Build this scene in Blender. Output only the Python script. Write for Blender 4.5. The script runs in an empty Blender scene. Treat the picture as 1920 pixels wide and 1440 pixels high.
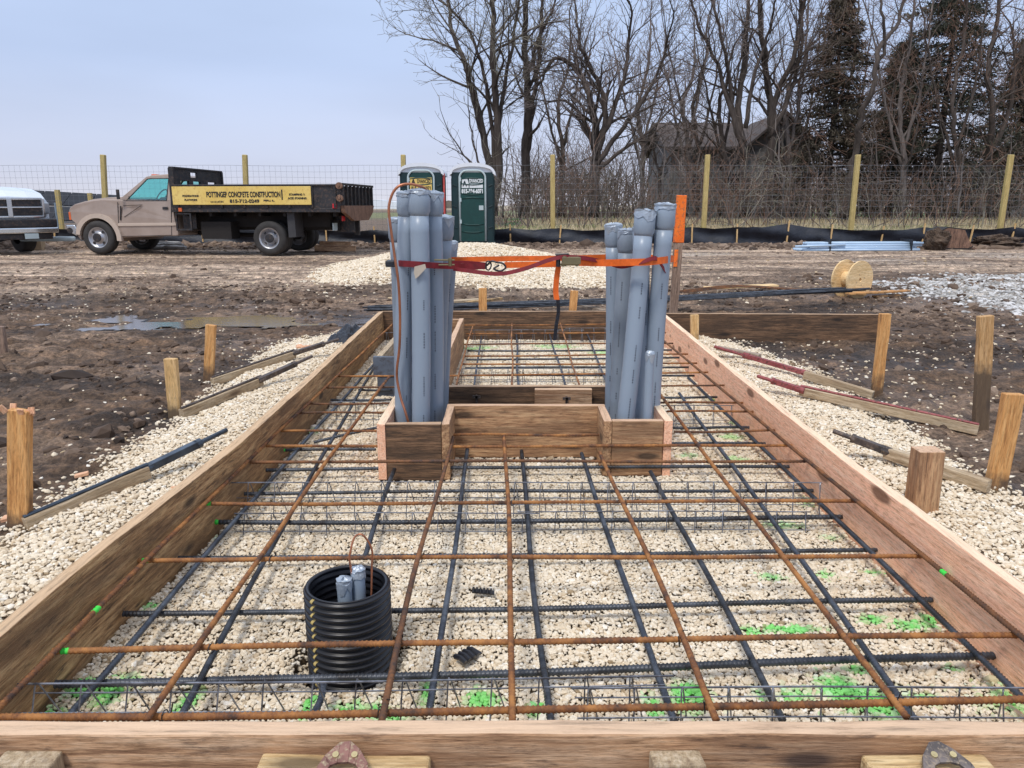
import bpy, math, random
import numpy as np
from mathutils import Vector, Matrix
R = math.radians
C = bpy.context.scene.collection
S = bpy.context.scene
random.seed(7)
rng = np.random.default_rng(11)

# ------------------------------------------------------------ camera, sky, sun, exposure
H = 1.15
FPX = 1440.0
PITCH = math.atan(335 / FPX)
cam = bpy.data.objects.new('camera', bpy.data.cameras.new('camera'))
C.objects.link(cam)
cam.location = (0, 0, H)
cam.rotation_euler = (R(90) - PITCH, 0, 0)
cam.data.sensor_width = 36
cam.data.lens = FPX / 1920 * 36
cam.data.clip_start = 0.05
cam.data.clip_end = 5000
S.camera = cam

SUN_EL, SUN_AZ = R(58), R(205)
w = bpy.data.worlds.new('World')
S.world = w
w.use_nodes = True
nt = w.node_tree
nt.nodes.clear()
out = nt.nodes.new('ShaderNodeOutputWorld')
bg = nt.nodes.new('ShaderNodeBackground')
sky = nt.nodes.new('ShaderNodeTexSky')
sky.sky_type = 'NISHITA'
sky.sun_disc = False
sky.sun_elevation = SUN_EL
sky.sun_rotation = SUN_AZ
sky.air_density = 1.0
sky.dust_density = 4.0
tc = nt.nodes.new('ShaderNodeTexCoord')
sep = nt.nodes.new('ShaderNodeSeparateXYZ')
nt.links.new(tc.outputs['Generated'], sep.inputs[0])
cr = nt.nodes.new('ShaderNodeValToRGB')
cr.color_ramp.elements[0].position = 0.0
cr.color_ramp.elements[0].color = (8.2, 8.2, 9.2, 1)
cr.color_ramp.elements[1].position = 1.0
cr.color_ramp.elements[1].color = (10.2, 10.6, 11.8, 1)
for p_, c_ in ((0.05, (6.9, 7.5, 9.4, 1)), (0.16, (5.6, 6.8, 9.5, 1)), (0.34, (6.2, 7.8, 10.9, 1))):
    e = cr.color_ramp.elements.new(p_)
    e.color = c_
nt.links.new(sep.outputs['Z'], cr.inputs[0])
ns = nt.nodes.new('ShaderNodeTexNoise')
mp = nt.nodes.new('ShaderNodeMapping')
mp.inputs['Scale'].default_value = (1.2, 1.2, 5.0)
nt.links.new(tc.outputs['Generated'], mp.inputs[0])
nt.links.new(mp.outputs[0], ns.inputs['Vector'])
ns.inputs['Scale'].default_value = 1.6
ns.inputs['Detail'].default_value = 4
mr = nt.nodes.new('ShaderNodeMapRange')
mr.inputs[1].default_value = 0.3
mr.inputs[2].default_value = 0.7
mr.inputs[3].default_value = 0.93
mr.inputs[4].default_value = 1.07
nt.links.new(ns.outputs[0], mr.inputs[0])
vm = nt.nodes.new('ShaderNodeVectorMath')
vm.operation = 'SCALE'
nt.links.new(cr.outputs[0], vm.inputs[0])
nt.links.new(mr.outputs[0], vm.inputs['Scale'])
mx = nt.nodes.new('ShaderNodeMix')
mx.data_type = 'RGBA'
mx.inputs[0].default_value = 0.9
nt.links.new(sky.outputs[0], mx.inputs[6])
nt.links.new(vm.outputs[0], mx.inputs[7])
nt.links.new(mx.outputs[2], bg.inputs[0])
bg.inputs[1].default_value = 0.1
nt.links.new(bg.outputs[0], out.inputs[0])

sun = bpy.data.objects.new('sun', bpy.data.lights.new('sun', 'SUN'))
C.objects.link(sun)
sun.data.energy = 2.1
sun.data.angle = R(11)
sun.data.color = (1, 0.95, 0.88)
sdir = Vector((math.sin(SUN_AZ) * math.cos(SUN_EL), math.cos(SUN_AZ) * math.cos(SUN_EL), math.sin(SUN_EL)))
sun.rotation_euler = sdir.to_track_quat('Z', 'Y').to_euler()
S.view_settings.view_transform = 'Standard'
S.view_settings.look = 'None'
S.view_settings.exposure = 0.0
S.view_settings.gamma = 1

# ------------------------------------------------------------ measuring helpers (photo pixel -> point of the place)
cP, sP = math.cos(PITCH), math.sin(PITCH)


def at(px, py, z=0.0):
    v = (py - 720) / FPX
    t = (H - z) / (sP + v * cP)
    return Vector(((px - 960) / FPX * t, (cP - v * sP) * t, z))


def dp(px, py, Y):
    v = (py - 720) / FPX
    t = Y / (cP - v * sP)
    return Vector(((px - 960) / FPX * t, Y, H - (sP + v * cP) * t))


# ------------------------------------------------------------ materials
def M(name):
    m = bpy.data.materials.new(name)
    m.use_nodes = True
    n = m.node_tree
    return m, n, n.nodes['Principled BSDF']


def node(n, t, **kw):
    x = n.nodes.new(t)
    for k, v in kw.items():
        if k.startswith('i_'):
            x.inputs[k[2:]].default_value = v
        else:
            setattr(x, k, v)
    return x


def ramp(n, fac, stops):
    r = n.nodes.new('ShaderNodeValToRGB')
    while len(r.color_ramp.elements) < len(stops):
        r.color_ramp.elements.new(0.5)
    for e, (p, c) in zip(r.color_ramp.elements, stops):
        e.position = p
        e.color = (*c, 1) if len(c) == 3 else c
    n.links.new(fac, r.inputs[0])
    return r.outputs[0]


def mix(n, fac, a, b, mode='MIX'):
    x = n.nodes.new('ShaderNodeMix')
    x.data_type = 'RGBA'
    x.blend_type = mode
    for i, v in ((0, fac), (6, a), (7, b)):
        if hasattr(v, 'links') or isinstance(v, bpy.types.NodeSocket):
            n.links.new(v, x.inputs[i])
        elif i == 0:
            x.inputs[0].default_value = v
        else:
            x.inputs[i].default_value = (*v, 1)
    return x.outputs[2]


def coords(n, scale=(1, 1, 1), kind='Object', rand=True):
    t = n.nodes.new('ShaderNodeTexCoord')
    src = t.outputs[kind]
    if rand:
        oi = n.nodes.new('ShaderNodeObjectInfo')
        ml = node(n, 'ShaderNodeMath', operation='MULTIPLY')
        ml.inputs[1].default_value = 37.0
        n.links.new(oi.outputs['Random'], ml.inputs[0])
        ad = node(n, 'ShaderNodeVectorMath', operation='ADD')
        n.links.new(src, ad.inputs[0])
        n.links.new(ml.outputs[0], ad.inputs[1])
        src = ad.outputs[0]
    mp = n.nodes.new('ShaderNodeMapping')
    mp.inputs['Scale'].default_value = scale
    n.links.new(src, mp.inputs[0])
    return mp.outputs[0]


def noise(n, vec, scale, detail=5, rough=0.6):
    x = n.nodes.new('ShaderNodeTexNoise')
    x.inputs['Scale'].default_value = scale
    x.inputs['Detail'].default_value = detail
    x.inputs['Roughness'].default_value = rough
    n.links.new(vec, x.inputs['Vector'])
    return x.outputs[0]


def bump(n, b, h, strength=0.3, dist=0.01):
    x = n.nodes.new('ShaderNodeBump')
    x.inputs['Strength'].default_value = strength
    x.inputs['Distance'].default_value = dist
    n.links.new(h, x.inputs['Height'])
    n.links.new(x.outputs[0], b.inputs['Normal'])


def rough_mat(name, c1, c2, scale=8, rough=0.7, metal=0.0, bs=0.2, bd=0.005, c3=None, stretch=(1, 1, 1), lo=0.35, hi=0.65):
    m, n, b = M(name)
    v = coords(n, stretch)
    f = noise(n, v, scale)
    col = ramp(n, f, [(lo, c1), (hi, c2)])
    if c3:
        f2 = noise(n, v, scale * 4.1, 6, 0.7)
        col = mix(n, ramp(n, f2, [(0.5, (0, 0, 0)), (0.66, (1, 1, 1))]), col, c3)
    n.links.new(col, b.inputs['Base Color'])
    b.inputs['Roughness'].default_value = rough
    b.inputs['Metallic'].default_value = metal
    bump(n, b, noise(n, v, scale * 6), bs, bd)
    return m


def wood(name, c1, c2, c3, stain=(0.05, 0.03, 0.02), amt=0.5, knots=True, mud=0.0, rough=0.75, scl=1.0, edge=None):
    m, n, b = M(name)
    v = coords(n, (2.2 * scl, 34 * scl, 34 * scl))
    g1 = noise(n, v, 2.2, 9, 0.72)
    g2 = noise(n, coords(n, (0.5, 3.0, 3.0)), 5.0, 4)
    col = ramp(n, g1, [(0.36, c3), (0.47, c1), (0.62, c2)])
    fine = noise(n, coords(n, (12, 90, 90)), 2.0, 4, 0.7)
    col = mix(n, 1.0, col, ramp(n, fine, [(0.35, (0.68, 0.66, 0.63)), (0.48, (1.05, 1.05, 1.05)), (0.68, (1.25, 1.25, 1.25))]), 'MULTIPLY')
    # broad blotches of weathering
    blo = ramp(n, g2, [(0.42, (0, 0, 0)), (0.62, (1, 1, 1))])
    f1 = node(n, 'ShaderNodeMath', operation='MULTIPLY')
    n.links.new(blo, f1.inputs[0])
    f1.inputs[1].default_value = 0.75 * amt
    col = mix(n, f1.outputs[0], col, c3)
    st = noise(n, coords(n, (2.5, 14, 14)), 3.0, 8, 0.75)
    f2 = node(n, 'ShaderNodeMath', operation='MULTIPLY')
    n.links.new(ramp(n, st, [(0.55, (0, 0, 0)), (0.7, (1, 1, 1))]), f2.inputs[0])
    f2.inputs[1].default_value = 0.9 * amt
    col = mix(n, f2.outputs[0], col, stain)
    if knots:
        vo = node(n, 'ShaderNodeTexVoronoi', feature='F1')
        vo.inputs['Scale'].default_value = 1.0
        n.links.new(coords(n, (3.0, 9, 9)), vo.inputs['Vector'])
        col = mix(n, ramp(n, vo.outputs['Distance'], [(0.10 + (knots > 1) * .05, (0.85, 0.85, 0.85)), (0.2 + (knots > 1) * .03, (0, 0, 0))]), col, stain)
    if mud:
        ge = n.nodes.new('ShaderNodeNewGeometry')
        sx = n.nodes.new('ShaderNodeSeparateXYZ')
        n.links.new(ge.outputs['Position'], sx.inputs[0])
        nn = noise(n, coords(n, (3, 3, 3)), 4.0)
        a = node(n, 'ShaderNodeMath', operation='MULTIPLY_ADD')
        n.links.new(nn, a.inputs[0])
        a.inputs[1].default_value = -0.25
        n.links.new(sx.outputs['Z'], a.inputs[2])
        mr = node(n, 'ShaderNodeMapRange')
        mr.inputs[1].default_value = mud - 0.16
        mr.inputs[2].default_value = mud - 0.08
        mr.inputs[3].default_value = 0.85
        mr.inputs[4].default_value = 0.0
        n.links.new(a.outputs[0], mr.inputs[0])
        col = mix(n, mr.outputs[0], col, (0.06, 0.045, 0.035))
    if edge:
        # faces that point upwards are mixed towards the paler edge colour
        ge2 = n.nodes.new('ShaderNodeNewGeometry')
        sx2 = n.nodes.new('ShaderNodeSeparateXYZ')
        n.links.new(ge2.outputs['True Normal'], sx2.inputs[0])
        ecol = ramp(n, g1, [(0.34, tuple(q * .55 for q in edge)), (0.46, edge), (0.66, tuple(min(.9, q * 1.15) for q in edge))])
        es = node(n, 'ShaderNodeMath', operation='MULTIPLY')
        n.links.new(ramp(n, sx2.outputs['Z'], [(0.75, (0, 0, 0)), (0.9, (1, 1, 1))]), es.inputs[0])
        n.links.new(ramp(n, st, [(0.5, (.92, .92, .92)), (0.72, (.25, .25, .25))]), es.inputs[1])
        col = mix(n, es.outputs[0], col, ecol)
    n.links.new(col, b.inputs['Base Color'])
    b.inputs['Roughness'].default_value = rough
    bump(n, b, g1, 0.8, 0.006)
    return m


def flat(name, c, rough=0.5, metal=0.0, var=0.25, scale=6, coat=0.0, spec=0.5):
    m, n, b = M(name)
    v = coords(n)
    f = noise(n, v, scale, 6)
    d = tuple(x * (1 - var) for x in c)
    n.links.new(ramp(n, f, [(0.35, d), (0.65, c)]), b.inputs['Base Color'])
    b.inputs['Roughness'].default_value = rough
    b.inputs['Metallic'].default_value = metal
    b.inputs['Coat Weight'].default_value = coat
    b.inputs['Specular IOR Level'].default_value = spec
    return m


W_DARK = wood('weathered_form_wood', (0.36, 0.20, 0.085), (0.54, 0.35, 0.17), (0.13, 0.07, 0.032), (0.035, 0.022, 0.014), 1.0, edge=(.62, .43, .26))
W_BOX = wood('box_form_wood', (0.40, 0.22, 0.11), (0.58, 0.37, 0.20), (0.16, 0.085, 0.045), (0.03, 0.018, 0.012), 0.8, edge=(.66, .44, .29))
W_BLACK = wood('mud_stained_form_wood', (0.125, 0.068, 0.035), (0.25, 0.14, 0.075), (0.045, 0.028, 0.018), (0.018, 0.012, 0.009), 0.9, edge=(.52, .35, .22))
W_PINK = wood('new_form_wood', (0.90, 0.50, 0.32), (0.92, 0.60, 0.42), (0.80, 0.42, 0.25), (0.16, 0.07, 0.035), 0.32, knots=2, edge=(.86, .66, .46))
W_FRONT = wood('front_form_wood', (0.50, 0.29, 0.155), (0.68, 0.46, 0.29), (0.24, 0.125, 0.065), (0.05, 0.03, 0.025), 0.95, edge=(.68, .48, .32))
W_STAKE = wood('stake_wood', (0.60, 0.30, 0.10), (0.72, 0.42, 0.17), (0.40, 0.18, 0.055), (0.15, 0.07, 0.03), 0.35, mud=0.08)
W_STAKEY = wood('yellow_stake_wood', (0.62, 0.40, 0.17), (0.72, 0.50, 0.26), (0.45, 0.25, 0.09), (0.2, 0.1, 0.04), 0.3, mud=0.05)
W_STAKEM = wood('muddy_stake_wood', (0.52, 0.31, 0.13), (0.66, 0.43, 0.22), (0.36, 0.19, 0.07), (0.1, 0.06, 0.04), 0.4, mud=0.33)
W_GREY = wood('grey_stake_wood', (0.26, 0.17, 0.12), (0.36, 0.26, 0.2), (0.12, 0.08, 0.06), (0.05, 0.035, 0.03), 0.7)
W_BRACE = wood('brace_wood', (0.42, 0.32, 0.2), (0.55, 0.45, 0.32), (0.26, 0.18, 0.11), (0.12, 0.08, 0.05), 0.5)
W_YEL = wood('yellow_block_wood', (0.58, 0.41, 0.20), (0.72, 0.56, 0.32), (0.40, 0.25, 0.11), (0.12, 0.08, 0.04), 0.45)
W_POST = wood('treated_post_wood', (0.46, 0.35, 0.13), (0.58, 0.46, 0.20), (0.34, 0.25, 0.09), (0.25, 0.18, 0.08), 0.25, knots=False)
W_REEL = wood('plywood', (0.78, 0.55, 0.28), (0.86, 0.66, 0.38), (0.66, 0.44, 0.2), (0.4, 0.25, 0.12), 0.3)
W_PALLET = wood('pallet_wood', (0.33, 0.26, 0.2), (0.48, 0.4, 0.31), (0.2, 0.14, 0.1), (0.08, 0.06, 0.05), 0.5)
W_CEDAR = wood('fresh_cut_wood', (0.72, 0.40, 0.24), (0.8, 0.5, 0.32), (0.55, 0.28, 0.15), (0.3, 0.15, 0.1), 0.3, knots=False)


def rebar_mat(name, c1, c2, c3, rough=0.75, metal=0.0):
    m, n, b = M(name)
    v = coords(n, (1, 1, 1))
    col = ramp(n, noise(n, v, 9.0, 8, 0.75), [(0.38, c3), (0.48, c1), (0.60, c2)])
    a = node(n, 'ShaderNodeAttribute', attribute_name='green')
    col = mix(n, a.outputs['Fac'], col, (0.06, 0.70, 0.08))
    n.links.new(col, b.inputs['Base Color'])
    b.inputs['Roughness'].default_value = rough
    b.inputs['Metallic'].default_value = metal
    bump(n, b, noise(n, v, 160), 0.3, 0.002)
    return m


RUST = rebar_mat('rusty_steel', (0.20, 0.078, 0.026), (0.40, 0.175, 0.05), (0.06, 0.032, 0.022))
RUST2 = rebar_mat('dark_rusty_steel', (0.13, 0.058, 0.026), (0.24, 0.10, 0.035), (0.05, 0.032, 0.026))
BLACKBAR = rebar_mat('black_mill_steel', (0.042, 0.048, 0.058), (0.085, 0.095, 0.115), (0.028, 0.024, 0.024), 0.42, 0.35)
BLUEBAR = rebar_mat('blue_black_mill_steel', (0.06, 0.07, 0.09), (0.12, 0.14, 0.17), (0.035, 0.04, 0.05), 0.4, 0.4)
WIRE = rebar_mat('bright_wire', (0.16, 0.17, 0.2), (0.30, 0.32, 0.37), (0.08, 0.08, 0.09), 0.35, 0.6)
PVC = rough_mat('grey_conduit_plastic', (0.265, 0.325, 0.40), (0.285, 0.35, 0.43), 2, 0.36, bs=0.02)
PVCD = rough_mat('dusty_conduit_plastic', (0.21, 0.25, 0.30), (0.265, 0.315, 0.38), 5, 0.48, bs=0.03)
TAPE = rough_mat('silver_tape', (0.30, 0.35, 0.42), (0.46, 0.52, 0.58), 14, 0.3, 0.3, 0.4, 0.006)
PRINT = flat('dark_print', (0.10, 0.12, 0.15), 0.7)
ORANGE = flat('orange_webbing', (0.90, 0.16, 0.015), 0.65, var=0.3, scale=30)
RED = flat('maroon_webbing', (0.22, 0.012, 0.02), 0.7, var=0.4, scale=30)
OPAINT = rough_mat('orange_marking_paint', (0.85, 0.14, 0.01), (0.95, 0.22, 0.02), 9, 0.7, c3=(0.35, 0.12, 0.05))
STEEL = flat('dark_hook_steel', (0.06, 0.06, 0.065), 0.35, 0.7)
BRASS = flat('zinc_ratchet_steel', (0.35, 0.30, 0.17), 0.35, 0.8)
COPPER = flat('copper', (0.55, 0.22, 0.12), 0.38, 0.6, var=0.4, scale=12)
BLKPL = flat('black_corrugated_plastic', (0.012, 0.012, 0.016), 0.33, var=0.4, scale=8)
YSTR = flat('yellow_stripe', (0.55, 0.42, 0.15), 0.6)
TARP = rough_mat('black_poly_sheet', (0.008, 0.01, 0.016), (0.02, 0.024, 0.034), 5, 0.35, bs=0.5, bd=0.03)
REDMET = rough_mat('red_painted_bracket_steel', (0.24, 0.05, 0.055), (0.36, 0.11, 0.11), 14, 0.6, 0.2, c3=(0.06, 0.04, 0.035))
DKMET = rough_mat('dark_bracket_steel', (0.05, 0.045, 0.045), (0.14, 0.11, 0.10), 16, 0.55, 0.4, c3=(0.22, 0.17, 0.13))
BLUEMET = rough_mat('blue_black_bracket_steel', (0.03, 0.04, 0.055), (0.09, 0.12, 0.16), 12, 0.4, 0.4)
CLMET = rough_mat('rusted_clamp_steel', (0.16, 0.075, 0.06), (0.30, 0.15, 0.12), 30, 0.65, 0.2, c3=(0.42, 0.34, 0.22))
CLGREY = rough_mat('worn_grey_clamp_steel', (0.10, 0.085, 0.08), (0.24, 0.20, 0.185), 30, 0.55, 0.35, c3=(0.34, 0.27, 0.2))
SCREW = flat('zinc_screw', (0.62, 0.52, 0.28), 0.35, 0.5)
GREEN = flat('green_toilet_plastic', (0.004, 0.055, 0.05), 0.42, var=0.25)
GREEND = flat('dark_green_toilet_plastic', (0.003, 0.03, 0.036), 0.45, var=0.3)
WHITE = flat('translucent_white_plastic', (0.78, 0.82, 0.88), 0.4, var=0.06)
LGREY = flat('pale_grey_plastic', (0.5, 0.6, 0.62), 0.45, var=0.1)
TWHITE = flat('white_lettering', (0.75, 0.8, 0.82), 0.6, var=0.05)
TBLACK = flat('black_lettering', (0.015, 0.015, 0.018), 0.6, var=0.05)
SIGNY = rough_mat('yellow_sign_paint', (0.74, 0.52, 0.12), (0.80, 0.60, 0.19), 2.5, 0.6, bs=0.02, c3=(0.6, 0.4, 0.12))
CABPAINT = rough_mat('dusty_mauve_tan_paint', (0.34, 0.262, 0.215), (0.43, 0.345, 0.29), 1.6, 0.35, 0.25, 0.03, 0.002)
CABLIGHT = flat('pale_tan_trim_paint', (0.55, 0.45, 0.37), 0.4, var=0.1)
BLACKP = rough_mat('worn_black_paint', (0.012, 0.012, 0.014), (0.03, 0.03, 0.034), 4, 0.5, c3=(0.09, 0.06, 0.045))
RUSTP = rough_mat('rust_streaked_steel', (0.1, 0.05, 0.03), (0.3, 0.17, 0.11), 5, 0.7, c3=(0.04, 0.03, 0.03), stretch=(6, 6, 1))
UNDER = flat('grimy_chassis', (0.016, 0.013, 0.012), 0.8)
TYRE = flat('dusty_tyre_rubber', (0.045, 0.042, 0.04), 0.8, var=0.4)
CHROME = flat('chrome', (0.62, 0.66, 0.7), 0.18, 0.95, var=0.1)
SILVER = flat('silver_wheel', (0.5, 0.5, 0.52), 0.35, 0.7, var=0.3)
WPAINT = flat('white_car_paint', (0.72, 0.78, 0.84), 0.25, 0.0, var=0.04, coat=0.5)
AMBER = flat('amber_lens', (0.8, 0.16, 0.04), 0.3)
REDL = flat('red_lens', (0.6, 0.02, 0.03), 0.3)
PINKMET = flat('pink_red_strap', (0.55, 0.08, 0.07), 0.5)


def glass(name, c, alpha=0.5):
    m, n, b = M(name)
    tr = n.nodes.new('ShaderNodeBsdfTransparent')
    tr.inputs[0].default_value = (*c, 1)
    gl = n.nodes.new('ShaderNodeBsdfGlossy')
    gl.inputs['Roughness'].default_value = 0.03
    gl.inputs[0].default_value = (0.9, 0.95, 0.95, 1)
    ms = n.nodes.new('ShaderNodeMixShader')
    ms.inputs[0].default_value = alpha
    n.links.new(tr.outputs[0], ms.inputs[1])
    n.links.new(gl.outputs[0], ms.inputs[2])
    n.links.new(ms.outputs[0], n.nodes['Material Output'].inputs[0])
    return m


TEAL = glass('teal_tinted_glass', (0.62, 0.92, 0.90), 0.10)
BARK = rough_mat('dark_bark', (0.045, 0.033, 0.027), (0.10, 0.078, 0.065), 3, 0.9, stretch=(3, 3, 0.6), bs=0.6, bd=0.03)
BARKG = rough_mat('grey_brown_bark', (0.10, 0.08, 0.07), (0.19, 0.16, 0.145), 3, 0.9, stretch=(3, 3, 0.6), bs=0.6, bd=0.03)
TWIG = rough_mat('fine_twig_bark', (0.15, 0.115, 0.10), (0.25, 0.205, 0.185), 1.0, 0.9)
TWIGG = rough_mat('budding_twig_bark', (0.17, 0.15, 0.12), (0.27, 0.245, 0.19), 1.0, 0.9)
TWIGD = rough_mat('dark_twig_bark', (0.085, 0.062, 0.05), (0.17, 0.13, 0.11), 1.0, 0.9)
VINE = rough_mat('red_brown_vine', (0.14, 0.08, 0.055), (0.23, 0.14, 0.1), 1.0, 0.9)
NEEDLE = rough_mat('dark_needles', (0.02, 0.03, 0.02), (0.085, 0.08, 0.052), 0.6, 0.85)
NEEDLEB = rough_mat('brown_green_needles', (0.045, 0.042, 0.028), (0.15, 0.115, 0.08), 0.5, 0.85)
DRYG = rough_mat('dry_grass', (0.5, 0.4, 0.24), (0.72, 0.6, 0.4), 1.2, 0.9)
GRASS = rough_mat('green_grass', (0.08, 0.2, 0.03), (0.16, 0.34, 0.06), 1.5, 0.9)
SIDING = rough_mat('grey_weathered_siding', (0.13, 0.125, 0.125), (0.22, 0.21, 0.205), 1.2, 0.9, stretch=(0.3, 0.3, 4))
ROOFM = rough_mat('dark_shingle', (0.06, 0.05, 0.048), (0.12, 0.1, 0.095), 2, 0.95)
GALV = flat('galvanised_fence_wire', (0.24, 0.25, 0.27), 0.6, 0.2)
PANELM = flat('solar_panel_backsheet', (0.02, 0.021, 0.027), 0.4)
FARW = flat('far_white_cladding', (0.7, 0.76, 0.82), 0.6, var=0.05)


# ------------------------------------------------------------ mesh helpers
class MB:
    def __init__(s):
        s.v = []
        s.f = []

    def add(s, vs, fs):
        o = len(s.v)
        s.v += [tuple(x) for x in vs]
        s.f += [tuple(i + o for i in f) for f in fs]
        return s

    def box(s, x0, x1, y0, y1, z0, z1):
        return s.add([(x0, y0, z0), (x1, y0, z0), (x1, y1, z0), (x0, y1, z0), (x0, y0, z1), (x1, y0, z1), (x1, y1, z1), (x0, y1, z1)],
                     [(0, 3, 2, 1), (4, 5, 6, 7), (0, 1, 5, 4), (1, 2, 6, 5), (2, 3, 7, 6), (3, 0, 4, 7)])

    def bar(s, a, b, w, h, up=(0, 0, 1)):
        a, b = Vector(a), Vector(b)
        d = (b - a).normalized()
        sd = d.cross(Vector(up))
        if sd.length < 1e-4:
            sd = d.cross(Vector((0, 1, 0)))
        sd.normalize()
        u = sd.cross(d).normalized()
        vs = []
        for p in (a, b):
            for i, j in ((-1, -1), (1, -1), (1, 1), (-1, 1)):
                vs.append(p + sd * (i * w / 2) + u * (j * h / 2))
        return s.add(vs, [(0, 1, 2, 3), (7, 6, 5, 4), (0, 4, 5, 1), (1, 5, 6, 2), (2, 6, 7, 3), (3, 7, 4, 0)])

    def tube(s, pts, rad, n=8, caps=True):
        pts = [Vector(p) for p in pts]
        if not hasattr(rad, '__len__'):
            rad = [rad] * len(pts)
        up = None
        o = len(s.v)
        for i, p in enumerate(pts):
            d = (pts[min(i + 1, len(pts) - 1)] - pts[max(i - 1, 0)])
            d = d.normalized() if d.length > 1e-9 else Vector((0, 0, 1))
            if up is None:
                up = Vector((0, 0, 1)) if abs(d.z) < 0.9 else Vector((0, 1, 0))
            a = up.cross(d)
            if a.length < 1e-6:
                a = Vector((1, 0, 0)).cross(d)
            a.normalize()
            b = d.cross(a).normalized()
            up = b
            for k in range(n):
                t = 2 * math.pi * k / n
                s.v.append(tuple(p + (a * math.cos(t) + b * math.sin(t)) * rad[i]))
        for i in range(len(pts) - 1):
            for k in range(n):
                k2 = (k + 1) % n
                s.f.append((o + i * n + k, o + i * n + k2, o + (i + 1) * n + k2, o + (i + 1) * n + k))
        if caps:
            s.f.append(tuple(o + k for k in range(n))[::-1])
            s.f.append(tuple(o + (len(pts) - 1) * n + k for k in range(n)))
        return s

    def prism(s, poly, f0, f1):
        """poly: 2D points; f0,f1 map a 2D point to 3D on the two sides"""
        n = len(poly)
        vs = [f0(*p) for p in poly] + [f1(*p) for p in poly]
        fs = [tuple(range(n))[::-1], tuple(range(n, 2 * n))]
        fs += [(i, (i + 1) % n, n + (i + 1) % n, n + i) for i in range(n)]
        return s.add(vs, fs)

    def ring(s, outer, inner, f0, f1):
        n = len(outer)
        vs = [f0(*p) for p in outer] + [f0(*p) for p in inner] + [f1(*p) for p in outer] + [f1(*p) for p in inner]
        fs = []
        for i in range(n):
            j = (i + 1) % n
            fs += [(i, j, n + j, n + i), (2 * n + i, 3 * n + i, 3 * n + j, 2 * n + j), (i, 2 * n + i, 2 * n + j, j), (n + i, n + j, 3 * n + j, 3 * n + i)]
        return s.add(vs, fs)

    def ribbon(s, pts, width, thick, wdir=(0, 0, 1)):
        wd = Vector(wdir).normalized()
        o = len(s.v)
        n = len(pts)
        for i in range(n):
            p = Vector(pts[i])
            d = Vector(pts[min(i + 1, n - 1)]) - Vector(pts[max(i - 1, 0)])
            nr = d.cross(wd)
            nr = nr.normalized() if nr.length > 1e-6 else Vector((0, 1, 0))
            for a, b in ((-1, -1), (1, -1), (1, 1), (-1, 1)):
                s.v.append(tuple(p + wd * (a * width / 2) + nr * (b * thick / 2)))
        for i in range(n - 1):
            for k in range(4):
                k2 = (k + 1) % 4
                s.f.append((o + i * 4 + k, o + i * 4 + k2, o + i * 4 + 4 + k2, o + i * 4 + 4 + k))
        s.f.append((o, o + 3, o + 2, o + 1))
        e = o + (n - 1) * 4
        s.f.append((e, e + 1, e + 2, e + 3))
        return s

    def build(s, name, mat, parent=None, bevel=0, smooth=False, mw=None):
        me = bpy.data.meshes.new(name)
        me.from_pydata(s.v, [], s.f)
        me.materials.append(mat)
        if smooth:
            me.shade_smooth()
        o = bpy.data.objects.new(name, me)
        C.objects.link(o)
        if mw is not None:
            o.matrix_world = mw
        if parent:
            o.parent = parent
        if bevel:
            b = o.modifiers.new('bevel', 'BEVEL')
            b.width = bevel
            b.segments = 2
            b.limit_method = 'ANGLE'
            b.angle_limit = R(40)
        fix_normals(me)
        return o


def fix_normals(me):
    import bmesh
    if len(me.polygons) > 40000:
        return
    bm = bmesh.new()
    bm.from_mesh(me)
    bmesh.ops.recalc_face_normals(bm, faces=bm.faces)
    bm.to_mesh(me)
    bm.free()


def np_mesh(name, V, F, mat, parent=None, smooth=False):
    me = bpy.data.meshes.new(name)
    V = np.asarray(V, np.float32)
    F = np.asarray(F, np.int32)
    k = F.shape[1]
    me.vertices.add(len(V))
    me.vertices.foreach_set('co', V.ravel())
    me.loops.add(F.size)
    me.loops.foreach_set('vertex_index', F.ravel())
    me.polygons.add(len(F))
    me.polygons.foreach_set('loop_start', np.arange(0, F.size, k, dtype=np.int32))
    me.polygons.foreach_set('use_smooth', np.full(len(F), smooth))
    me.update(calc_edges=True)
    me.materials.append(mat)
    o = bpy.data.objects.new(name, me)
    C.objects.link(o)
    if parent:
        o.parent = parent
    return o


def tag(o, label, cat, group=None, kind=None):
    if label:
        o['label'] = label
    if cat:
        o['category'] = cat
    if group:
        o['group'] = group
    if kind:
        o['kind'] = kind
    return o


def thing(name, label, cat, loc=(0, 0, 0), group=None, mw=None):
    o = bpy.data.objects.new(name, None)
    C.objects.link(o)
    if mw is not None:
        o.matrix_world = mw
    else:
        o.location = loc
    o.empty_display_size = 0.1
    return tag(o, label, cat, group)


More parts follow.
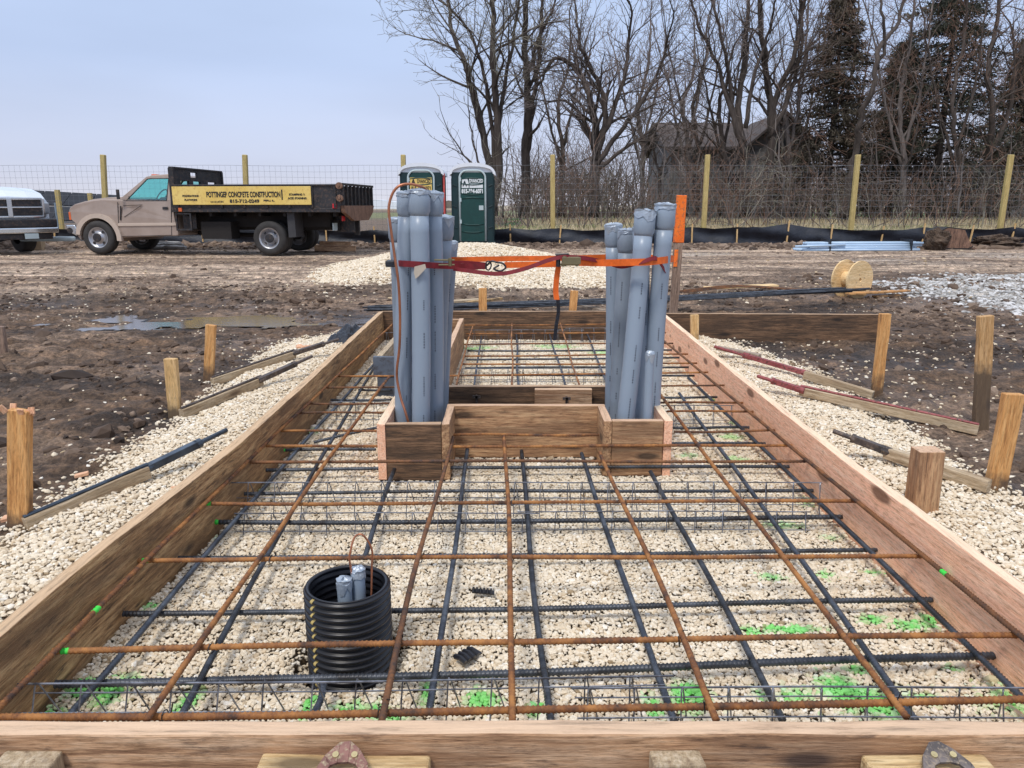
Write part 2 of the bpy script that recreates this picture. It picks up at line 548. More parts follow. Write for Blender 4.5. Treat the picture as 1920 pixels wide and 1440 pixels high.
def beam(name, a, b, w, h, mat, up=(0, 0, 1), parent=None, bevel=0.003, bow=0.0, rough=0.0015, nseg=None, bowf=None):
    """board from a to b (ends of its centre line): local x runs along the grain, y is its thickness w, z its height h"""
    a, b = Vector(a), Vector(b)
    L = (b - a).length
    x = (b - a).normalized()
    y = Vector(up).cross(x).normalized()
    z = x.cross(y).normalized()
    mw = Matrix(((x.x, y.x, z.x, a.x), (x.y, y.y, z.y, a.y), (x.z, y.z, z.z, a.z), (0, 0, 0, 1)))
    n = nseg or max(1, min(40, int(L / 0.12)))
    vs, fs = [], []
    for i in range(n + 1):
        t = i / n
        yo = bow * math.sin(math.pi * t) if bowf is None else bowf(t)
        for p, q in ((-1, -1), (1, -1), (1, 1), (-1, 1)):
            vs.append((L * t + (random.uniform(-1, 1) * rough if 0 < i < n else 0), yo + p * w / 2 + random.uniform(-1, 1) * rough, q * h / 2 + random.uniform(-1, 1) * rough))
    for i in range(n):
        for k in range(4):
            k2 = (k + 1) % 4
            fs.append((i * 4 + k, i * 4 + k2, i * 4 + 4 + k2, i * 4 + 4 + k))
    fs += [(0, 3, 2, 1), (n * 4, n * 4 + 1, n * 4 + 2, n * 4 + 3)]
    m = MB().add(vs, fs)
    if parent:
        mw = parent.matrix_world.inverted() @ mw
    o = m.build(name, mat, None, bevel)
    if parent:
        o.parent = parent
        o.matrix_local = mw
    else:
        o.matrix_world = mw
    return o


def text(name, s, size, mat, mw, parent=None, align='LEFT', depth=0.001, bold=0.0, fit=None):
    c = bpy.data.curves.new('t', 'FONT')
    c.body = s
    c.size = size
    c.align_x = align
    c.extrude = depth
    c.offset = bold
    t = bpy.data.objects.new('t', c)
    C.objects.link(t)
    bpy.context.view_layer.update()
    me = bpy.data.meshes.new_from_object(t)
    wd = max(v.co.x for v in me.vertices) - min(v.co.x for v in me.vertices)
    if fit:
        k = fit / wd
        me.transform(Matrix.Diagonal((k, 1, 1, 1)))
    bpy.data.objects.remove(t)
    me.materials.clear()
    me.materials.append(mat)
    o = bpy.data.objects.new(name, me)
    C.objects.link(o)
    if parent:
        o.parent = parent
        o.matrix_local = mw
    else:
        o.matrix_world = mw
    return o


# ------------------------------------------------------------ noise for terrain
def vnoise(x, y, seed=0):
    xi = np.floor(x).astype(np.int64)
    yi = np.floor(y).astype(np.int64)
    xf, yf = x - xi, y - yi
    u = xf * xf * (3 - 2 * xf)
    v = yf * yf * (3 - 2 * yf)

    def h(a, b):
        n = (a * 374761393 + b * 668265263 + seed * 1442695041) & 0xffffffff
        n = ((n ^ (n >> 13)) * 1274126177) & 0xffffffff
        return ((n ^ (n >> 16)) & 0xffff) / 65535.0
    return (h(xi, yi) * (1 - u) + h(xi + 1, yi) * u) * (1 - v) + (h(xi, yi + 1) * (1 - u) + h(xi + 1, yi + 1) * u) * v


def fbm(x, y, oct=4, seed=0, gain=0.5):
    s, a, t = 0, 1.0, 0
    for i in range(oct):
        s = s + a * vnoise(x * 2 ** i, y * 2 ** i, seed + i * 17)
        t += a
        a *= gain
    return s / t


def sstep(a, b, x):
    t = np.clip((x - a) / (b - a), 0, 1)
    return t * t * (3 - 2 * t)


# form footprint
PIPE = ((650 - 960) / 1440 * 1.96, 1.80)
YF, YB = 1.206, 6.62
LXP = ([0.9, 1.2, 1.47, 1.82, 2.23, 2.83, 3.8, 5.0, 6.75], [-1.10, -1.10, -1.095, -1.10, -1.08, -1.055, -1.06, -1.09, -1.125])
RXP = ([0.9, 1.2, 1.67, 2.73, 4.0, 5.2, 6.75], [1.22, 1.22, 1.215, 1.20, 1.215, 1.24, 1.275])


def lx(y):
    return np.interp(y, *LXP)


def rx(y):
    return np.interp(y, *RXP)


LE = [at(*p) for p in ((-230, 1180), (5, 1010), (155, 895), (325, 790), (425, 712), (510, 655), (610, 630), (650, 614))]
RE = [at(*p) for p in ((2150, 1150), (1900, 950), (1780, 868), (1690, 800), (1560, 722), (1455, 664), (1345, 638), (1280, 618))]
LEy, LEx = [p.y for p in LE], [p.x for p in LE]
REy, REx = [p.y for p in RE], [p.x for p in RE]


def gravel_side(x, y):
    """signed distance-like value: >0 on the gravel aprons beside the form"""
    w_ = 0.12 * (fbm(x * 2.3, y * 2.3, 3, 5) - 0.5) * 2
    l = np.minimum(x - np.interp(y, LEy, LEx), lx(y) - 0.03 - x)
    r = np.minimum(np.interp(y, REy, REx) - x, x - rx(y) - 0.03)
    g = np.maximum(l, r) + w_ * 0.8
    return np.where(y > 7.25, -1, g)


def heap(x, y):
    cx, cy = -0.55, 13.6
    h = 0.40 * np.exp(-(((x + 0.9) / 1.7) ** 2 + ((y - 14.6) / 1.7) ** 2))
    h = h + 0.20 * np.exp(-(((x - 0.6) / 1.7) ** 4 + ((y - 12.9) / 2.5) ** 2)) + 0.17 * np.exp(-(((x + 2.2) / 1.2) ** 2 + ((y - 13.0) / 2.0) ** 2))
    h = h + 0.05 * (fbm(x * 1.2, y * 1.2, 3, 3) - 0.5) * np.clip(h * 6, 0, 1)
    return np.clip(h - 0.05, 0, None)


def puddle(x, y):
    a = ((x + 2.85) / 1.75) ** 2 + ((y - 8.25 - 0.1 * x) / 0.62) ** 2
    return 0.42 - a + 4.0 * (fbm(x * 1.9, y * 3.0, 4, 9) - 0.5)


RUTS = [(9.9, .10, .35, .3), (10.6, -.12, .3, 1.1), (11.7, .05, .5, 2.0), (12.4, .03, .5, 2.3), (13.3, -.04, .4, .4), (14.1, -.02, .4, .9), (15.2, .02, .6, 1.7), (16.0, .03, .6, 1.9), (17.0, -.01, .3, .1), (18.3, .0, .4, 2.7), (19.2, .01, .4, 3.0)]


def ruts(x, y):
    h = 0 * x
    for c, sl, am, ph in RUTS:
        d = y - (c + sl * x * .3 + am * .5 * np.sin(x * .35 + ph))
        h = h - .055 * np.exp(-(d / .13) ** 2) * (.6 + .4 * np.sin(x * 9 + c)) + .030 * np.exp(-((np.abs(d) - .26) / .1) ** 2)
    return h * np.exp(-np.clip(heap(x, y) * 14, 0, 9)) * sstep(0.3, 0.5, fbm(x * .22, y * .3, 2, 33) + .1)


def ground_h(x, y):
    inside = (x > lx(y) - 0.02) & (x < rx(y) + 0.02) & (y > YF - 0.02) & (y < YB)
    big = 0.05 * (fbm(x * 0.5, y * 0.5, 2, 1) - 0.5)
    mud = 0.13 * (fbm(x * 2.1, y * 2.9, 5, 2, 0.62) - 0.5) + 0.10 * np.abs(fbm(x * 5, y * 8, 3, 4) - 0.5)
    mud = mud + 0.035 * (vnoise(x * 13, y * 15, 21) - 0.5) * sstep(0.4, 0.65, fbm(x * 1.1, y * 1.1, 2, 6))
    track = 0.075 * (fbm(x * 0.35 + 3, y * 3.0, 4, 8, 0.6) - 0.5) + 0.06 * (fbm(x * 1.6, y * 4.5, 4, 12, 0.6) - 0.5)
    far = sstep(9.0, 13.0, y)
    h = big + mud * (1 - far) + track * far
    h = h + ruts(x, y) * sstep(9, 10, y)
    road = sstep(15.5, 17.0, y) * (1 - sstep(21, 22.5, y))
    h = h * (1 - 0.35 * road)
    # churned windrow by the silt fence
    wr = np.exp(-((y - 21.6) / 0.7) ** 2)
    h = h + wr * (0.10 + 0.16 * (fbm(x * 1.5, y * 1.5, 4, 31) - 0.5))
    g = gravel_side(x, y)
    gs = sstep(-0.02, 0.35, g)
    h = h * (1 - 0.85 * gs) + 0.06 * gs
    pd = puddle(x, y)
    h = h + (-0.035 - h) * sstep(-0.5, 0.1, pd)
    h = np.where(pd > -0.6, np.minimum(h, 0.02), h)
    h = np.where((pd > -0.8) & (pd < -0.2), np.maximum(h, -0.012), h)
    h = h + heap(x, y)
    tree_rise = 0.45 * sstep(25, 36, y) * sstep(-5, 3, x)
    h = h * (1 - sstep(40, 120, y) * 0.9) + tree_rise
    h = np.where((y > 60), np.minimum(h, 0.45), h)
    h = np.where((y > YB - 0.1) & (y < 9.3), h * 0.7 - 0.02, h)
    h = np.where(inside, -0.014 - 0.075 * (1 - sstep(0.135, 0.17, np.hypot(x - PIPE[0], y - PIPE[1]))), h)
    h = np.where((y < YF) & (y > 0), np.minimum(h, -0.05), h)
    return h


def gz(x, y):
    return float(ground_h(np.array([float(x)]), np.array([float(y)]))[0])


def axis(segs):
    a = [segs[0][0]]
    for s0, s1, st in segs:
        n = max(1, int(round((s1 - s0) / st)))
        a += list(np.linspace(s0, s1, n + 1)[1:])
    return np.array(a)


def geo(a, b, k):
    r, o, st = [], a, 0.2
    while o < b:
        o += st
        st *= k
        r.append(o)
    return np.array(r)


gx = geo(16, 900, 1.22)
xs = np.concatenate([-gx[::-1], axis([(-16, -5, 0.09), (-5, 5, 0.028), (5, 16, 0.09)]), gx])
ys = np.concatenate([[-60, -10, -3], axis([(-1, 1.1, 0.1), (1.1, 8.5, 0.028), (8.5, 25, 0.07)]), geo(25, 3500, 1.13)])
GX, GY = np.meshgrid(xs, ys)
GZ = ground_h(GX, GY)
nx_, ny_ = len(xs), len(ys)
V = np.stack([GX.ravel(), GY.ravel(), GZ.ravel()], 1)
ii = (np.arange(ny_ - 1)[:, None] * nx_ + np.arange(nx_ - 1)[None, :]).ravel()
F = np.stack([ii, ii + 1, ii + nx_ + 1, ii + nx_], 1)


def lerp(a, b, t):
    return a + (np.array(b) - a) * t[..., None]


x, y = GX.ravel(), GY.ravel()
col = np.tile(np.array([0.13, 0.085, 0.055]), (len(x), 1))
n1 = fbm(x * 0.8, y * 1.2, 4, 41)
col = lerp(col, [0.23, 0.165, 0.12], sstep(0.45, 0.65, n1) * 0.85)
col = lerp(col, [0.04, 0.028, 0.022], sstep(0.52, 0.68, fbm(x * 1.5, y * 1.8, 4, 44)) * 0.8)
roadm = sstep(8.6, 12.0, y + 0.5 * np.sin(x * 0.6) + 1.5 * (fbm(x * 0.4, y * 0.6, 3, 50) - 0.5) - 0.18 * np.clip(x, 0, 9)) * (1 - sstep(20.6, 21.2, y))
band = fbm(x * 0.16, y * 1.3, 4, 52)
roadc = lerp(np.tile(np.array([0.58, 0.465, 0.37]), (len(x), 1)), [0.30, 0.225, 0.17], sstep(0.45, 0.66, band))
roadc = lerp(roadc, [0.46, 0.40, 0.35], sstep(0.5, 0.62, fbm(x * 0.25 + 9, y * 0.9, 3, 57)) * (x > 2) * sstep(14, 16, y))
col = col + (roadc - col) * (roadm * 0.93)[:, None]
rt_ = ruts(x, y) * sstep(9, 10, y)
col = lerp(col, [0.50, 0.41, 0.33], np.clip(-rt_ * 14, 0, .75))
col = lerp(col, [0.12, 0.085, 0.062], np.clip(rt_ * 24, 0, .6))
rightdark = sstep(2.5, 4, x) * sstep(9, 10, y) * (1 - sstep(13.0, 15.5, y + 1.2 * (fbm(x * .5, y * .5, 2, 59) - .5)))
col = lerp(col, [0.13, 0.095, 0.072], rightdark * 0.8 * sstep(0.25, 0.5, fbm(x * .5, y * 1.6, 3, 61)))
col = lerp(col, [0.105, 0.07, 0.048], np.exp(-((y - 21.7) / 0.8) ** 2))
g = gravel_side(x, y)
col = lerp(col, [0.25, 0.19, 0.125], sstep(0.0, 0.06, g))
inside = (x > lx(y)) & (x < rx(y)) & (y > YF) & (y < YB)
col[inside] = (0.21, 0.155, 0.10)  # shadow tone of the gaps between stones, painted into the ground colour
hp = heap(x, y)
col = lerp(col, [0.60, 0.51, 0.36], sstep(0.02, 0.10, hp + 0.06 * (fbm(x * 2, y * 2, 3, 70) - 0.5)))
patch = 1 - (((x - 8.3) / 3.0) ** 2 + ((y - 10.1) / 2.9) ** 2) + 0.9 * (fbm(x * 1.4, y * 1.4, 4, 72) - 0.5)
col = lerp(col, [0.46, 0.46, 0.45], sstep(-0.05, 0.25, patch) * 0.85)
pale = (1 - (((x - 2.75) / 0.5) ** 2 + ((y - 7.75) / 0.42) ** 2)) + 0.8 * (fbm(x * 3, y * 3, 3, 74) - 0.5)
col = lerp(col, [0.66, 0.58, 0.38], sstep(0.0, 0.25, pale))
pd = puddle(x, y)
wet = sstep(-0.45, 0.1, pd)
col = lerp(col, [0.04, 0.03, 0.024], wet * 0.8)
grass = sstep(23.2, 26, y) * sstep(-2.2, -0.2, x) * (1 - sstep(60, 80, y))
col = lerp(col, [0.20, 0.17, 0.09], grass)
col = lerp(col, [0.075, 0.16, 0.03], grass * sstep(0.45, 0.6, fbm(x * 0.3, y * 0.3, 3, 80)))
farf = sstep(23, 40, y) * (1 - sstep(-2.2, 0.2, x) * (1 - sstep(60, 80, y)))
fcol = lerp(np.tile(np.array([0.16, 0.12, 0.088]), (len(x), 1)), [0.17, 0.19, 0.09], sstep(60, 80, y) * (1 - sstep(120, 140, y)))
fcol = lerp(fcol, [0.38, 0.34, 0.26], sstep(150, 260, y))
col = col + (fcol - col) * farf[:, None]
wetv = np.clip(wet + 0.55 * sstep(0.5, 0.7, fbm(x * 0.9, y * 1.1, 3, 90)) * (1 - roadm) * (g < 0) * (y < 13) + 0.12, 0, 1)

m, n, b = M('ground')
a1 = node(n, 'ShaderNodeAttribute', attribute_name='tint')
a2 = node(n, 'ShaderNodeAttribute', attribute_name='wet')
vv = coords(n, (1, 1, 1), 'Object', False)
f1 = noise(n, vv, 9.0, 8, 0.7)
f2 = noise(n, coords(n, (0.7, 5, 1), 'Object', False), 1.6, 6, 0.7)
f3 = noise(n, vv, 45.0, 4, 0.7)
c_ = mix(n, 1.0, a1.outputs['Color'], ramp(n, f1, [(0.36, (0.46, 0.42, 0.38)), (0.5, (1.0, 0.98, 0.94)), (0.62, (1.6, 1.52, 1.42))]), 'MULTIPLY')
c_ = mix(n, 1.0, c_, ramp(n, f2, [(0.36, (0.55, 0.52, 0.5)), (0.5, (1, 1, 1)), (0.64, (1.3, 1.29, 1.27))]), 'MULTIPLY')
c_ = mix(n, 1.0, c_, ramp(n, f3, [(0.38, (0.55, 0.52, 0.5)), (0.6, (1.25, 1.23, 1.2))]), 'MULTIPLY')
n.links.new(c_, b.inputs['Base Color'])
mr = node(n, 'ShaderNodeMapRange')
mr.inputs[3].default_value = 0.92
mr.inputs[4].default_value = 0.32
n.links.new(a2.outputs['Fac'], mr.inputs[0])
n.links.new(mr.outputs[0], b.inputs['Roughness'])
bump(n, b, f1, 1.0, 0.06)
ground = np_mesh('ground', V, F, m, smooth=True)
ca = ground.data.attributes.new('tint', 'FLOAT_COLOR', 'POINT')
ca.data.foreach_set('color', np.concatenate([col, np.ones((len(col), 1))], 1).astype(np.float32).ravel())
wa = ground.data.attributes.new('wet', 'FLOAT', 'POINT')
wa.data.foreach_set('value', wetv.astype(np.float32))
ground['kind'] = 'structure'

# puddle water
m, n, b = M('puddle_water')
b.inputs['Base Color'].default_value = (0.10, 0.075, 0.055, 1)
b.inputs['Roughness'].default_value = 0.08
bump(n, b, noise(n, coords(n, (1, 2, 1), 'Object', False), 9), 0.10, 0.01)
pv, pf = [], []
px_ = np.arange(-6, 0.2, 0.06)
py_ = np.arange(6.9, 9.6, 0.06)
PX, PY = np.meshgrid(px_, py_)
keep = puddle(PX, PY) > -0.25
nn_ = len(px_)
idx = (np.arange(len(py_) - 1)[:, None] * nn_ + np.arange(nn_ - 1)[None, :])
k4 = keep[:-1, :-1] & keep[1:, :-1] & keep[:-1, 1:] & keep[1:, 1:]
ii = idx[k4]
if len(ii):
    used, inv = np.unique(np.stack([ii, ii + 1, ii + nn_ + 1, ii + nn_], 1), return_inverse=True)
    pw = np.stack([PX.ravel(), PY.ravel(), np.full(PX.size, -0.022)], 1)[used]
    o = np_mesh('puddle_water', pw, inv.reshape(-1, 4), m, smooth=True)
    o['kind'] = 'structure'


# ------------------------------------------------------------ scattered stones (uncountable)
def stone_mat(name, stops, rough=0.85):
    m, n, b = M(name)
    a = node(n, 'ShaderNodeAttribute', attribute_name='shade', attribute_type='INSTANCER')
    g_ = node(n, 'ShaderNodeAttribute', attribute_name='green', attribute_type='INSTANCER')
    c = ramp(n, a.outputs['Fac'], stops)
    v = coords(n, (1, 1, 1), 'Generated', False)
    c = mix(n, 1.0, c, ramp(n, noise(n, v, 3.0), [(0.3, (0.8, 0.77, 0.74)), (0.65, (1.08, 1.08, 1.08))]), 'MULTIPLY')
    c = mix(n, g_.outputs['Fac'], c, (0.10, 0.66, 0.10))
    n.links.new(c, b.inputs['Base Color'])
    b.inputs['Roughness'].default_value = rough
    b.inputs['Specular IOR Level'].default_value = 0.25
    return m


def scatter(name, P, sc, shade, mat, green=None, sub=2, nvar=7, flatz=0.72, label=None, cat=None):
    n_ = len(P)
    me = bpy.data.meshes.new(name)
    me.vertices.add(n_)
    me.vertices.foreach_set('co', P.astype(np.float32).ravel())
    r_ = rng.uniform(0, 6.283, (n_, 3)) * np.array([0.12, 0.12, 1.0]) * np.array([1, 1, 1])
    r_[:, :2] -= 0.37
    s3 = sc[:, None] * np.stack([rng.uniform(0.85, 1.45, n_), rng.uniform(0.7, 1.1, n_), rng.uniform(0.5, 0.85, n_) * flatz / 0.72], 1)
    for nm, ty, arr, key in (('rot', 'FLOAT_VECTOR', r_, 'vector'), ('scl', 'FLOAT_VECTOR', s3, 'vector'), ('shade', 'FLOAT', shade, 'value'),
                             ('green', 'FLOAT', green if green is not None else np.zeros(n_), 'value')):
        at_ = me.attributes.new(nm, ty, 'POINT')
        at_.data.foreach_set(key, np.asarray(arr, np.float32).ravel())
    at_ = me.attributes.new('vid', 'INT', 'POINT')
    at_.data.foreach_set('value', rng.integers(0, nvar, n_).astype(np.int32))
    me.materials.append(mat)
    o = bpy.data.objects.new(name, me)
    C.objects.link(o)
    ng = bpy.data.node_groups.new(name, 'GeometryNodeTree')
    ng.interface.new_socket('Geometry', in_out='INPUT', socket_type='NodeSocketGeometry')
    ng.interface.new_socket('Geometry', in_out='OUTPUT', socket_type='NodeSocketGeometry')
    gi = ng.nodes.new('NodeGroupInput')
    go = ng.nodes.new('NodeGroupOutput')
    m2p = ng.nodes.new('GeometryNodeMeshToPoints')
    ng.links.new(gi.outputs[0], m2p.inputs['Mesh'])
    iop = ng.nodes.new('GeometryNodeInstanceOnPoints')
    g2i = ng.nodes.new('GeometryNodeGeometryToInstance')
    for k in range(nvar):
        ic = ng.nodes.new('GeometryNodeMeshIcoSphere')
        ic.inputs['Radius'].default_value = 1.0
        ic.inputs['Subdivisions'].default_value = sub
        nz = ng.nodes.new('ShaderNodeTexNoise')
        nz.noise_dimensions = '4D'
        nz.inputs['W'].default_value = 3.1 * k + 0.5
        nz.inputs['Scale'].default_value = 0.75
        nz.inputs['Detail'].default_value = 1.5
        sb = ng.nodes.new('ShaderNodeVectorMath')
        sb.operation = 'SUBTRACT'
        sb.inputs[1].default_value = (0.5, 0.5, 0.5)
        ng.links.new(nz.outputs['Color'], sb.inputs[0])
        ml = ng.nodes.new('ShaderNodeVectorMath')
        ml.operation = 'SCALE'
        ml.inputs['Scale'].default_value = 1.7
        ng.links.new(sb.outputs[0], ml.inputs[0])
        sp = ng.nodes.new('GeometryNodeSetPosition')
        ng.links.new(ic.outputs['Mesh'], sp.inputs['Geometry'])
        ng.links.new(ml.outputs[0], sp.inputs['Offset'])
        sm = ng.nodes.new('GeometryNodeSetMaterial')
        sm.inputs['Material'].default_value = mat
        ng.links.new(sp.outputs[0], sm.inputs['Geometry'])
        ss = ng.nodes.new('GeometryNodeSetShadeSmooth')
        ss.inputs['Shade Smooth'].default_value = (k % 3 == 1)
        ng.links.new(sm.outputs[0], ss.inputs['Geometry'])
        ng.links.new(ss.outputs[0], g2i.inputs[0])
    ng.links.new(m2p.outputs[0], iop.inputs['Points'])
    ng.links.new(g2i.outputs[0], iop.inputs['Instance'])
    iop.inputs['Pick Instance'].default_value = True

    def attr(nm, ty):
        a_ = ng.nodes.new('GeometryNodeInputNamedAttribute')
        a_.data_type = ty
        a_.inputs['Name'].default_value = nm
        return a_.outputs['Attribute']
    ng.links.new(attr('vid', 'INT'), iop.inputs['Instance Index'])
    ng.links.new(attr('rot', 'FLOAT_VECTOR'), iop.inputs['Rotation'])
    ng.links.new(attr('scl', 'FLOAT_VECTOR'), iop.inputs['Scale'])
    ng.links.new(iop.outputs[0], go.inputs[0])
    md = o.modifiers.new('stones', 'NODES')
    md.node_group = ng
    tag(o, label, cat, None, 'stuff')
    return o


def jgrid(x0, x1, y0, y1, p):
    a, b = np.meshgrid(np.arange(x0, x1, p), np.arange(y0, y1, p))
    a = a.ravel() + rng.uniform(-0.42, 0.42, a.size) * p
    b = b.ravel() + rng.uniform(-0.42, 0.42, b.size) * p
    return a, b


GRAV = stone_mat('limestone_gravel', [(0.0, (0.30, 0.22, 0.13)), (0.12, (0.56, 0.44, 0.29)), (0.45, (0.72, 0.615, 0.46)), (0.85, (0.83, 0.75, 0.61)), (1.0, (0.88, 0.84, 0.75))])
GREYG = stone_mat('grey_crushed_stone', [(0.0, (0.3, 0.29, 0.27)), (0.5, (0.5, 0.5, 0.49)), (1.0, (0.72, 0.72, 0.72))])
CLOD = stone_mat('mud_clod', [(0.0, (0.03, 0.02, 0.015)), (0.6, (0.11, 0.074, 0.052)), (1.0, (0.27, 0.20, 0.15))], 0.75)

BOXES = [(-0.57, -0.265, 3.12, 3.5), (0.39, 0.69, 3.17, 3.5), (-0.57, 0.69, 3.42, 3.83), (-0.85, -0.40, 4.6, 6.3)]


def green_amt(x, y):
    """marking paint sprayed on the stones"""
    gsum = np.zeros_like(x)
    nb = fbm(x * 9, y * 9, 4, 101)
    pts = []
    for px, py, rpx, rpy in ((160, 1290, 45, 22), (215, 1300, 50, 40), (350, 1310, 30, 38), (70, 1335, 90, 14), (580, 1320, 16, 30), (680, 1330, 70, 26), (800, 1300, 18, 34), (905, 1310, 40, 30), (1010, 1330, 26, 22),
                             (1222, 1310, 24, 36), (1290, 1310, 60, 40), (1430, 1305, 26, 30), (1500, 1310, 60, 30), (1580, 1300, 50, 50), (1640, 1320, 60, 40), (1610, 1250, 30, 14), (1730, 1300, 50, 24), (1860, 1310, 70, 40), (1790, 1250, 24, 8),
                             (1460, 1080, 50, 10), (1555, 1078, 34, 14), (1640, 1070, 40, 10), (1680, 1068, 20, 10), (1490, 1178, 80, 10), (1700, 1170, 60, 14), (1640, 1160, 40, 14), (1740, 1160, 20, 12), (1410, 1180, 30, 12),
                             (375, 1010, 40, 18), (270, 1136, 40, 10), (1560, 1006, 40, 10), (1590, 990, 16, 10), (1480, 985, 60, 10), (1640, 985, 50, 8), (480, 915, 30, 10), (540, 845, 30, 8), (580, 810, 24, 6),
                             (1400, 862, 50, 8), (1300, 855, 30, 8), (1370, 820, 30, 8), (1480, 880, 40, 8), (1380, 795, 16, 6), (1520, 940, 40, 12), (1350, 752, 40, 6), (900, 652, 60, 5), (1050, 650, 60, 5), (1150, 660, 60, 5), (720, 1345, 60, 10)):
        c_ = at(px, py, 0)
        e_ = at(px + rpx, py, 0)
        f_ = at(px, py - rpy, 0)
        pts.append((c_.x, c_.y, e_.x - c_.x, f_.y - c_.y))
    for a, b, ra, rb in pts:
        gsum = np.maximum(gsum, np.exp(-(((x - a) / ra) ** 2 + ((y - b) / rb) ** 2)))
    return np.clip((gsum * (0.1 + 1.8 * nb) + rng.normal(0, .13, len(x)) - 0.46) * 1.9, 0, 1) * np.where(y > 2.3, 0.42, 0.78)


def bed(x0, x1, y0, y1, p, r, sub):
    Xa, Ya = jgrid(x0, x1, y0, y1, p)
    k = (Xa > lx(Ya) + 0.004) & (Xa < rx(Ya) - 0.004)
    for a, b, c, d in BOXES:
        k &= ~((Xa > a) & (Xa < b) & (Ya > c) & (Ya < d))
    k &= np.hypot(Xa - PIPE[0], Ya - PIPE[1]) > 0.118
    Xa, Ya = Xa[k], Ya[k]
    n_ = len(Xa)
    s = r * np.exp(rng.normal(0, 0.26, n_))
    z = -0.012 - 0.06 * (1 - sstep(0.12, 0.165, np.hypot(Xa - PIPE[0], Ya - PIPE[1]))) + 0.010 * fbm(Xa * 3, Ya * 3, 2, 130) + rng.uniform(0, r * 1.1, n_)
    return np.stack([Xa, Ya, z], 1), s


ba, sa = bed(-1.2, 1.3, YF, 3.2, 0.0094, 0.0063, 1)
bb, sb_ = bed(-1.2, 1.3, 3.2, YB, 0.0128, 0.0084, 1)
Pb = np.concatenate([ba, bb])
Sb = np.concatenate([sa, sb_])
shade = np.clip(rng.normal(0.6, 0.18, len(Pb)) + 0.25 * (fbm(Pb[:, 0] * 1.7, Pb[:, 1] * 1.7, 3, 140) - 0.5), 0, 1)
shade = np.where(rng.random(len(Pb)) < 0.015, 0.03, shade)
scatter('gravel_bed', Pb, Sb, shade, GRAV, green_amt(Pb[:, 0], Pb[:, 1]), 1, label='pale crushed limestone gravel bed inside the wooden form, marked with green paint', cat='gravel')

xa, ya = jgrid(-5.5, 6.2, 0.9, 7.4, 0.0128)
gg = gravel_side(xa, ya)
dens = sstep(-0.03, 0.05, gg + 0.04 * rng.normal(0, 1, len(xa)))
k = (rng.random(len(xa)) < dens)
# skip what lies outside the camera's side views
k &= np.abs(xa) < 1.2 + 0.85 * ya
xa, ya = xa[k], ya[k]
za = ground_h(xa, ya) + rng.uniform(-0.002, 0.007, len(xa))
sa_ = 0.0080 * np.exp(rng.normal(0, 0.25, len(xa)))
scatter('gravel_apron', np.stack([xa, ya, za], 1), sa_, np.clip(rng.normal(0.6, 0.22, len(xa)), 0, 1), GRAV, None, 1, label='pale gravel banked along the outside of the form boards', cat='gravel')

# loose stones pressed into the mud, the heap, the grey patch
xa, ya = jgrid(-7, 8, 1.5, 11.5, 0.05)
gg = gravel_side(xa, ya)
pr = 0.02 + 0.42 * np.exp(-np.clip(-gg, 0, 9) / 0.28) * (ya < 7.3) + 0.10 * sstep(0.5, 0.65, fbm(xa * 1.3, ya * 1.3, 3, 150)) + 0.16 * (xa > 1.5) * (ya < 7) * sstep(.4, .6, fbm(xa * 2, ya * 2, 2, 151))
pr = pr + 0.8 * np.exp(-(((xa - 2.75) / .5) ** 2 + ((ya - 7.75) / .4) ** 2))
k = (gg < 0.02) & (rng.random(len(xa)) < pr) & ~((xa > lx(ya) - 0.05) & (xa < rx(ya) + 0.05) & (ya < 6.7)) & (puddle(xa, ya) < -0.1)
xa, ya = xa[k], ya[k]
za = ground_h(xa, ya)
ms = 0.0088 * np.exp(rng.normal(0, 0.3, len(xa)))
scatter('scattered_stones', np.stack([xa, ya, za], 1), ms, np.clip(rng.normal(0.5, 0.25, len(xa)), 0, 1), GRAV, None, 1, label='loose pale stones strewn over the dark mud around the form', cat='stones')

xa, ya = jgrid(-4.5, 3.6, 9.3, 18.5, 0.034)
hh = heap(xa, ya)
k = (hh > 0.045 + 0.014 * rng.normal(0, 1, len(xa)) + 0.05 * (fbm(xa * 2, ya * 2, 3, 70) - .5))
xa, ya = xa[k], ya[k]
scatter('gravel_heap', np.stack([xa, ya, ground_h(xa, ya) + rng.uniform(0, .012, len(xa))], 1), 0.021 * np.exp(rng.normal(0, 0.2, len(xa))), np.clip(rng.normal(0.6, 0.2, len(xa)), 0, 1), GRAV, None, 1, label='low heap of pale gravel in front of the portable toilets', cat='gravel heap')

xa, ya = jgrid(4.5, 12, 6.8, 13.4, 0.06)
pt = 1 - (((xa - 8.3) / 3.0) ** 2 + ((ya - 10.1) / 2.9) ** 2) + 0.9 * (fbm(xa * 1.4, ya * 1.4, 4, 72) - 0.5)
k = rng.random(len(xa)) < sstep(-0.25, 0.2, pt) * 0.9 + 0.02
xa, ya = xa[k], ya[k]
scatter('crushed_stone', np.stack([xa, ya, ground_h(xa, ya)], 1), 0.024 * np.exp(rng.normal(0, 0.3, len(xa))), rng.random(len(xa)), GREYG, None, 1, label='patch of coarse grey crushed stone on the mud at the right', cat='stones')

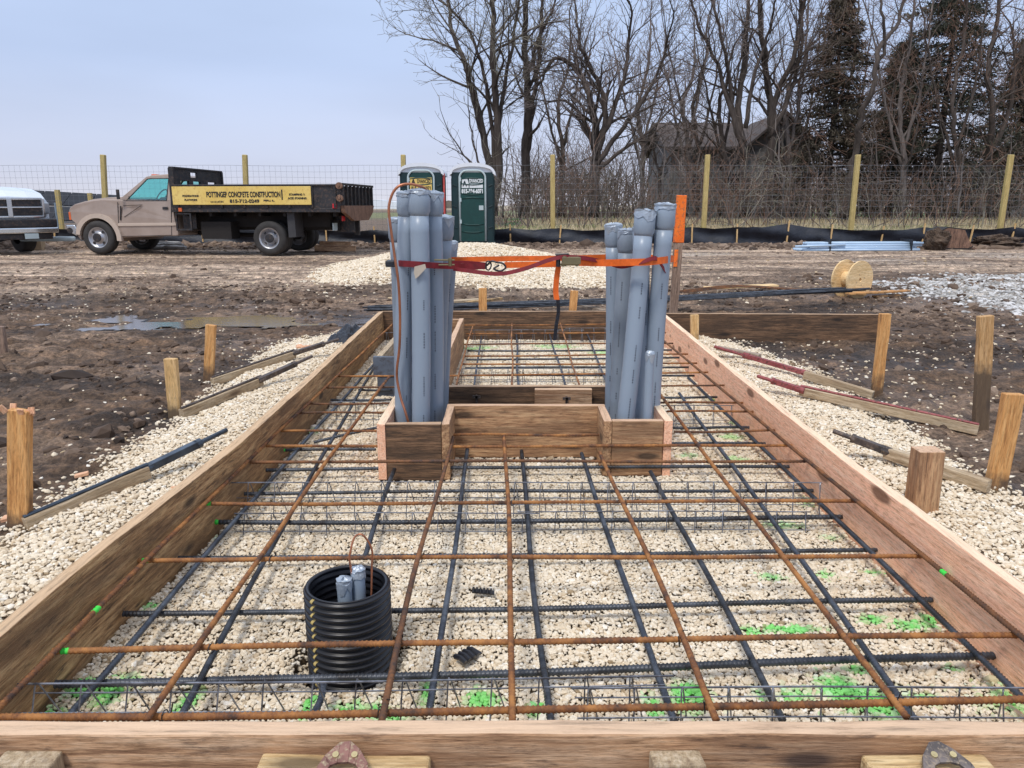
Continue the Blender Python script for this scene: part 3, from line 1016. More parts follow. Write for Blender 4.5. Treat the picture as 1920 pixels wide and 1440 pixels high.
# clods: near mud, track edges, windrow by the silt fence
xa, ya = jgrid(-9, 10, 1.6, 12.5, 0.06)
k = (gravel_side(xa, ya) < -0.06) & (rng.random(len(xa)) < 0.16 + 0.6 * sstep(0.5, 0.66, fbm(xa * 1.2, ya * 1.2, 3, 160))) & ~((xa > lx(ya) - .06) & (xa < rx(ya) + .06) & (ya < 6.75)) & (puddle(xa, ya) < -0.3) & (heap(xa, ya) < 0.03)
xc, yc = xa[k], ya[k]
sc_ = 0.017 * np.exp(rng.normal(0, 0.55, len(xc)))
xa, ya = jgrid(-14, 18, 11.5, 20.5, 0.22)
k = (rng.random(len(xa)) < 0.28 * sstep(0.45, 0.65, fbm(xa * .4, ya * 2, 3, 161)) + 0.03) & (heap(xa, ya) < 0.03)
xd, yd = xa[k], ya[k]
sd_ = 0.03 * np.exp(rng.normal(0, 0.4, len(xd)))
xa, ya = jgrid(-16, 18, 20.7, 22.7, 0.11)
k = rng.random(len(xa)) < 0.65
xe, ye = xa[k], ya[k]
se_ = 0.06 * np.exp(rng.normal(0, 0.45, len(xe)))
xa, ya = jgrid(-15, 0.5, 23.2, 34, 0.22)
k = rng.random(len(xa)) < 0.5
xf_, yf_ = xa[k], ya[k]
sf_ = 0.09 * np.exp(rng.normal(0, 0.4, len(xf_)))
X_ = np.concatenate([xc, xd, xe, xf_])
Y_ = np.concatenate([yc, yd, ye, yf_])
SC_ = np.concatenate([sc_, sd_, se_, sf_])
shd = np.clip(rng.normal(0.5, 0.25, len(X_)) + np.where(Y_ > 11, 0.25, 0), 0, 1)
scatter('mud_clods', np.stack([X_, Y_, ground_h(X_, Y_) - SC_ * 0.15], 1), SC_, shd, CLOD, None, 1, label='dark clods of churned mud across the site', cat='mud clods')

# tan road grit
xa, ya = jgrid(-14, 16, 9.5, 20.6, 0.11)
k = (rng.random(len(xa)) < 0.16) & (heap(xa, ya) < 0.03)
xa, ya = xa[k], ya[k]
scatter('road_grit', np.stack([xa, ya, ground_h(xa, ya)], 1), 0.013 * np.exp(rng.normal(0, 0.4, len(xa))), rng.random(len(xa)) * 0.35, GRAV, None, 1, label='grit and small stones trodden into the tan haul road', cat='stones')

# ------------------------------------------------------------ the form
TOPZ = 0.25
BH = 0.286
zc = TOPZ - BH / 2
ORD = ['nearest', 'second', 'third', 'fourth', 'fifth', 'sixth', 'seventh', 'eighth', 'ninth', 'tenth', 'eleventh', 'twelfth', 'thirteenth', 'fourteenth', 'fifteenth', 'sixteenth', 'seventeenth', 'eighteenth', 'nineteenth', 'twentieth']


def sideboard(f, sgn, mat, name, label):
    y0, y1 = YF + 0.0, 6.66
    x0, x1 = float(f(y0)) + sgn * 0.019, float(f(y1)) + sgn * 0.019

    def bw(t):
        yy = y0 + (y1 - y0) * t
        return -(float(f(yy)) + sgn * 0.019 - (x0 + (x1 - x0) * t))
    o = beam(name, (x0, y0, zc), (x1, y1, zc), 0.038, BH, mat, nseg=36, bowf=bw)
    return tag(o, label, 'form board')


sideboard(lx, -1, W_DARK, 'form_board', 'long brown weathered form board along the left side of the form')
sideboard(rx, 1, W_PINK, 'form_board', 'long new pinkish form board along the right side of the form')
tag(beam('form_board', (-1.5, YF - 0.0195, zc + .001), (1.55, YF - 0.0195, zc + .001), 0.038, BH, W_FRONT, bevel=0.005, rough=0.0025), 'stained form board across the bottom of the picture, closing the near end of the form', 'form board')
tag(beam('form_board', (-1.14, 6.68, zc), (1.32, 6.68, zc), 0.038, BH, W_BLACK), 'dark form board closing the far end of the form behind the conduits', 'form board')
p0, p1 = at(1306, 588, TOPZ), at(1648, 587, TOPZ)
tag(beam('form_board', (1.33, 6.62, zc + .003), (p1.x, 6.55, zc + .003), 0.038, 0.26, W_BLACK), 'dark form board sticking out to the right beyond the far right corner of the form', 'form board')

# inner box-outs
gb = 'boards of the conduit box-out'
bx = thing('conduit_box_form', 'double wooden box-out around the two grey conduit bundles, joined by cross boards', 'box form', (0, 0, 0))
bz, bh = TOPZ - 0.125, 0.25
beam('front_panel', (-0.535, 3.139, bz), (-0.30, 3.139, bz), 0.034, bh, W_BLACK, parent=bx)['label'] = 'black stained front panel of the left box'
beam('side_panel', (-0.5545, 3.12, bz), (-0.5545, 3.80, bz), 0.036, bh, W_PINK, parent=bx)
beam('side_panel', (-0.2815, 3.12, bz), (-0.2815, 3.42, bz), 0.034, bh, W_BOX, parent=bx)
beam('cross_board', (-0.30, 3.44, bz + .001), (0.43, 3.44, bz + .001), 0.036, bh, W_BOX, parent=bx)['label'] = 'clean brown board joining the two boxes at the front'
beam('side_panel', (0.411, 3.17, bz), (0.411, 3.42, bz), 0.036, bh, W_BOX, parent=bx)
beam('front_panel', (0.431, 3.189, bz), (0.651, 3.189, bz), 0.034, bh, W_BOX, parent=bx)['label'] = 'brown front panel of the right box'
beam('side_panel', (0.6715, 3.17, bz), (0.6715, 3.80, bz), 0.036, bh, W_PINK, parent=bx)
beam('cross_board', (-0.575, 3.822, bz + .002), (0.69, 3.822, bz + .002), 0.036, bh, W_BLACK, parent=bx)['label'] = 'dark board closing the boxes at the back'
beam('splice_board', (0.115, 3.785, TOPZ - 0.065), (0.405, 3.785, TOPZ - 0.065), 0.036, 0.12, W_FRONT, parent=bx)
for X in (-0.18, 0.275):
    yb = 3.80 if X < 0 else 3.765
    mb = MB().tube([(X, yb - 0.03, TOPZ - 0.045), (X, yb, TOPZ - 0.045)], 0.007, 8)
    mb.tube([(X, yb - 0.012, TOPZ - 0.05), (X, yb - 0.014, TOPZ - 0.12)], 0.006, 6).box(X - 0.02, X + 0.02, yb - 0.03, yb - 0.022, TOPZ - 0.052, TOPZ - 0.038)
    mb.build('bolt', DKMET, bx)
rb = thing('rear_box_form', 'open box of boards behind the left conduits with a blue grey front board', 'box form', (0, 0, 0))
BGREY = rough_mat('blue_grey_coated_board', (0.075, 0.09, 0.12), (0.125, 0.15, 0.19), 6, 0.6, c3=(0.06, 0.06, 0.07))
beam('front_panel', (-0.85, 4.62, TOPZ - 0.062), (-0.40, 4.62, TOPZ - 0.062), 0.036, 0.12, BGREY, parent=rb)
beam('front_panel', (-0.83, 4.625, TOPZ - 0.195), (-0.42, 4.625, TOPZ - 0.195), 0.03, 0.13, BGREY, parent=rb)
beam('side_panel', (-0.815, 4.64, bz), (-0.815, 6.25, bz), 0.036, bh, W_BRACE, parent=rb)
beam('side_panel', (-0.413, 4.60, bz), (-0.413, 6.25, bz), 0.036, bh, W_BOX, parent=rb)
beam('back_panel', (-0.80, 6.2, bz), (-0.43, 6.2, bz), 0.034, bh, W_BOX, parent=rb)
beam('cross_board', (-0.797, 5.45, bz), (-0.432, 5.45, bz), 0.034, bh, W_STAKEY, parent=rb)


def crumple(name, c, sx, sy, h, seed, label, cat, mat=TARP):
    n_ = 26
    u = np.linspace(-1, 1, n_)
    U, W = np.meshgrid(u, u)
    e = np.clip(1 - np.maximum(abs(U), abs(W)) ** 3, 0, 1)
    Z = h * e * (0.35 + 1.1 * np.abs(fbm(U * 2.4 + seed, W * 2.4, 4, seed) - 0.5) * 2) - 0.02 * (1 - e)
    ang = 0.3
    X = c[0] + sx * (U * (1 + 0.2 * (fbm(W * 2, U * 0 + 1, 2, seed) - .5)))
    Y = c[1] + sy * W
    V_ = np.stack([X.ravel(), Y.ravel(), (Z + c[2]).ravel()], 1)
    i_ = (np.arange(n_ - 1)[:, None] * n_ + np.arange(n_ - 1)[None, :]).ravel()
    o_ = np_mesh(name, V_, np.stack([i_, i_ + 1, i_ + n_ + 1, i_ + n_], 1), mat, smooth=True)
    md = o_.modifiers.new('thickness', 'SOLIDIFY')
    md.thickness = 0.002
    return tag(o_, label, cat)


crumple('plastic_sheet', (-0.61, 5.85, 0.06), 0.16, 0.30, 0.26, 5, 'crumpled black plastic sheet stuffed in the box behind the left conduits', 'plastic sheet')
pA = at(668, 603, 0.1)
crumple('plastic_sheet', (pA.x + 0.03, 6.45, 0.06), 0.10, 0.40, 0.10, 8, 'black plastic sheet lying outside the far left corner of the form', 'plastic sheet')

# ------------------------------------------------------------ reinforcing bars


def rebar(a, b, r, mat, label, group, green=(), bow=0.004, ties=()):
    a, b = Vector(a), Vector(b)
    L = (b - a).length
    xd = (b - a).normalized()
    yd = Vector((0, 0, 1)).cross(xd).normalized()
    zd = xd.cross(yd)
    dist = min(a.y, b.y)
    pitch = 0.0105 if (a.y + b.y) / 2 < 2.2 or abs(a.y - b.y) > 1 else 0.014
    sl = L > 3
    n_ = int(L / pitch) * 3
    if (a.y + b.y) / 2 > 4.5 and not sl:
        n_ = int(L / 0.05)
        rib = False
    else:
        rib = True
    t = np.linspace(0, L, n_ + 1)
    ns_ = 8
    ph = np.arange(ns_) * 2 * math.pi / ns_
    T, PH = np.meshgrid(t, ph, indexing='ij')
    rr = np.full_like(T, r)
    if rib:
        fr = (T / pitch + 0.35 * np.abs(np.sin(PH))) % 1.0
        rr = r * (0.88 + 0.27 * (fr < 0.36)) + r * 0.06 * (np.abs(np.cos(PH)) > 0.95)
    bw = bow * np.sin(T / L * math.pi * random.choice((1, 2, 1.5))) * random.choice((-1, 1)) + 0.0015 * np.sin(T * 5 + random.random() * 6)
    V_ = np.stack([T, bw + np.cos(PH) * rr, np.sin(PH) * rr + 0.4 * bw], 2).reshape(-1, 3)
    i_, k_ = np.meshgrid(np.arange(n_), np.arange(ns_), indexing='ij')
    i_, k_ = i_.ravel(), k_.ravel()
    k2 = (k_ + 1) % ns_
    F_ = np.stack([i_ * ns_ + k_, i_ * ns_ + k2, (i_ + 1) * ns_ + k2, (i_ + 1) * ns_ + k_], 1)
    F_ = np.concatenate([F_, [[0, 3, 2, 1], [0, 5, 4, 3], [0, 7, 6, 5]], n_ * ns_ + np.array([[0, 1, 2, 3], [0, 3, 4, 5], [0, 5, 6, 7]])])
    o = np_mesh('rebar', V_, F_, mat, smooth=True)
    ga = o.data.attributes.new('green', 'FLOAT', 'POINT')
    gv = np.zeros(T.shape)
    for g0, g1 in green:
        gv = np.maximum(gv, ((T > g0) & (T < g1)).astype(float))
    ga.data.foreach_set('value', gv.ravel().astype(np.float32))
    o.matrix_world = Matrix(((xd.x, yd.x, zd.x, a.x), (xd.y, yd.y, zd.y, a.y), (xd.z, yd.z, zd.z, a.z), (0, 0, 0, 1)))
    for tx in ties:
        q = []
        for k in range(9):
            th = k / 8 * 2 * math.pi
            q.append((tx + 0.4 * r * math.cos(th) + 0.003 * (k - 4) / 4, (r + 0.003) * math.cos(th) * 1.1, (r + 0.003) * math.sin(th) * 1.1 - 0.3 * r))
        q += [(tx + 0.012, 0.012, r + 0.012), (tx + 0.02, 0.004, r + 0.016)]
        MB().tube(q, 0.0016, 4).build('tie_wire', STEEL, o)
    return tag(o, label, 'rebar', group)


ZT, ZT2, ZB, ZB2 = 0.142, 0.156, 0.042, 0.058
GT, GL, GBT, GBL = 'rusty crosswise bars of the top mat', 'rusty lengthwise bars of the top mat', 'black crosswise bars of the bottom mat', 'black lengthwise bars of the bottom mat'
LKX = [-.68, -.26, 0, .385, .775]
trust = [((-60, 1346), (1990, 1314), .0080), ((100, 1220), (1925, 1190), .0075), ((255, 1051), (1754, 1041), .0070), ((375, 944), (1613, 940), .0068),
         ((455, 867), (1529, 864), .0066), ((476, 836), (1498, 836), .0066)]
for i, (a, b, r) in enumerate(trust):
    A, B = at(*a, ZT), at(*b, ZT)
    gr = [(0.02, 0.038)] if i in (1, 2, 3) else []
    tie = [k * (H - ZT) / .974 - A.x for k in LKX[:5]] if i < 4 else []
    rebar(A, B, r, RUST if i not in (4,) else RUST2, f'{ORD[i]} rusty crosswise bar of the top mat counting from the front board' if i else 'rusty crosswise bar lying closest behind the front board', GT, gr, ties=tie)
short = [((505, 808), (706, 808), 'rusty short bar left of the left conduit box, nearest of those beside it'), ((545, 775), (722, 773), 'rusty short bar left of the left conduit box, second of those beside it'),
         ((577, 757), (738, 757), 'rusty short bar left of the conduits, farthest of those beside the box'), ((1264, 809), (1467, 808), 'rusty short bar right of the right conduit box, nearest of those beside it'),
         ((1250, 771), (1430, 771), 'rusty short bar right of the right conduit box, second of those beside it'), ((1236, 755), (1398, 754), 'rusty short bar right of the conduits, farthest of those beside the box')]
for a, b, lb in short:
    rebar(at(*a, ZT), at(*b, ZT), .0058, random.choice((RUST, RUST2)), lb, 'short rusty bars either side of the conduit boxes')
A, B = at(842, 815, ZT), at(1128, 815, ZT)
rebar(A, B, .006, RUST, 'rusty bar lying just in front of the board between the two conduit boxes', None)
far = [(612, 727, 1358, 722), (632, 706, 1327, 698), (866, 683, 1307, 681), (868, 668, 1290, 664), (870, 646, 1262, 643), (874, 626, 1262, 624), (735, 610, 1262, 608)]
for i, (a, b, c, d) in enumerate(far):
    A, B = at(a, b, ZT), at(c, d, ZT)
    B.x = min(B.x, 1.25)
    rebar(A, B, .0058, RUST2 if i in (0, 4) else RUST, f'{ORD[i] if i else "first"} rusty crosswise bar beyond the conduit boxes', 'rusty crosswise bars beyond the conduit boxes')
black = [((105, 1282), (1890, 1232), .0098, 'thick black ribbed bar lying across just behind the front wire supports'), ((232, 1150), (1768, 1127), .0082, 'black crosswise bar passing behind the corrugated pipe'),
         ((290, 1046), (1655, 1031), .0075, 'black crosswise bar just behind the rusty one near the middle of the form'), ((392, 979), (1605, 972), .0088, 'thick half rusty crosswise bar with a green left end'),
         ((452, 926), (1553, 918), .0075, 'dark crosswise bar beneath the second wire support'), ((495, 881), (1495, 875), .008, 'black crosswise bar in front of the conduit boxes')]
for i, (a, b, r, lb) in enumerate(black):
    rebar(at(*a, ZB), at(*b, ZB), r, BLACKBAR, lb, GBT, [(0, 0.035)] if i == 3 else [], bow=0.006)
for a, b, lb in (((515, 844), (705, 843), 'short black bar with green end left of the left conduit box'), ((1258, 832), (1450, 832), 'short black bar at the foot of the right conduit box'),
                 ((1262, 802), (1410, 802), 'short black bar right of the right conduit box, second from the front'), ((1228, 745), (1345, 745), 'short black bar behind the right conduit box'),
                 ((620, 750), (735, 749), 'short black bar behind the left conduit box'), ((672, 731), (735, 731), 'very short black bar left of the conduits near the blue grey board')):
    rebar(at(*a, ZB), at(*b, ZB), .0075, BLACKBAR, lb, 'short black bars beside the conduit boxes', [(0, .05)] if a[0] == 515 else [])
for i, (a, b, c, d) in enumerate([(872, 704, 1302, 704), (872, 690, 1292, 688), (874, 674, 1280, 671), (876, 658, 1268, 656)]):
    rebar(at(a, b, ZB), at(c, d, ZB), .0075, BLACKBAR, f'{ORD[i] if i else "first"} black crosswise bar beyond the conduit boxes', 'black crosswise bars beyond the conduit boxes')

lr = [([(-40, 1362), (110, 1212), (270, 1046), (378, 942), (455, 868), (735, 606)], 'rusty lengthwise bar running close along the left form board', RUST, 1),
      ([(276, 1350), (730, 706)], 'rusty lengthwise bar left of the corrugated pipe', RUST, 0), ([(714, 1352), (740, 1160), (765, 1040), (847, 818)], 'dark rusty lengthwise bar touching the right side of the corrugated pipe', RUST2, 0),
      ([(960, 1352), (945, 818)], 'rusty lengthwise bar down the middle of the form', RUST, 0), ([(1344, 1350), (1205, 1045), (1128, 850)], 'rusty lengthwise bar ending at the right conduit box', RUST, 0),
      ([(1700, 1344), (1235, 735)], 'rusty lengthwise bar right of the right conduit box', RUST, 0), ([(1985, 1250), (1735, 1043), (1610, 941), (1500, 840), (1240, 636)], 'rusty lengthwise bar running close along the right form board', RUST2, 1)]
for pts, lb, mt, gr in lr:
    A, B = at(*pts[0], ZT2), at(*pts[-1], ZT2)
    A.y = max(A.y, YF + 0.01)
    L = (B - A).length
    rebar(A, B, .0068, mt, lb, GL, [(0.43, 0.452)] if gr else [], bow=0.008)
for i, (a, b, c, d) in enumerate([(856, 722, 886, 612), (960, 724, 960, 606), (1087, 724, 1050, 606)]):
    rebar(at(a, b, ZT2), at(c, d, ZT2), .006, RUST, ['leftmost', 'middle', 'rightmost'][i] + ' rusty lengthwise bar beyond the conduit boxes', 'rusty lengthwise bars beyond the conduit boxes')
lb_ = [((120, 1352), (705, 676), 'black lengthwise bar nearest the left form board'), ((335, 1350), (698, 690), 'black lengthwise bar left of the pipe, turning rusty at its far end'), ((585, 1345), (607, 1283), 'dark bar end lying at the front foot of the corrugated pipe'), ((684, 1046), (740, 880), 'dark lengthwise bar starting just behind the corrugated pipe'),
       ((806, 1330), (876, 842), 'black lengthwise bar just right of the corrugated pipe'), ((1032, 1352), (976, 845), 'black lengthwise bar just right of the middle'), ((1265, 1352), (1090, 850), 'black lengthwise bar halfway between the middle and the right box'),
       ((1468, 1350), (1222, 885), 'black lengthwise bar ending under the right conduit box'), ((1718, 1352), (1275, 738), 'black lengthwise bar hidden close beneath a rusty one on the right'), ((1935, 1325), (1290, 708), 'black lengthwise bar nearest the right form board')]
for i, (a, b, lb) in enumerate(lb_):
    A, B = at(*a, ZB2), at(*b, ZB2)
    A.y = max(A.y, YF + 0.02)
    rebar(A, B, .0078, [BLUEBAR, BLACKBAR][i % 2], lb, GBL, bow=0.006)
for i, (a, b, c, d) in enumerate([(890, 722, 902, 630), (972, 722, 968, 625), (1060, 722, 1030, 625), (1140, 722, 1100, 625)]):
    rebar(at(a, b, ZB2), at(c, d, ZB2), .0075, BLUEBAR, ['leftmost', 'second from the left', 'third from the left', 'rightmost'][i] + ' dark lengthwise bar beyond the conduit boxes', 'dark lengthwise bars beyond the conduit boxes')
rebar(at(588, 829, .045), at(742, 795, .10), .0075, BLACKBAR, 'loose black bar lying slantwise left of the left conduit box', None)


def bolster(x0, x1, y, z0, ztop, label, pitch=0.1, skew=0.0, splay=0.035, n0=0):
    o = thing('wire_bar_support', label, 'bar support', (x0, y, 0), 'wire supports under the top mat')
    L = x1 - x0
    w_ = 0.0021
    for sgn in (-1, 1):
        MB().tube([(0.01, sgn * splay, z0), (L * .5, sgn * splay + .003, z0 + .002), (L - 0.01, sgn * splay + skew, z0)], w_ * .9, 5).build('runner_wire', WIRE, o)
    k = 0.04
    lg = MB().tube([(0, 0, ztop), (L * .5, 0.004, ztop + .002), (L, skew, ztop)], w_ * 1.15, 5)
    while k < L:
        s = skew * k / L
        dx = random.uniform(-.004, .004)
        lg.tube([(k + dx - 0.006, -splay + s, z0 - .05), (k + dx - .002, -0.004 + s, ztop - 0.006), (k + dx, s, ztop + 0.002), (k + dx + .004, 0.004 + s, ztop - 0.006), (k + 0.022, splay + s, z0 - .05)], w_ * .9, 5)
        k += pitch
    lg.build('top_wire', WIRE, o)
    return o


bolster(-1.08, 0.36, 1.485, 0.085, 0.132, 'wire bar support along the left half of the front board', skew=0.03)
bolster(0.13, 1.19, 1.475, 0.08, 0.128, 'wire bar support along the right half of the front board', skew=0.0)
pa = at(395, 914, .10)
bolster(pa.x + .02, 0.30, pa.y - .03, 0.055, 0.130, 'wire bar support across the left half of the form in front of the conduit boxes')
bolster(0.22, 1.17, pa.y - .03, 0.055, 0.130, 'wire bar support across the right half of the form in front of the conduit boxes')
bolster(-1.0, 0.1, 2.585, 0.015, 0.07, 'low wire bar support lying just nearer than the tall one on the left')
bolster(0.02, 1.08, 2.60, 0.015, 0.07, 'low wire bar support lying just nearer than the tall one on the right')
bolster(-0.98, -0.60, 4.0, 0.03, 0.12, 'short wire bar support left of the conduits')
bolster(0.72, 1.17, 3.92, 0.03, 0.12, 'short wire bar support right of the conduits')
bolster(-0.36, 0.6, 6.35, 0.03, 0.135, 'wire bar support by the far end board, left length')
bolster(0.45, 1.15, 6.42, 0.03, 0.14, 'wire bar support by the far end board, right length')
bolster(-1.08, -0.84, 6.3, 0.03, 0.12, 'wire bar support in the far left corner of the form')
bolster(-0.37, 0.7, 4.95, 0.02, 0.10, 'wire bar support halfway between the conduits and the far board')

# ------------------------------------------------------------ corrugated pipe with its stubs
CX, CY, CR = PIPE[0], PIPE[1], 0.11
cp = thing('corrugated_pipe', 'short black corrugated drain pipe with yellow stripe standing in the gravel', 'drain pipe', (CX, CY, 0))
ringz, prof = 0.0, []
NR, zt = 15, 0.207
for k in range(NR):
    z0 = -0.08 + (zt + 0.08) * k / NR
    hh_ = (zt + 0.08) / NR
    for t, q in ((0.0, 0.094), (0.16, 0.0945), (0.30, 0.102), (0.42, 0.1045), (0.62, 0.1045), (0.76, 0.102), (0.9, 0.0945)):
        prof.append((q, z0 + hh_ * t))
prof.append((0.1, zt + 0.001))
prof.append((0.094, zt + 0.002))
for k in range(NR, 0, -1):
    z0 = -0.08 + (zt + 0.08) * (k - 1) / NR
    hh_ = (zt + 0.08) / NR
    for t, q in ((0.9, 0.089), (0.6, 0.094), (0.4, 0.094), (0.1, 0.089)):
        prof.append((q, z0 + hh_ * t))


def lathe(name, prof, mat, parent, n_=64, a0=0, a1=2 * math.pi, closed=True, off=0.0, tilt=None):
    prof = [(q_ * (1.05 if parent is cp else 1), z_) for q_, z_ in prof]
    ang = np.linspace(a0, a1, n_, endpoint=not closed)
    vs, fs = [], []
    for a in ang:
        for r_, z_ in prof:
            vs.append(((r_ + off) * math.cos(a), (r_ + off) * math.sin(a), z_))
    P_ = len(prof)
    m_ = n_ if closed else n_ - 1
    for i in range(m_):
        j = (i + 1) % n_
        for k in range(P_ - 1):
            fs.append((i * P_ + k, j * P_ + k, j * P_ + k + 1, i * P_ + k + 1))
    return MB().add(vs, fs).build(name, mat, parent, smooth=True)


lathe('shell', prof, BLKPL, cp)
for k in range(NR):
    z0 = -0.08 + (zt + 0.08) * k / NR
    hh_ = (zt + 0.08) / NR
    a_ = R(228) + 0.012 * math.sin(k)
    pr = [(0.0946, z0 + hh_ * .16), (0.1022, z0 + hh_ * .30), (0.1047, z0 + hh_ * .42), (0.1047, z0 + hh_ * .62), (0.1022, z0 + hh_ * .76), (0.0946, z0 + hh_ * .9)]
    lathe('stripe_mark', pr, YSTR, cp, 4, a_ - 0.035, a_ + 0.035 + 0.01 * (k % 3), False, 0.0008)


def taped_top(mb, p, d, r, seed):
    rnd = random.Random(seed)
    d = d.normalized()
    a = d.orthogonal().normalized()
    b = d.cross(a)
    n_, K = 14, 7
    vs, fs = [], []
    for k in range(K):
        t = k / (K - 1)
        zz = -0.014 + 0.018 * t
        rr = r + 0.0012 + 0.001 * math.sin(t * 9 + seed)
        if k >= K - 2:
            rr = r * (0.75 if k == K - 2 else 0.2)
        for i in range(n_):
            th = 2 * math.pi * i / n_
            q = rr * (1 + rnd.uniform(-.01, .045))
            dz = rnd.uniform(-.005, .005) - (0.035 * rnd.random() ** 2 if k == 0 else 0)
            vs.append(p + a * (q * math.cos(th)) + b * (q * math.sin(th)) + d * (zz + dz))
    for k in range(K - 1):
        for i in range(n_):
            j = (i + 1) % n_
            fs.append((k * n_ + i, k * n_ + j, (k + 1) * n_ + j, (k + 1) * n_ + i))
    fs.append(tuple((K - 1) * n_ + i for i in range(n_)))
    mb.add(vs, fs)


def conduit(base, top, r, bell, label, group, mat=PVC, seed=1, tapetop=True, mid=None):
    r = r * (1.09 if r > .025 else 1.1)
    base, top = Vector(base), Vector(top)
    o = thing('conduit_pipe', label, 'conduit', base, group)
    b0 = Vector((0, 0, 0))
    T = top - base
    d = T.normalized()
    L = T.length
    pts, rad = [], []
    NS = 16
    off = Vector(mid) if mid else Vector((0, 0, 0))
    for i in range(NS + 1):
        t = i / NS
        pts.append(T * (t * (1 - (bell + 0.02) / L if bell else 1)) + off * math.sin(math.pi * t))
        rad.append(r)
    mb = MB().tube(pts, rad, 20)
    mb.build('pipe', mat, o, smooth=True)
    for q in o.children:
        pass
    if bell:
        q0 = T - d * (bell + 0.022)
        MB().tube([q0, q0 + d * 0.012, q0 + d * 0.02, T - d * 0.002, T], [r, r + .002, r * 1.16, r * 1.16, r * 1.12], 20).build('bell', mat, o, smooth=True)
    if tapetop:
        mb = MB()
        taped_top(mb, T, d, r * (1.16 if bell else 1), seed)
        mb.build('tape_cap', TAPE, o, smooth=False)
    # printed marking: short dashes down the side that faces the camera
    if r > 0.03:
        rnd = random.Random(seed)
        pm = MB()
        t = 0.12 + rnd.random() * .15
        ph = rnd.uniform(-.6, .6)
        while t < 0.82:
            c = T * t * (1 - (bell + .02) / L if bell else 1) + off * math.sin(math.pi * t)
            nrm = Vector((math.sin(ph), -math.cos(ph), 0))
            tg = Vector((math.cos(ph), math.sin(ph), 0))
            q = c + nrm * (r + 0.0006)
            for s_ in range(rnd.randint(3, 9)):
                hh2 = rnd.uniform(.004, .009)
                pm.bar(q, q + d * hh2, 0.0045, 0.0006, up=nrm)
                q = q + d * (hh2 + 0.004)
            t += rnd.uniform(.09, .2)
        pm.build('print_mark', PRINT, o)
    return o


def gp(px, pyt, pyb, pxb, Y0, Yt):
    b_ = dp(pxb, pyb, Y0)
    tt = dp(px, pyt, Yt)
    # carry the line down to the bottom of the box
    k = (b_.z - 0.0) / (tt.z - b_.z)
    return (b_ - (tt - b_) * k, tt)


GL_ = 'grey conduits strapped together in the left bundle'
GR_ = 'grey conduits strapped together in the right bundle'
LB = [(786, 356, 785, 788, 3.33, 3.33, .0375, .085, 'tall front conduit of the left bundle with a taped bell end', PVC),
      (763, 360, 785, 757, 3.40, 3.36, .034, .08, 'tall grey conduit beside the copper wire in the left bundle', PVC),
      (813, 360, 780, 815, 3.47, 3.42, .034, .08, 'tall grey conduit on the right of the front one in the left bundle', PVC),
      (834, 405, 760, 822, 3.66, 3.56, .034, .085, 'shorter conduit with a dark taped top on the right of the left bundle', PVCD),
      (745, 409, 770, 753, 3.62, 3.58, .034, .085, 'shorter conduit at the left edge of the left bundle behind the tall ones', PVCD),
      (846, 452, 750, 830, 3.70, 3.72, .030, 0, 'lowest conduit half hidden at the back right of the left bundle', PVCD),
     (771, 385, 765, 779, 3.52, 3.50, .034, .085, 'conduit standing in the gap behind the two tall front pipes of the left bundle', PVCD),
      (795, 395, 765, 800, 3.60, 3.62, .034, .085, 'conduit hidden in the middle of the left bundle', PVCD)]
for i, (px, pyt, pyb, pxb, Y0, Yt, r, bell, lb, mt) in enumerate(LB):
    b_, t_ = gp(px, pyt, pyb, pxb, Y0, Yt)
    conduit(b_, t_, r, bell, lb, GL_, mt, seed=i + 1, mid=(0.006 * (-1) ** i, 0, 0))
RB = [(1150, 420, 755, 1146, 3.72, 3.68, .032, .085, 'conduit at the left edge of the right bundle with a taped top', PVC),
      (1176, 430, 770, 1158, 3.62, 3.60, .034, .085, 'second conduit from the left in the right bundle, wrapped in wrinkled tape', PVCD),
      (1211, 394, 780, 1172, 3.36, 3.42, .037, .09, 'wide conduit at the front of the right bundle leaning slightly', PVC),
      (1248, 382, 780, 1222, 3.46, 3.44, .036, .09, 'tallest conduit at the right edge of the right bundle', PVC),
      (1203, 425, 780, 1202, 3.47, 3.50, .032, .09, 'conduit standing behind the front one in the right bundle', PVC),
      (1185, 436, 760, 1180, 3.70, 3.70, .032, .09, 'conduit hidden at the back of the right bundle', PVCD)]
for i, (px, pyt, pyb, pxb, Y0, Yt, r, bell, lb, mt) in enumerate(RB):
    b_, t_ = gp(px, pyt, pyb, pxb, Y0, Yt)
    conduit(b_, t_, r, bell, lb, GR_, mt, seed=i + 31, mid=(0.005 * (-1) ** i, 0, 0))
b_, t_ = gp(1219, 660, 780, 1214, 3.27, 3.27)
conduit(b_, t_, .017, 0, 'short thin conduit with a crumpled taped top in front of the right bundle', None, PVC, seed=50)
b_ = Vector((CX + .0, CY - .015, 0))
q = dp(645, 1085, CY - .01)
conduit((q.x, CY - .01, 0), q, .017, 0, 'short taped conduit stub inside the corrugated pipe, left one', None, PVC, seed=51)
q = dp(671, 1066, CY + .012)
conduit((q.x, CY + .012, 0), q, .0155, 0, 'taller taped conduit stub inside the corrugated pipe, right one', None, PVC, seed=52)


def spline(pts, n_=8):
    out = []
    P_ = [Vector(p) for p in pts]
    P_ = [P_[0] * 2 - P_[1]] + P_ + [P_[-1] * 2 - P_[-2]]
    for i in range(1, len(P_) - 2):
        for k in range(n_):
            t = k / n_
            out.append(0.5 * ((2 * P_[i]) + (P_[i + 1] - P_[i - 1]) * t + (2 * P_[i - 1] - 5 * P_[i] + 4 * P_[i + 1] - P_[i + 2]) * t * t + (3 * P_[i] - P_[i - 1] - 3 * P_[i + 1] + P_[i + 2]) * t ** 3))
    out.append(P_[-2])
    return out


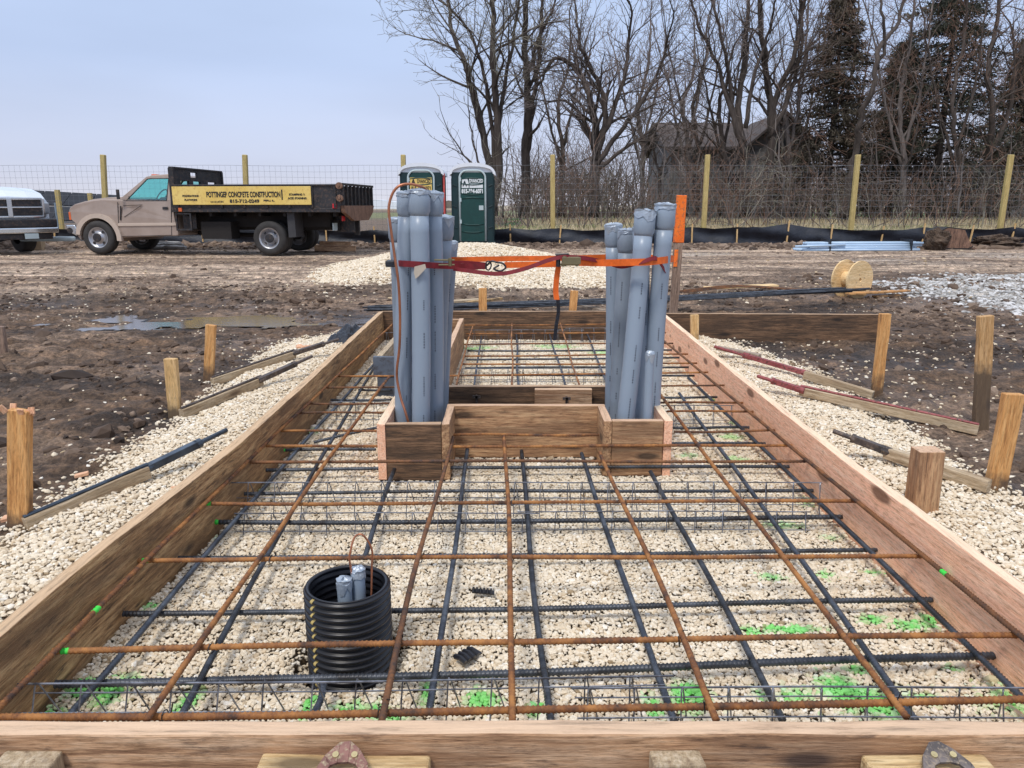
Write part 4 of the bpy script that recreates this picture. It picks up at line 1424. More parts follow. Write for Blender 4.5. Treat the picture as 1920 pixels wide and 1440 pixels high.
Yw = 3.27
cw = [dp(800, 356, 3.33), dp(790, 350, 3.3), dp(768, 345, 3.28), dp(748, 349, Yw), dp(735, 365, Yw), dp(729, 392, Yw), dp(733, 430, Yw), dp(740, 480, Yw), dp(747, 530, Yw), dp(750, 590, Yw + .02), dp(749, 650, Yw + .04), dp(744, 700, Yw + .05), dp(750, 740, Yw + .05), dp(760, 772, Yw + .03), dp(768, 800, Yw + .03)]
tag(MB().tube(spline(cw), .0058, 8).build('copper_wire', COPPER, smooth=True), 'thick copper ground wire looping over the top of the left conduit bundle', 'copper wire')
cw = [(CX + .03, CY + .03, .1), dp(657, 1062, CY), dp(658, 1030, CY), dp(666, 1006, CY + .01), dp(681, 1004, CY + .01), dp(697, 1030, CY + .02), dp(697, 1065, CY + .02), (CX + .058, CY + .01, .16), (CX + .05, CY, .05)]
tag(MB().tube(spline(cw), .0026, 8).build('copper_wire', COPPER, smooth=True), 'thin copper wire looping out of the corrugated pipe', 'copper wire')

# ------------------------------------------------------------ straps round the bundles
def web(pts, name, mat, parent=None, width=.026, n_=5, wd=(0, 0, 1)):
    return MB().ribbon(spline(pts, n_), width, .002, wd).build(name, mat, parent)


YFr, YBk = 3.255, 3.80
so = thing('ratchet_strap', 'bright orange ratchet strap pulling the two conduit bundles together with a tail hanging down', 'strap', dp(1065, 490, 3.32))
L0 = so.location.copy()


def Lc(pts):
    return [Vector(p) - L0 for p in pts]


web(Lc([dp(845, 487, 3.64), dp(960, 485, 3.6), dp(1060, 484, 3.58), dp(1135, 482, 3.66)]), 'back_webbing', ORANGE, so, .024)
web(Lc([dp(946, 497, 3.36), dp(1000, 496, 3.35), dp(1045, 495, 3.34)]), 'hook_webbing', ORANGE, so, .026)
web(Lc([dp(1085, 492, 3.33), dp(1130, 493, 3.4), dp(1175, 492, 3.32), dp(1215, 491, 3.30), dp(1244, 488, 3.36), dp(1256, 486, 3.46), dp(1262, 485, 3.6), dp(1235, 484, 3.76), dp(1180, 483, 3.78), dp(1135, 482, 3.70)]), 'wrap_webbing', ORANGE, so, .03)
web(Lc([dp(1047, 500, 3.33), dp(1044, 520, 3.33), dp(1042, 545, 3.33), dp(1044, 562, 3.33)]), 'tail_webbing', ORANGE, so, .024, wd=(1, .2, 0))
web(Lc([dp(1046, 562, 3.33), dp(1047, 585, 3.34), dp(1043, 610, 3.34), dp(1040, 638, 3.34)]), 'dark_tail', TARP, so, .017, wd=(1, .5, 0))
rt = MB()
c0 = dp(1066, 490, 3.32) - L0
rt.box(c0.x - .04, c0.x + .045, c0.y - .014, c0.y - .011, c0.z - .017, c0.z - .008).box(c0.x - .04, c0.x + .045, c0.y - .014, c0.y - .011, c0.z + .012, c0.z + .02)
rt.tube([c0 + Vector((-.02, -.012, -.02)), c0 + Vector((-.02, -.012, .024))], .011, 10).tube([c0 + Vector((.035, -.012, -.02)), c0 + Vector((.035, -.012, .02))], .006, 8)
rt.bar(c0 + Vector((-.03, -.03, .004)), c0 + Vector((.05, -.022, .004)), .006, .03, up=(0, 0, 1))
rt.build('ratchet', BRASS, so, .001)
MB().tube([c0 + Vector((-.045, -.012, -.022)), c0 + Vector((-.045, -.012, .03))], .010, 10).tube([c0 + Vector((-.058, -.01, .03)), c0 + Vector((.0, -.012, .032))], .004, 6).build('ratchet_axle', STEEL, so)
sr = thing('ratchet_strap', 'maroon tie-down strap hooked round the left bundle with a loose twisted tail to the right', 'strap', dp(850, 495, 3.3))
L0 = sr.location.copy()
web(Lc([dp(845, 498, 3.6), dp(800, 497, 3.80), dp(745, 494, 3.72), dp(733, 492, 3.55), dp(738, 493, 3.42), dp(752, 494, 3.33), dp(786, 496, 3.283), dp(818, 498, 3.35), dp(846, 499, 3.42), dp(880, 500, 3.38), dp(913, 499, 3.36)]), 'wrap_webbing', RED, sr, .026)
web(Lc([dp(850, 504, 3.40), dp(880, 508, 3.36), dp(920, 513, 3.33), dp(950, 512, 3.32), dp(990, 502, 3.31), dp(1025, 489, 3.30), dp(1055, 482, 3.30), dp(1095, 484, 3.34), dp(1135, 492, 3.42), dp(1165, 500, 3.36), dp(1200, 492, 3.30), dp(1228, 484, 3.31), dp(1238, 494, 3.38), dp(1250, 512, 3.42)]), 'tail_webbing', RED, sr, .018, wd=(0, .3, 1))
web(Lc([dp(845, 491, 3.44), dp(880, 492, 3.40), dp(913, 495, 3.36)]), 'tail_webbing', RED, sr, .012)
hk = spline([dp(913, 498, 3.35) - L0, dp(921, 490, 3.345) - L0, dp(932, 492, 3.34) - L0, dp(943, 494, 3.34) - L0, dp(948, 502, 3.34) - L0, dp(938, 508, 3.34) - L0, dp(926, 504, 3.34) - L0, dp(936, 497, 3.345) - L0], 5)
MB().tube(hk, .0042, 7).tube(spline([dp(912, 491, 3.35) - L0, dp(918, 490, 3.35) - L0, dp(921, 498, 3.35) - L0, dp(917, 506, 3.35) - L0, dp(911, 503, 3.35) - L0, dp(912, 491, 3.35) - L0], 4), .0035, 6).build('hook', STEEL, sr, smooth=True)
c0 = dp(836, 492, 3.38) - L0
MB().box(c0.x - .05, c0.x + .04, c0.y - .02, c0.y - .016, c0.z - .012, c0.z - .006).box(c0.x - .05, c0.x + .04, c0.y - .02, c0.y - .016, c0.z + .008, c0.z + .015).tube([c0 + Vector((.02, -.018, -.015)), c0 + Vector((.02, -.018, .02))], .008, 8).build('ratchet', BRASS, sr, .001)
pv_ = [dp(x_, y_, 3.275) - L0 for x_, y_ in ((777, 500), (797, 495), (799, 503), (785, 518), (779, 523), (776, 512))]
MB().prism([(p.x, p.z) for p in pv_], lambda a, b: (a, pv_[0].y, b), lambda a, b: (a, pv_[0].y + .002, b)).build('label_tag', flat('cream_tag', (0.6, 0.52, 0.42), 0.7), sr)
c0 = dp(738, 493, 3.44) - L0
MB().box(c0.x - .028, c0.x + .03, c0.y - .06, c0.y + .0, c0.z - .014, c0.z + .014).build('rubber_pad', TARP, sr, .005)

# ------------------------------------------------------------ stakes
def stake(px, pt, pb, pxb, zb, wpx, mat, label, d=0.035, name='wooden_stake', splint=False, Y=None, depth=0.15, group=None, point=0.0):
    b = at(pxb, pb, zb) if Y is None else dp(pxb, pb, Y)
    t = dp(px, pt, b.y)
    dirn = (t - b).normalized()
    tt = b.y / (cP - sP * (pb - 720) / FPX)
    wd = wpx / FPX * tt
    o = beam(name, b - dirn * depth, t, wd, max(d, wd * 0.9) if d is None else d, mat, up=(0, 1, 0), bevel=0.003, rough=0.002)
    if splint:
        rnd = random.Random(3)
        mb = MB()
        L = (t - b).length + depth
        for k in range(9):
            a_ = Vector((L - .01, rnd.uniform(-wd, wd) * .6, rnd.uniform(-.02, .02)))
            mb.bar(a_, a_ + Vector((rnd.uniform(-.015, .03), rnd.uniform(-.03, .02), rnd.uniform(-.02, .02))), .02, .006)
        s = mb.build('split_fibres', W_CEDAR, o)
    return tag(o, label, 'stake', group)


G1 = 'wooden stakes along the left side of the form'
G2 = 'wooden stakes along the right side of the form'
stake(38, 768, 990, 38, 0.02, 36, W_STAKE, 'orange brown stake with a splintered hammered top left of the form', .038, splint=True, group=G1)
stake(320, 672, 780, 329, 0.0, 22, W_STAKEY, 'pale yellow stake beside the left gravel bank, nearer of the slim pair', .036, group=G1)
stake(396, 609, 716, 391, 0.0, 17, W_STAKE, 'orange stake farthest back beside the left gravel bank', .034, group=G1)
stake(-2, 612, 672, 6, 0.0, 18, W_GREY, 'muddy grey stake cut off by the left edge of the picture', .036, group=G1)
stake(1660, 588, 740, 1643, 0.0, 19, W_STAKE, 'orange stake holding the end of the board that sticks out to the right', .036, group=G2)
stake(1848, 592, 805, 1838, 0.0, 26, W_STAKEM, 'tall stake with its lower half blackened by mud at the right', .036, group=G2)
stake(1900, 738, 918, 1866, 0.05, 35, W_STAKE, 'leaning orange stake nearest the right edge of the picture', .036, group=G2)
stake(1740, 842, 945, 1728, 0.08, 46, W_BOX, 'short thick post with a pale flat top just outside the right form board', .075, group=G2)
stake(1302, 590, 630, 1302, 0.08, 15, W_STAKEY, 'slim pale stake against the far end of the right form board', .036, group=G2)
stake(905, 540, 592, 906, 0.16, 15, W_STAKE, 'upright stake behind the far form board, left one', .036, Y=6.74)
stake(1077, 545, 592, 1073, 0.16, 14, W_STAKE, 'leaning stake behind the far form board, right one', .036, Y=6.74)
t_ = dp(1278, 366, 6.9)
b_ = dp(1262, 592, 6.9)
o = beam('survey_stake', b_, dp(1272, 455, 6.9), .075, .04, W_GREY, up=(0, 1, 0), bevel=.004, rough=.004)
tag(o, 'tall rough grey survey stake with a bright orange painted top beside the right conduits', 'stake')
o2 = beam('painted_top', dp(1272, 455, 6.9), t_, .086, .043, OPAINT, up=(0, 1, 0), bevel=.006, rough=.004)
mw_ = o2.matrix_world.copy()
o2.parent = o
o2.matrix_parent_inverse.identity()
o2.matrix_local = o.matrix_world.inverted() @ mw_
o2 = beam('paint_splash', dp(1266, 500, 6.872), dp(1268, 468, 6.872), .03, .005, OPAINT, up=(0, 1, 0), bevel=.002, rough=.004)
mw_ = o2.matrix_world.copy()
o2.parent = o
o2.matrix_local = o.matrix_world.inverted() @ mw_

# stakes, cleats and brackets against the outside of the front board
yf = YF - 0.039
for (x0, x1, lb) in ((8, 118, 'sawn top of a grey stake at the bottom left corner against the front board'), (1215, 1310, 'short pale stake top against the front board right of the middle')):
    a, b2 = at(x0, 1412, .215), at(x1, 1412, .215)
    wd = b2.x - a.x
    cx = (a.x + b2.x) / 2
    tag(beam('wooden_stake', (cx, yf - .022, -0.1), (cx + .003, yf - .022, .222), wd, .04, W_BRACE, up=(0, 1, 0), bevel=.004, rough=.002), lb, 'stake', 'stake tops against the front board')
for (x0, x1, bxp, mt, lb, lb2) in ((492, 808, 656, CLMET, 'weathered yellow timber cleat on the front board left of the middle', 'rusted red steel form bracket with two screws on the left cleat'),
                                   (1612, 1842, 1742, CLGREY, 'fresh pale timber cleat on the front board at the right', 'bare grey steel form bracket with two screws on the right cleat')):
    a, b2 = at(x0, 1412, .215), at(x1, 1412, .215)
    tag(beam('timber_cleat', (a.x, yf - .024, .19), (b2.x, yf - .024, .19), .042, .05, W_YEL, bevel=.006, rough=.003), lb, 'cleat', 'timber cleats on the front board')
    c = at(bxp, 1400, .225)
    br = thing('form_bracket', lb2, 'bracket', (c.x, yf - .03, .231), 'steel brackets on the front cleats')
    outer = [(-.046, -.07), (-.044, -.03), (-.034, -.006), (-.012, .019), (.006, .021), (.024, .006), (.042, -.02), (.05, -.07)]
    inner = [(-.029, -.07), (-.029, -.038), (-.021, -.024), (-.010, -.019), (.008, -.018), (.021, -.022), (.032, -.036), (.034, -.07)]
    ml = Matrix.Rotation(R(18), 4, 'X')
    mb = MB()
    for i in range(7):
        q4 = [outer[i], outer[i + 1], inner[i + 1], inner[i]]
        mb.prism(q4, lambda a_, b_: ml @ Vector((a_, b_, 0.006)), lambda a_, b_: ml @ Vector((a_, b_, 0.012)))
    mb.build('plate', mt, br, .001)
    for sx in (-.015, .017):
        MB().tube([ml @ Vector((sx, -.006, .012)), ml @ Vector((sx, -.006, .015))], .0055, 12).tube([ml @ Vector((sx, -.006, .0151)), ml @ Vector((sx, -.006, .0155))], .0022, 6).build('screw', SCREW, br)

# braces: timber kickers with steel turnbuckle arms lying on the gravel
def brace(wa, wb, ma, mb_, zw, zm, mat, label, wood_=W_BRACE, rod=False):
    def og(p, off):
        z_ = 0.05
        for _ in range(6):
            q_ = at(*p, z_ + off)
            z_ = gz(q_.x, q_.y)
        return at(*p, z_ + off)
    A, B = og(wa, .03), og(wb, .045)
    o = beam('brace_kicker', A, B, .038, .05, wood_, bevel=.003)
    tag(o, label, 'brace')
    inv = o.matrix_world.inverted()
    P = og(ma, .055)
    Q = at(*mb_, zm[1] - .01)
    d = (Q - P).normalized()
    L = (Q - P).length
    m_ = MB()
    m_.bar(inv @ P, inv @ (P + d * L * .62), .034, .03, up=(0, 0, 1))
    m_.tube([inv @ (P + d * L * .55), inv @ Q], .011, 8)
    m_.tube([inv @ (P + d * L * .60), inv @ (P + d * L * .66)], .022, 8)
    m_.tube([inv @ (P - d * .02), inv @ (P + d * .03)], .021, 8)
    m_.build('steel_arm', mat, o, .002)
    if rod:
        m2 = MB().tube([inv @ (A + Vector((0, 0, .03))) * 1.0, inv @ (B + Vector((0, 0, .032)))], .007, 6)
        m2.build('rod', mat, o)


brace((46, 984), (278, 884), (272, 880), (425, 806), (.05, .10), (.12, .19), BLUEMET, 'grey timber kicker with a blue black steel arm beside the splintered stake', rod=True)
brace((340, 776), (490, 714), (488, 712), (585, 668), (.05, .10), (.12, .19), DKMET, 'timber kicker with a dark steel arm beside the pale yellow stake', rod=True)
brace((398, 716), (552, 664), (552, 662), (635, 636), (.05, .09), (.11, .19), DKMET, 'timber kicker with a rusty steel arm beside the farthest left stake', rod=True)
brace((1637, 741), (1508, 702), (1512, 700), (1340, 650), (.05, .09), (.10, .17), REDMET, 'timber kicker with a red steel arm behind the right board, farthest of three')
brace((1834, 806), (1500, 733), (1502, 731), (1420, 705), (.05, .10), (.13, .17), REDMET, 'long pale timber kicker with a maroon steel arm leading to the mud blackened stake', rod=True)
brace((1855, 912), (1660, 848), (1664, 846), (1562, 808), (.06, .11), (.13, .19), DKMET, 'timber kicker with a dark rusty steel arm passing behind the short thick post')
tag(beam('board_offcut', at(1345, 652, .12), at(1425, 668, .10), .05, .03, W_PALLET), 'short yellow brown offcut lying behind the far end of the right board', 'offcut')

# scraps
for i, (px, py, sx, sy, lb) in enumerate(((572, 640, .14, .05, 'pink wood offcut on the gravel behind the far left kicker'), (150, 886, .05, .03, 'small pink wood chip on the mud beside the left gravel bank'),
                                          (345, 893, .11, .02, 'thin red wood sliver behind the left form board'), (505, 668, .03, .03, 'small red brown chip on the left gravel bank'), (560, 638, .03, .06, 'pale cut block standing on the gravel by the pink offcut'), (20, 975, .06, .05, 'pink splinters of wood at the foot of the splintered stake'))):
    p = at(px, py, .12 if px > 200 else .02)
    zz = gz(p.x, p.y) + .012
    tag(beam('wood_chip', (p.x - sx / 2, p.y, zz), (p.x + sx / 2, p.y + .02, zz + .008), sy, .012, W_CEDAR, bevel=.002), lb, 'wood chip')
scr = []
for i, (px, py, ang, n_, lb) in enumerate(((907, 1111, 0.0, 6, 'small black comb shaped cutting of corrugated pipe behind the crosswise bar'), (878, 1230, 0.95, 4, 'black corrugated scrap lying tilted right of the corrugated pipe'))):
    p = at(px, py, .015)
    mb = MB()
    for k in range(n_):
        wv = .0085 if i == 0 else .014
        x0 = (k - n_ / 2) * wv * 1.25
        mb.tube([(x0, -.012 if i == 0 else -.018, .006), (x0, .0, .010), (x0, .012 if i == 0 else .018, .006)], wv * .5, 6)
        mb.box(x0, x0 + wv * 1.25, -.009 if i == 0 else -.018, .009 if i == 0 else .018, 0.002, .006)
    o = mb.build('pipe_scrap', BLKPL)
    o.location = (p.x, p.y, .014)
    o.rotation_euler = (0.15, 0.1, ang)
    tag(o, lb, 'pipe scrap')

# ------------------------------------------------------------ flatbed pickup truck
AL = R(5.6)
TO = Vector((-3.93, 17.75, 0.03))
TU = Vector((-math.cos(AL), math.sin(AL), 0))
TW = Vector((math.sin(AL), math.cos(AL), 0))


def T(px, py, w_=0.0):
    v = (py - 720) / FPX
    d = Vector(((px - 960) / FPX, cP - v * sP, -(sP + v * cP)))
    c = Vector((0, 0, H))
    t = ((TO + TW * w_ - c).dot(TW)) / d.dot(TW)
    p = c + d * t - TO
    return (-p.dot(TU), p.z)


def Z7(zx, zy, w_=0.0):
    return T(100 + zx / 5.333, 300 + zy / 5.333, w_)


def Z8(zx, zy, w_=0.0):
    return T(440 + zx / 6.4, 300 + zy / 6.4, w_)


TMW = Matrix(((-TU.x, TW.x, 0, TO.x), (-TU.y, TW.y, 0, TO.y), (0, 0, 1, TO.z), (0, 0, 0, 1)))
truck = thing('flatbed_truck', 'dusty mauve tan flatbed truck with a black bed and long yellow side sign', 'truck', mw=TMW)


def side(w0):
    def f(a, b):
        return (a, w0 + (1 if w0 < 1 else -1) * 0.16 * max(0, b - 1.15) / 0.65, b)
    return f


wc = Z7(455, 785)
Rw = 0.385
arch = [(wc[0] + 0.47 * math.cos(R(a)), wc[1] + 0.47 * math.sin(R(a))) for a in range(-10, 191, 14)]   # from behind the wheel over to its front
body = [Z7(236, 770), Z7(215, 640), Z7(168, 600), Z7(146, 560), Z7(143, 510), Z7(152, 478), Z7(200, 442), Z7(300, 412), Z7(450, 394), Z7(640, 386), Z7(700, 404), Z7(1165, 398), Z7(1205, 600), Z7(1243, 745), Z7(1230, 758), Z7(680, 776)]
poly = body + arch
MB().prism(poly, side(0.04), side(1.96)).build('body', CABPAINT, truck, 0.02)
MB().prism([Z7(143, 500), Z7(152, 470), Z7(200, 434), Z7(300, 404), Z7(450, 386), Z7(640, 377), Z7(690, 400), Z7(680, 470), Z7(160, 520)], lambda a, b: (a, .35, b + .03), lambda a, b: (a, 1.65, b + .03)).build('hood', CABPAINT, truck, 0.03)
go_ = [Z7(640, 396), Z7(884, 163), Z7(935, 155), Z7(1140, 150), Z7(1168, 402)]
gi_ = [Z7(706, 411), Z7(893, 186), Z7(930, 181), Z7(1114, 179), Z7(1122, 409)]
for w0, w1 in ((0.04, 0.10), (1.96, 1.90)):
    mb = MB().ring(go_, gi_, side(w0), lambda a, b, w1=w1: (a, w1 + (1 if w1 < 1 else -1) * 0.16 * max(0, b - 1.15) / 0.65, b))
    mb.build('cab_frame', CABPAINT, truck, 0.008)
    fr_ = [(q[0], q[1]) for q in gi_]
    cx_ = sum(q[0] for q in fr_) / 5
    cz_ = sum(q[1] for q in fr_) / 5
    inn = [(cx_ + (q[0] - cx_) * .955, cz_ + (q[1] - cz_) * .93) for q in fr_]
    wf = MB().ring(fr_, inn, side(w0 - (0.004 if w0 < 1 else -.004)), side(w0 + (0.02 if w0 < 1 else -.02)))
    wf.build('window_seal', BLACKP, truck)
    g_ = MB().prism(inn, side(w0 + (0.008 if w0 < 1 else -.008)), side(w0 + (0.012 if w0 < 1 else -.012)))
    g_.build('side_window', TEAL, truck)
a_, b_2 = Z7(738, 372), Z7(738, 414)
MB().box(a_[0] - .012, a_[0] + .012, .07, .09, b_2[1], a_[1] + .02).build('vent_bar', BLACKP, truck)
rf0, rf1 = Z7(884, 163), Z7(1140, 150)
MB().prism([(rf0[0], rf0[1] - .02), (rf0[0] + .1, rf0[1] + .03), (rf1[0] - .1, rf1[1] + .03), (rf1[0], rf1[1] - .02)], lambda a, b: (a, .2, b), lambda a, b: (a, 1.8, b)).build('roof', CABPAINT, truck, 0.02)
ws0, ws1 = Z7(650, 396), Z7(888, 168)
MB().prism([(ws0[0], ws0[1]), (ws1[0], ws1[1]), (ws1[0] + .02, ws1[1]), (ws0[0] + .02, ws0[1])], side(.12), side(1.88)).build('windshield', TEAL, truck)
rw0, rw1 = Z7(1140, 160), Z7(1165, 402)
rwm = ((rw0[0] + rw1[0]) / 2)
mb = MB().ring([(.2, rw0[1]), (1.8, rw0[1]), (1.9, rw1[1]), (.1, rw1[1])], [(.45, rw0[1] - .08), (1.55, rw0[1] - .08), (1.6, rw1[1] + .16), (.4, rw1[1] + .16)], lambda a, b: (rwm - .03, a, b), lambda a, b: (rwm + .0, a, b))
mb.build('rear_cab_wall', CABPAINT, truck)
for k in range(3):
    q = Z7(900 + 20 * k, 160)
MB().box(Z7(895, 160)[0], Z7(945, 160)[0], .35, .5, rf0[1] + .02, rf0[1] + .06).build('roof_lamp', AMBER, truck, .01)
# interior: dash, wheel, seat, mirror
dz = Z7(800, 375)
MB().box(Z7(720, 400)[0], Z7(860, 400)[0], .15, 1.85, Z7(800, 430)[1], Z7(800, 385)[1]).build('dashboard', UNDER, truck, .02)
swc = Z7(955, 358)
MB().tube([(swc[0] + .10 * math.sin(t) * .6 * 1.8, .55 + .19 * math.cos(t), swc[1] - .02 + .17 * math.sin(t)) for t in np.linspace(0, 2 * math.pi, 25)], .014, 6).build('steering_wheel', BLACKP, truck, smooth=True)
MB().box(Z7(1010, 400)[0], Z7(1110, 400)[0], .2, 1.8, .8, Z7(1000, 372)[1]).build('seat', UNDER, truck, .03)
q = Z7(985, 242)
MB().box(q[0] - .03, q[0] + .11, 1.0, 1.06, q[1] - .03, q[1] + .03).build('rear_view_mirror', BLACKP, truck, .01)
# door seams, trim, handle
sm = MB()
for (a, b, c, d) in ((632, 420, 650, 770), (1168, 410, 1175, 750)):
    p, q = Z7(a, b), Z7(c, d)
    sm.bar((p[0], .037, p[1]), (q[0], .037, q[1]), .008, .012, up=(1, 0, 0))
p, q = Z7(650, 765), Z7(1180, 752)
sm.bar((p[0], .037, p[1]), (q[0], .037, q[1]), .008, .012)
sm.build('door_seam', BLACKP, truck)
p, q = Z7(640, 648), Z7(1222, 642)
MB().bar((p[0], .03, p[1]), (q[0], .03, q[1]), .03, .065).build('side_moulding', CABLIGHT, truck, .006)
p = Z7(1108, 482)
MB().box(p[0] - .06, p[0] + .07, .028, .04, p[1] - .03, p[1] + .03).build('door_handle', BLACKP, truck, .005)
p, q = Z7(668, 460), Z7(664, 600)
mb = MB().tube([(p[0], .02, p[1]), (q[0], .03, q[1])], .018, 6).tube([(Z7(690, 457)[0], .03, Z7(690, 457)[1]), (Z7(880, 448)[0], .03, Z7(880, 448)[1])], .006, 5).tube([(Z7(700, 570)[0], .03, Z7(700, 570)[1]), (Z7(870, 455)[0], .03, Z7(870, 455)[1])], .006, 5)
mb.build('mirror_bracket', BLACKP, truck)
p = Z7(660, 340)
MB().box(p[0] - .02, p[0] + .05, -.1, -.06, p[1] - .12, p[1] + .1).build('wing_mirror', BLACKP, truck, .01)
ao = [(wc[0] + .57 * math.cos(R(a)), wc[1] + .57 * math.sin(R(a)) * 1.0) for a in range(-6, 181, 11)]
ai = [(wc[0] + .46 * math.cos(R(a)), wc[1] + .47 * math.sin(R(a))) for a in range(-6, 181, 11)]
mb = MB()
for i in range(len(ao) - 1):
    mb.prism([ao[i], ao[i + 1], ai[i + 1], ai[i]], lambda a, b: (a, -.02, b), lambda a, b: (a, .06, b))
mb.build('wheel_arch_flare', CABLIGHT, truck)
p0_, p1_ = Z7(140, 520), Z7(178, 600)
MB().box(p0_[0], p1_[0] - .02, .03, .12, p1_[1], p0_[1]).build('turn_signal', AMBER, truck, .01)
MB().box(Z7(143, 560)[0] - .015, Z7(143, 560)[0] + .02, .15, 1.85, Z7(150, 620)[1], Z7(150, 520)[1]).build('grille', BLACKP, truck, .01)
fp = [Z7(128, 652), Z7(215, 650), Z7(242, 690), Z7(240, 760), Z7(180, 730), Z7(140, 690)]
MB().prism(fp, lambda a, b: (a, -.02, b), lambda a, b: (a, 2.02, b)).build('front_bumper', CHROME, truck, .02)
p = Z7(172, 705)
MB().tube([(p[0], -.03, p[1]), (p[0], -.015, p[1])], .07, 12).build('bumper_hole', BLACKP, truck)


def wheel(c, w0, r, wd, parent, rim_mat, deep=False, name='wheel'):
    wh = MB()
    pr = [(r * .60, 0), (r * .66, -.012), (r * .86, -.018), (r * .97, .01), (r, .03), (r, wd - .03), (r * .97, wd - .01), (r * .86, wd), (r * .6, wd)]
    n_ = 40
    vs, fs = [], []
    for i in range(n_):
        a = 2 * math.pi * i / n_
        for q, yy in pr:
            vs.append((c[0] + q * math.cos(a), w0 + yy, c[1] + q * math.sin(a)))
    P_ = len(pr)
    for i in range(n_):
        j = (i + 1) % n_
        for k in range(P_ - 1):
            fs.append((i * P_ + k, j * P_ + k, j * P_ + k + 1, i * P_ + k + 1))
    o = wh.add(vs, fs).build(name, TYRE, parent, smooth=True)
    rp = [(r * .62, -.005), (r * .55, .0), (r * .53, .03), (r * .36, .02 if not deep else .11), (r * .3, .015 if not deep else .12), (r * .28, -.03 if not deep else .06), (r * .1, -.05 if not deep else .05), (0.002, -.05 if not deep else .05)]
    vs, fs = [], []
    for i in range(n_):
        a = 2 * math.pi * i / n_
        for q, yy in rp:
            vs.append((c[0] + q * math.cos(a), w0 + yy, c[1] + q * math.sin(a)))
    P_ = len(rp)
    for i in range(n_):
        j = (i + 1) % n_
        for k in range(P_ - 1):
            fs.append((i * P_ + k, j * P_ + k, j * P_ + k + 1, i * P_ + k + 1))
    MB().add(vs, fs).build('rim', rim_mat, o, smooth=True)
    for k in range(4):
        hb = MB()
        a = R(45 + 90 * k)
        q = r * .45
        hb.tube([(c[0] + q * math.cos(a), w0 - .004 + (.07 if deep else 0.018), c[1] + q * math.sin(a)), (c[0] + q * math.cos(a), w0 + (.06 if deep else .012), c[1] + q * math.sin(a))], r * .09, 10)
        hb.build('rim_slot', BLACKP, o)
    MB().tube([(c[0], w0 - (.055 if not deep else -.04), c[1]), (c[0], w0, c[1])], r * .26, 20).build('hub_cap', BLACKP, o, .005)
    return o


TH = 0.36
wheel((wc[0], Rw - .0), -0.02, Rw, .25, truck, SILVER)
wheel((wc[0], Rw), 1.75, Rw, .25, truck, SILVER)
rc = Z8(425, 935)
for w0, dp_ in ((-.05, True), (.22, True), (1.72, True), (1.98, True)):
    wheel((rc[0], Rw), w0, Rw, .24, truck, SILVER, dp_)
# bed
bw0, bw1 = -0.12, 2.32
bl0 = Z7(1232, 470)[0]
bl1 = Z8(1200, 560)[0] + .16
zt_, zb_ = Z7(1500, 478)[1], Z7(1500, 522)[1]
MB().box(bl0 - .03, bl1, bw0, bw1, zb_, zt_).build('deck', BLACKP, truck, .01)
ztop_ = Z8(500, 312)[1]
mb = MB().box(bl0, bl1, bw0, bw0 + .05, zt_, ztop_)
for k in range(8):
    X = bl0 + .1 + (bl1 - bl0 - .2) * k / 7
    mb.box(X - .03, X + .03, bw0 - .03, bw0, zt_, ztop_)
mb.box(bl0, bl1 + .02, bw0 - .035, bw0 + .055, ztop_, ztop_ + .035)
mb.build('side_board', BLACKP, truck, .005)
mb = MB().box(bl0, bl1, bw1 - .05, bw1, zt_, ztop_)
mb.build('side_board', BLACKP, truck, .005)
s0, s1 = Z7(1222, 282), Z8(955, 535)
szt, szb = Z8(500, 318)[1], Z8(500, 538)[1]
sg = thing('side_sign', None, None)
sg.parent = truck
MB().box(s0[0], s1[0], bw0 - .06, bw0 - .045, szb, szt).build('sign_board', SIGNY, sg, .015)
ys_ = bw0 - .064


def ttx(s, px, py, h, fit, mat=TBLACK, bold=0.004):
    a = T(px, py, ys_)
    text('lettering', s, h, mat, Matrix.Translation((a[0], ys_, a[1])) @ Matrix.Rotation(R(90), 4, 'X'), sg, 'LEFT', .001, bold, fit)


pxm = 81.0
ttx('POTTINGER CONCRETE CONSTRUCTION', 387, 369.5, .165, 140 / pxm, bold=.006)
ttx('815-712-0249', 431, 380, .10, 56 / pxm, bold=.004)
ttx('FOUNDATIONS', 342, 369, .055, 31 / pxm, bold=.003)
ttx('FLATWORK', 346, 376.5, .055, 25 / pxm, bold=.003)
ttx('STAMPING &', 542, 366.5, .06, 30 / pxm, bold=.003)
ttx('ACID STAINING', 540, 373.5, .06, 35 / pxm, bold=.003)
ttx('PERU, IL.', 494, 377.5, .05, 21 / pxm, bold=.002)
mb = MB()
rnd = random.Random(4)
a = T(395, 380, ys_)
for k in range(9):
    mb.box(a[0] + .035 * k, a[0] + .035 * k + .02, ys_, ys_ + .002, a[1], a[1] + rnd.uniform(.03, .045))
a = T(529, 372, ys_)
mb.box(a[0] - .015, a[0] + .015, ys_, ys_ + .002, a[1] - .03, a[1] + .19)
mb.build('faded_marks', TBLACK, sg)
hb0 = Z7(1158, 85)
MB()
hz = hb0[1]
hx = (Z7(1165, 85)[0] + Z7(1225, 500)[0]) / 2 + .02
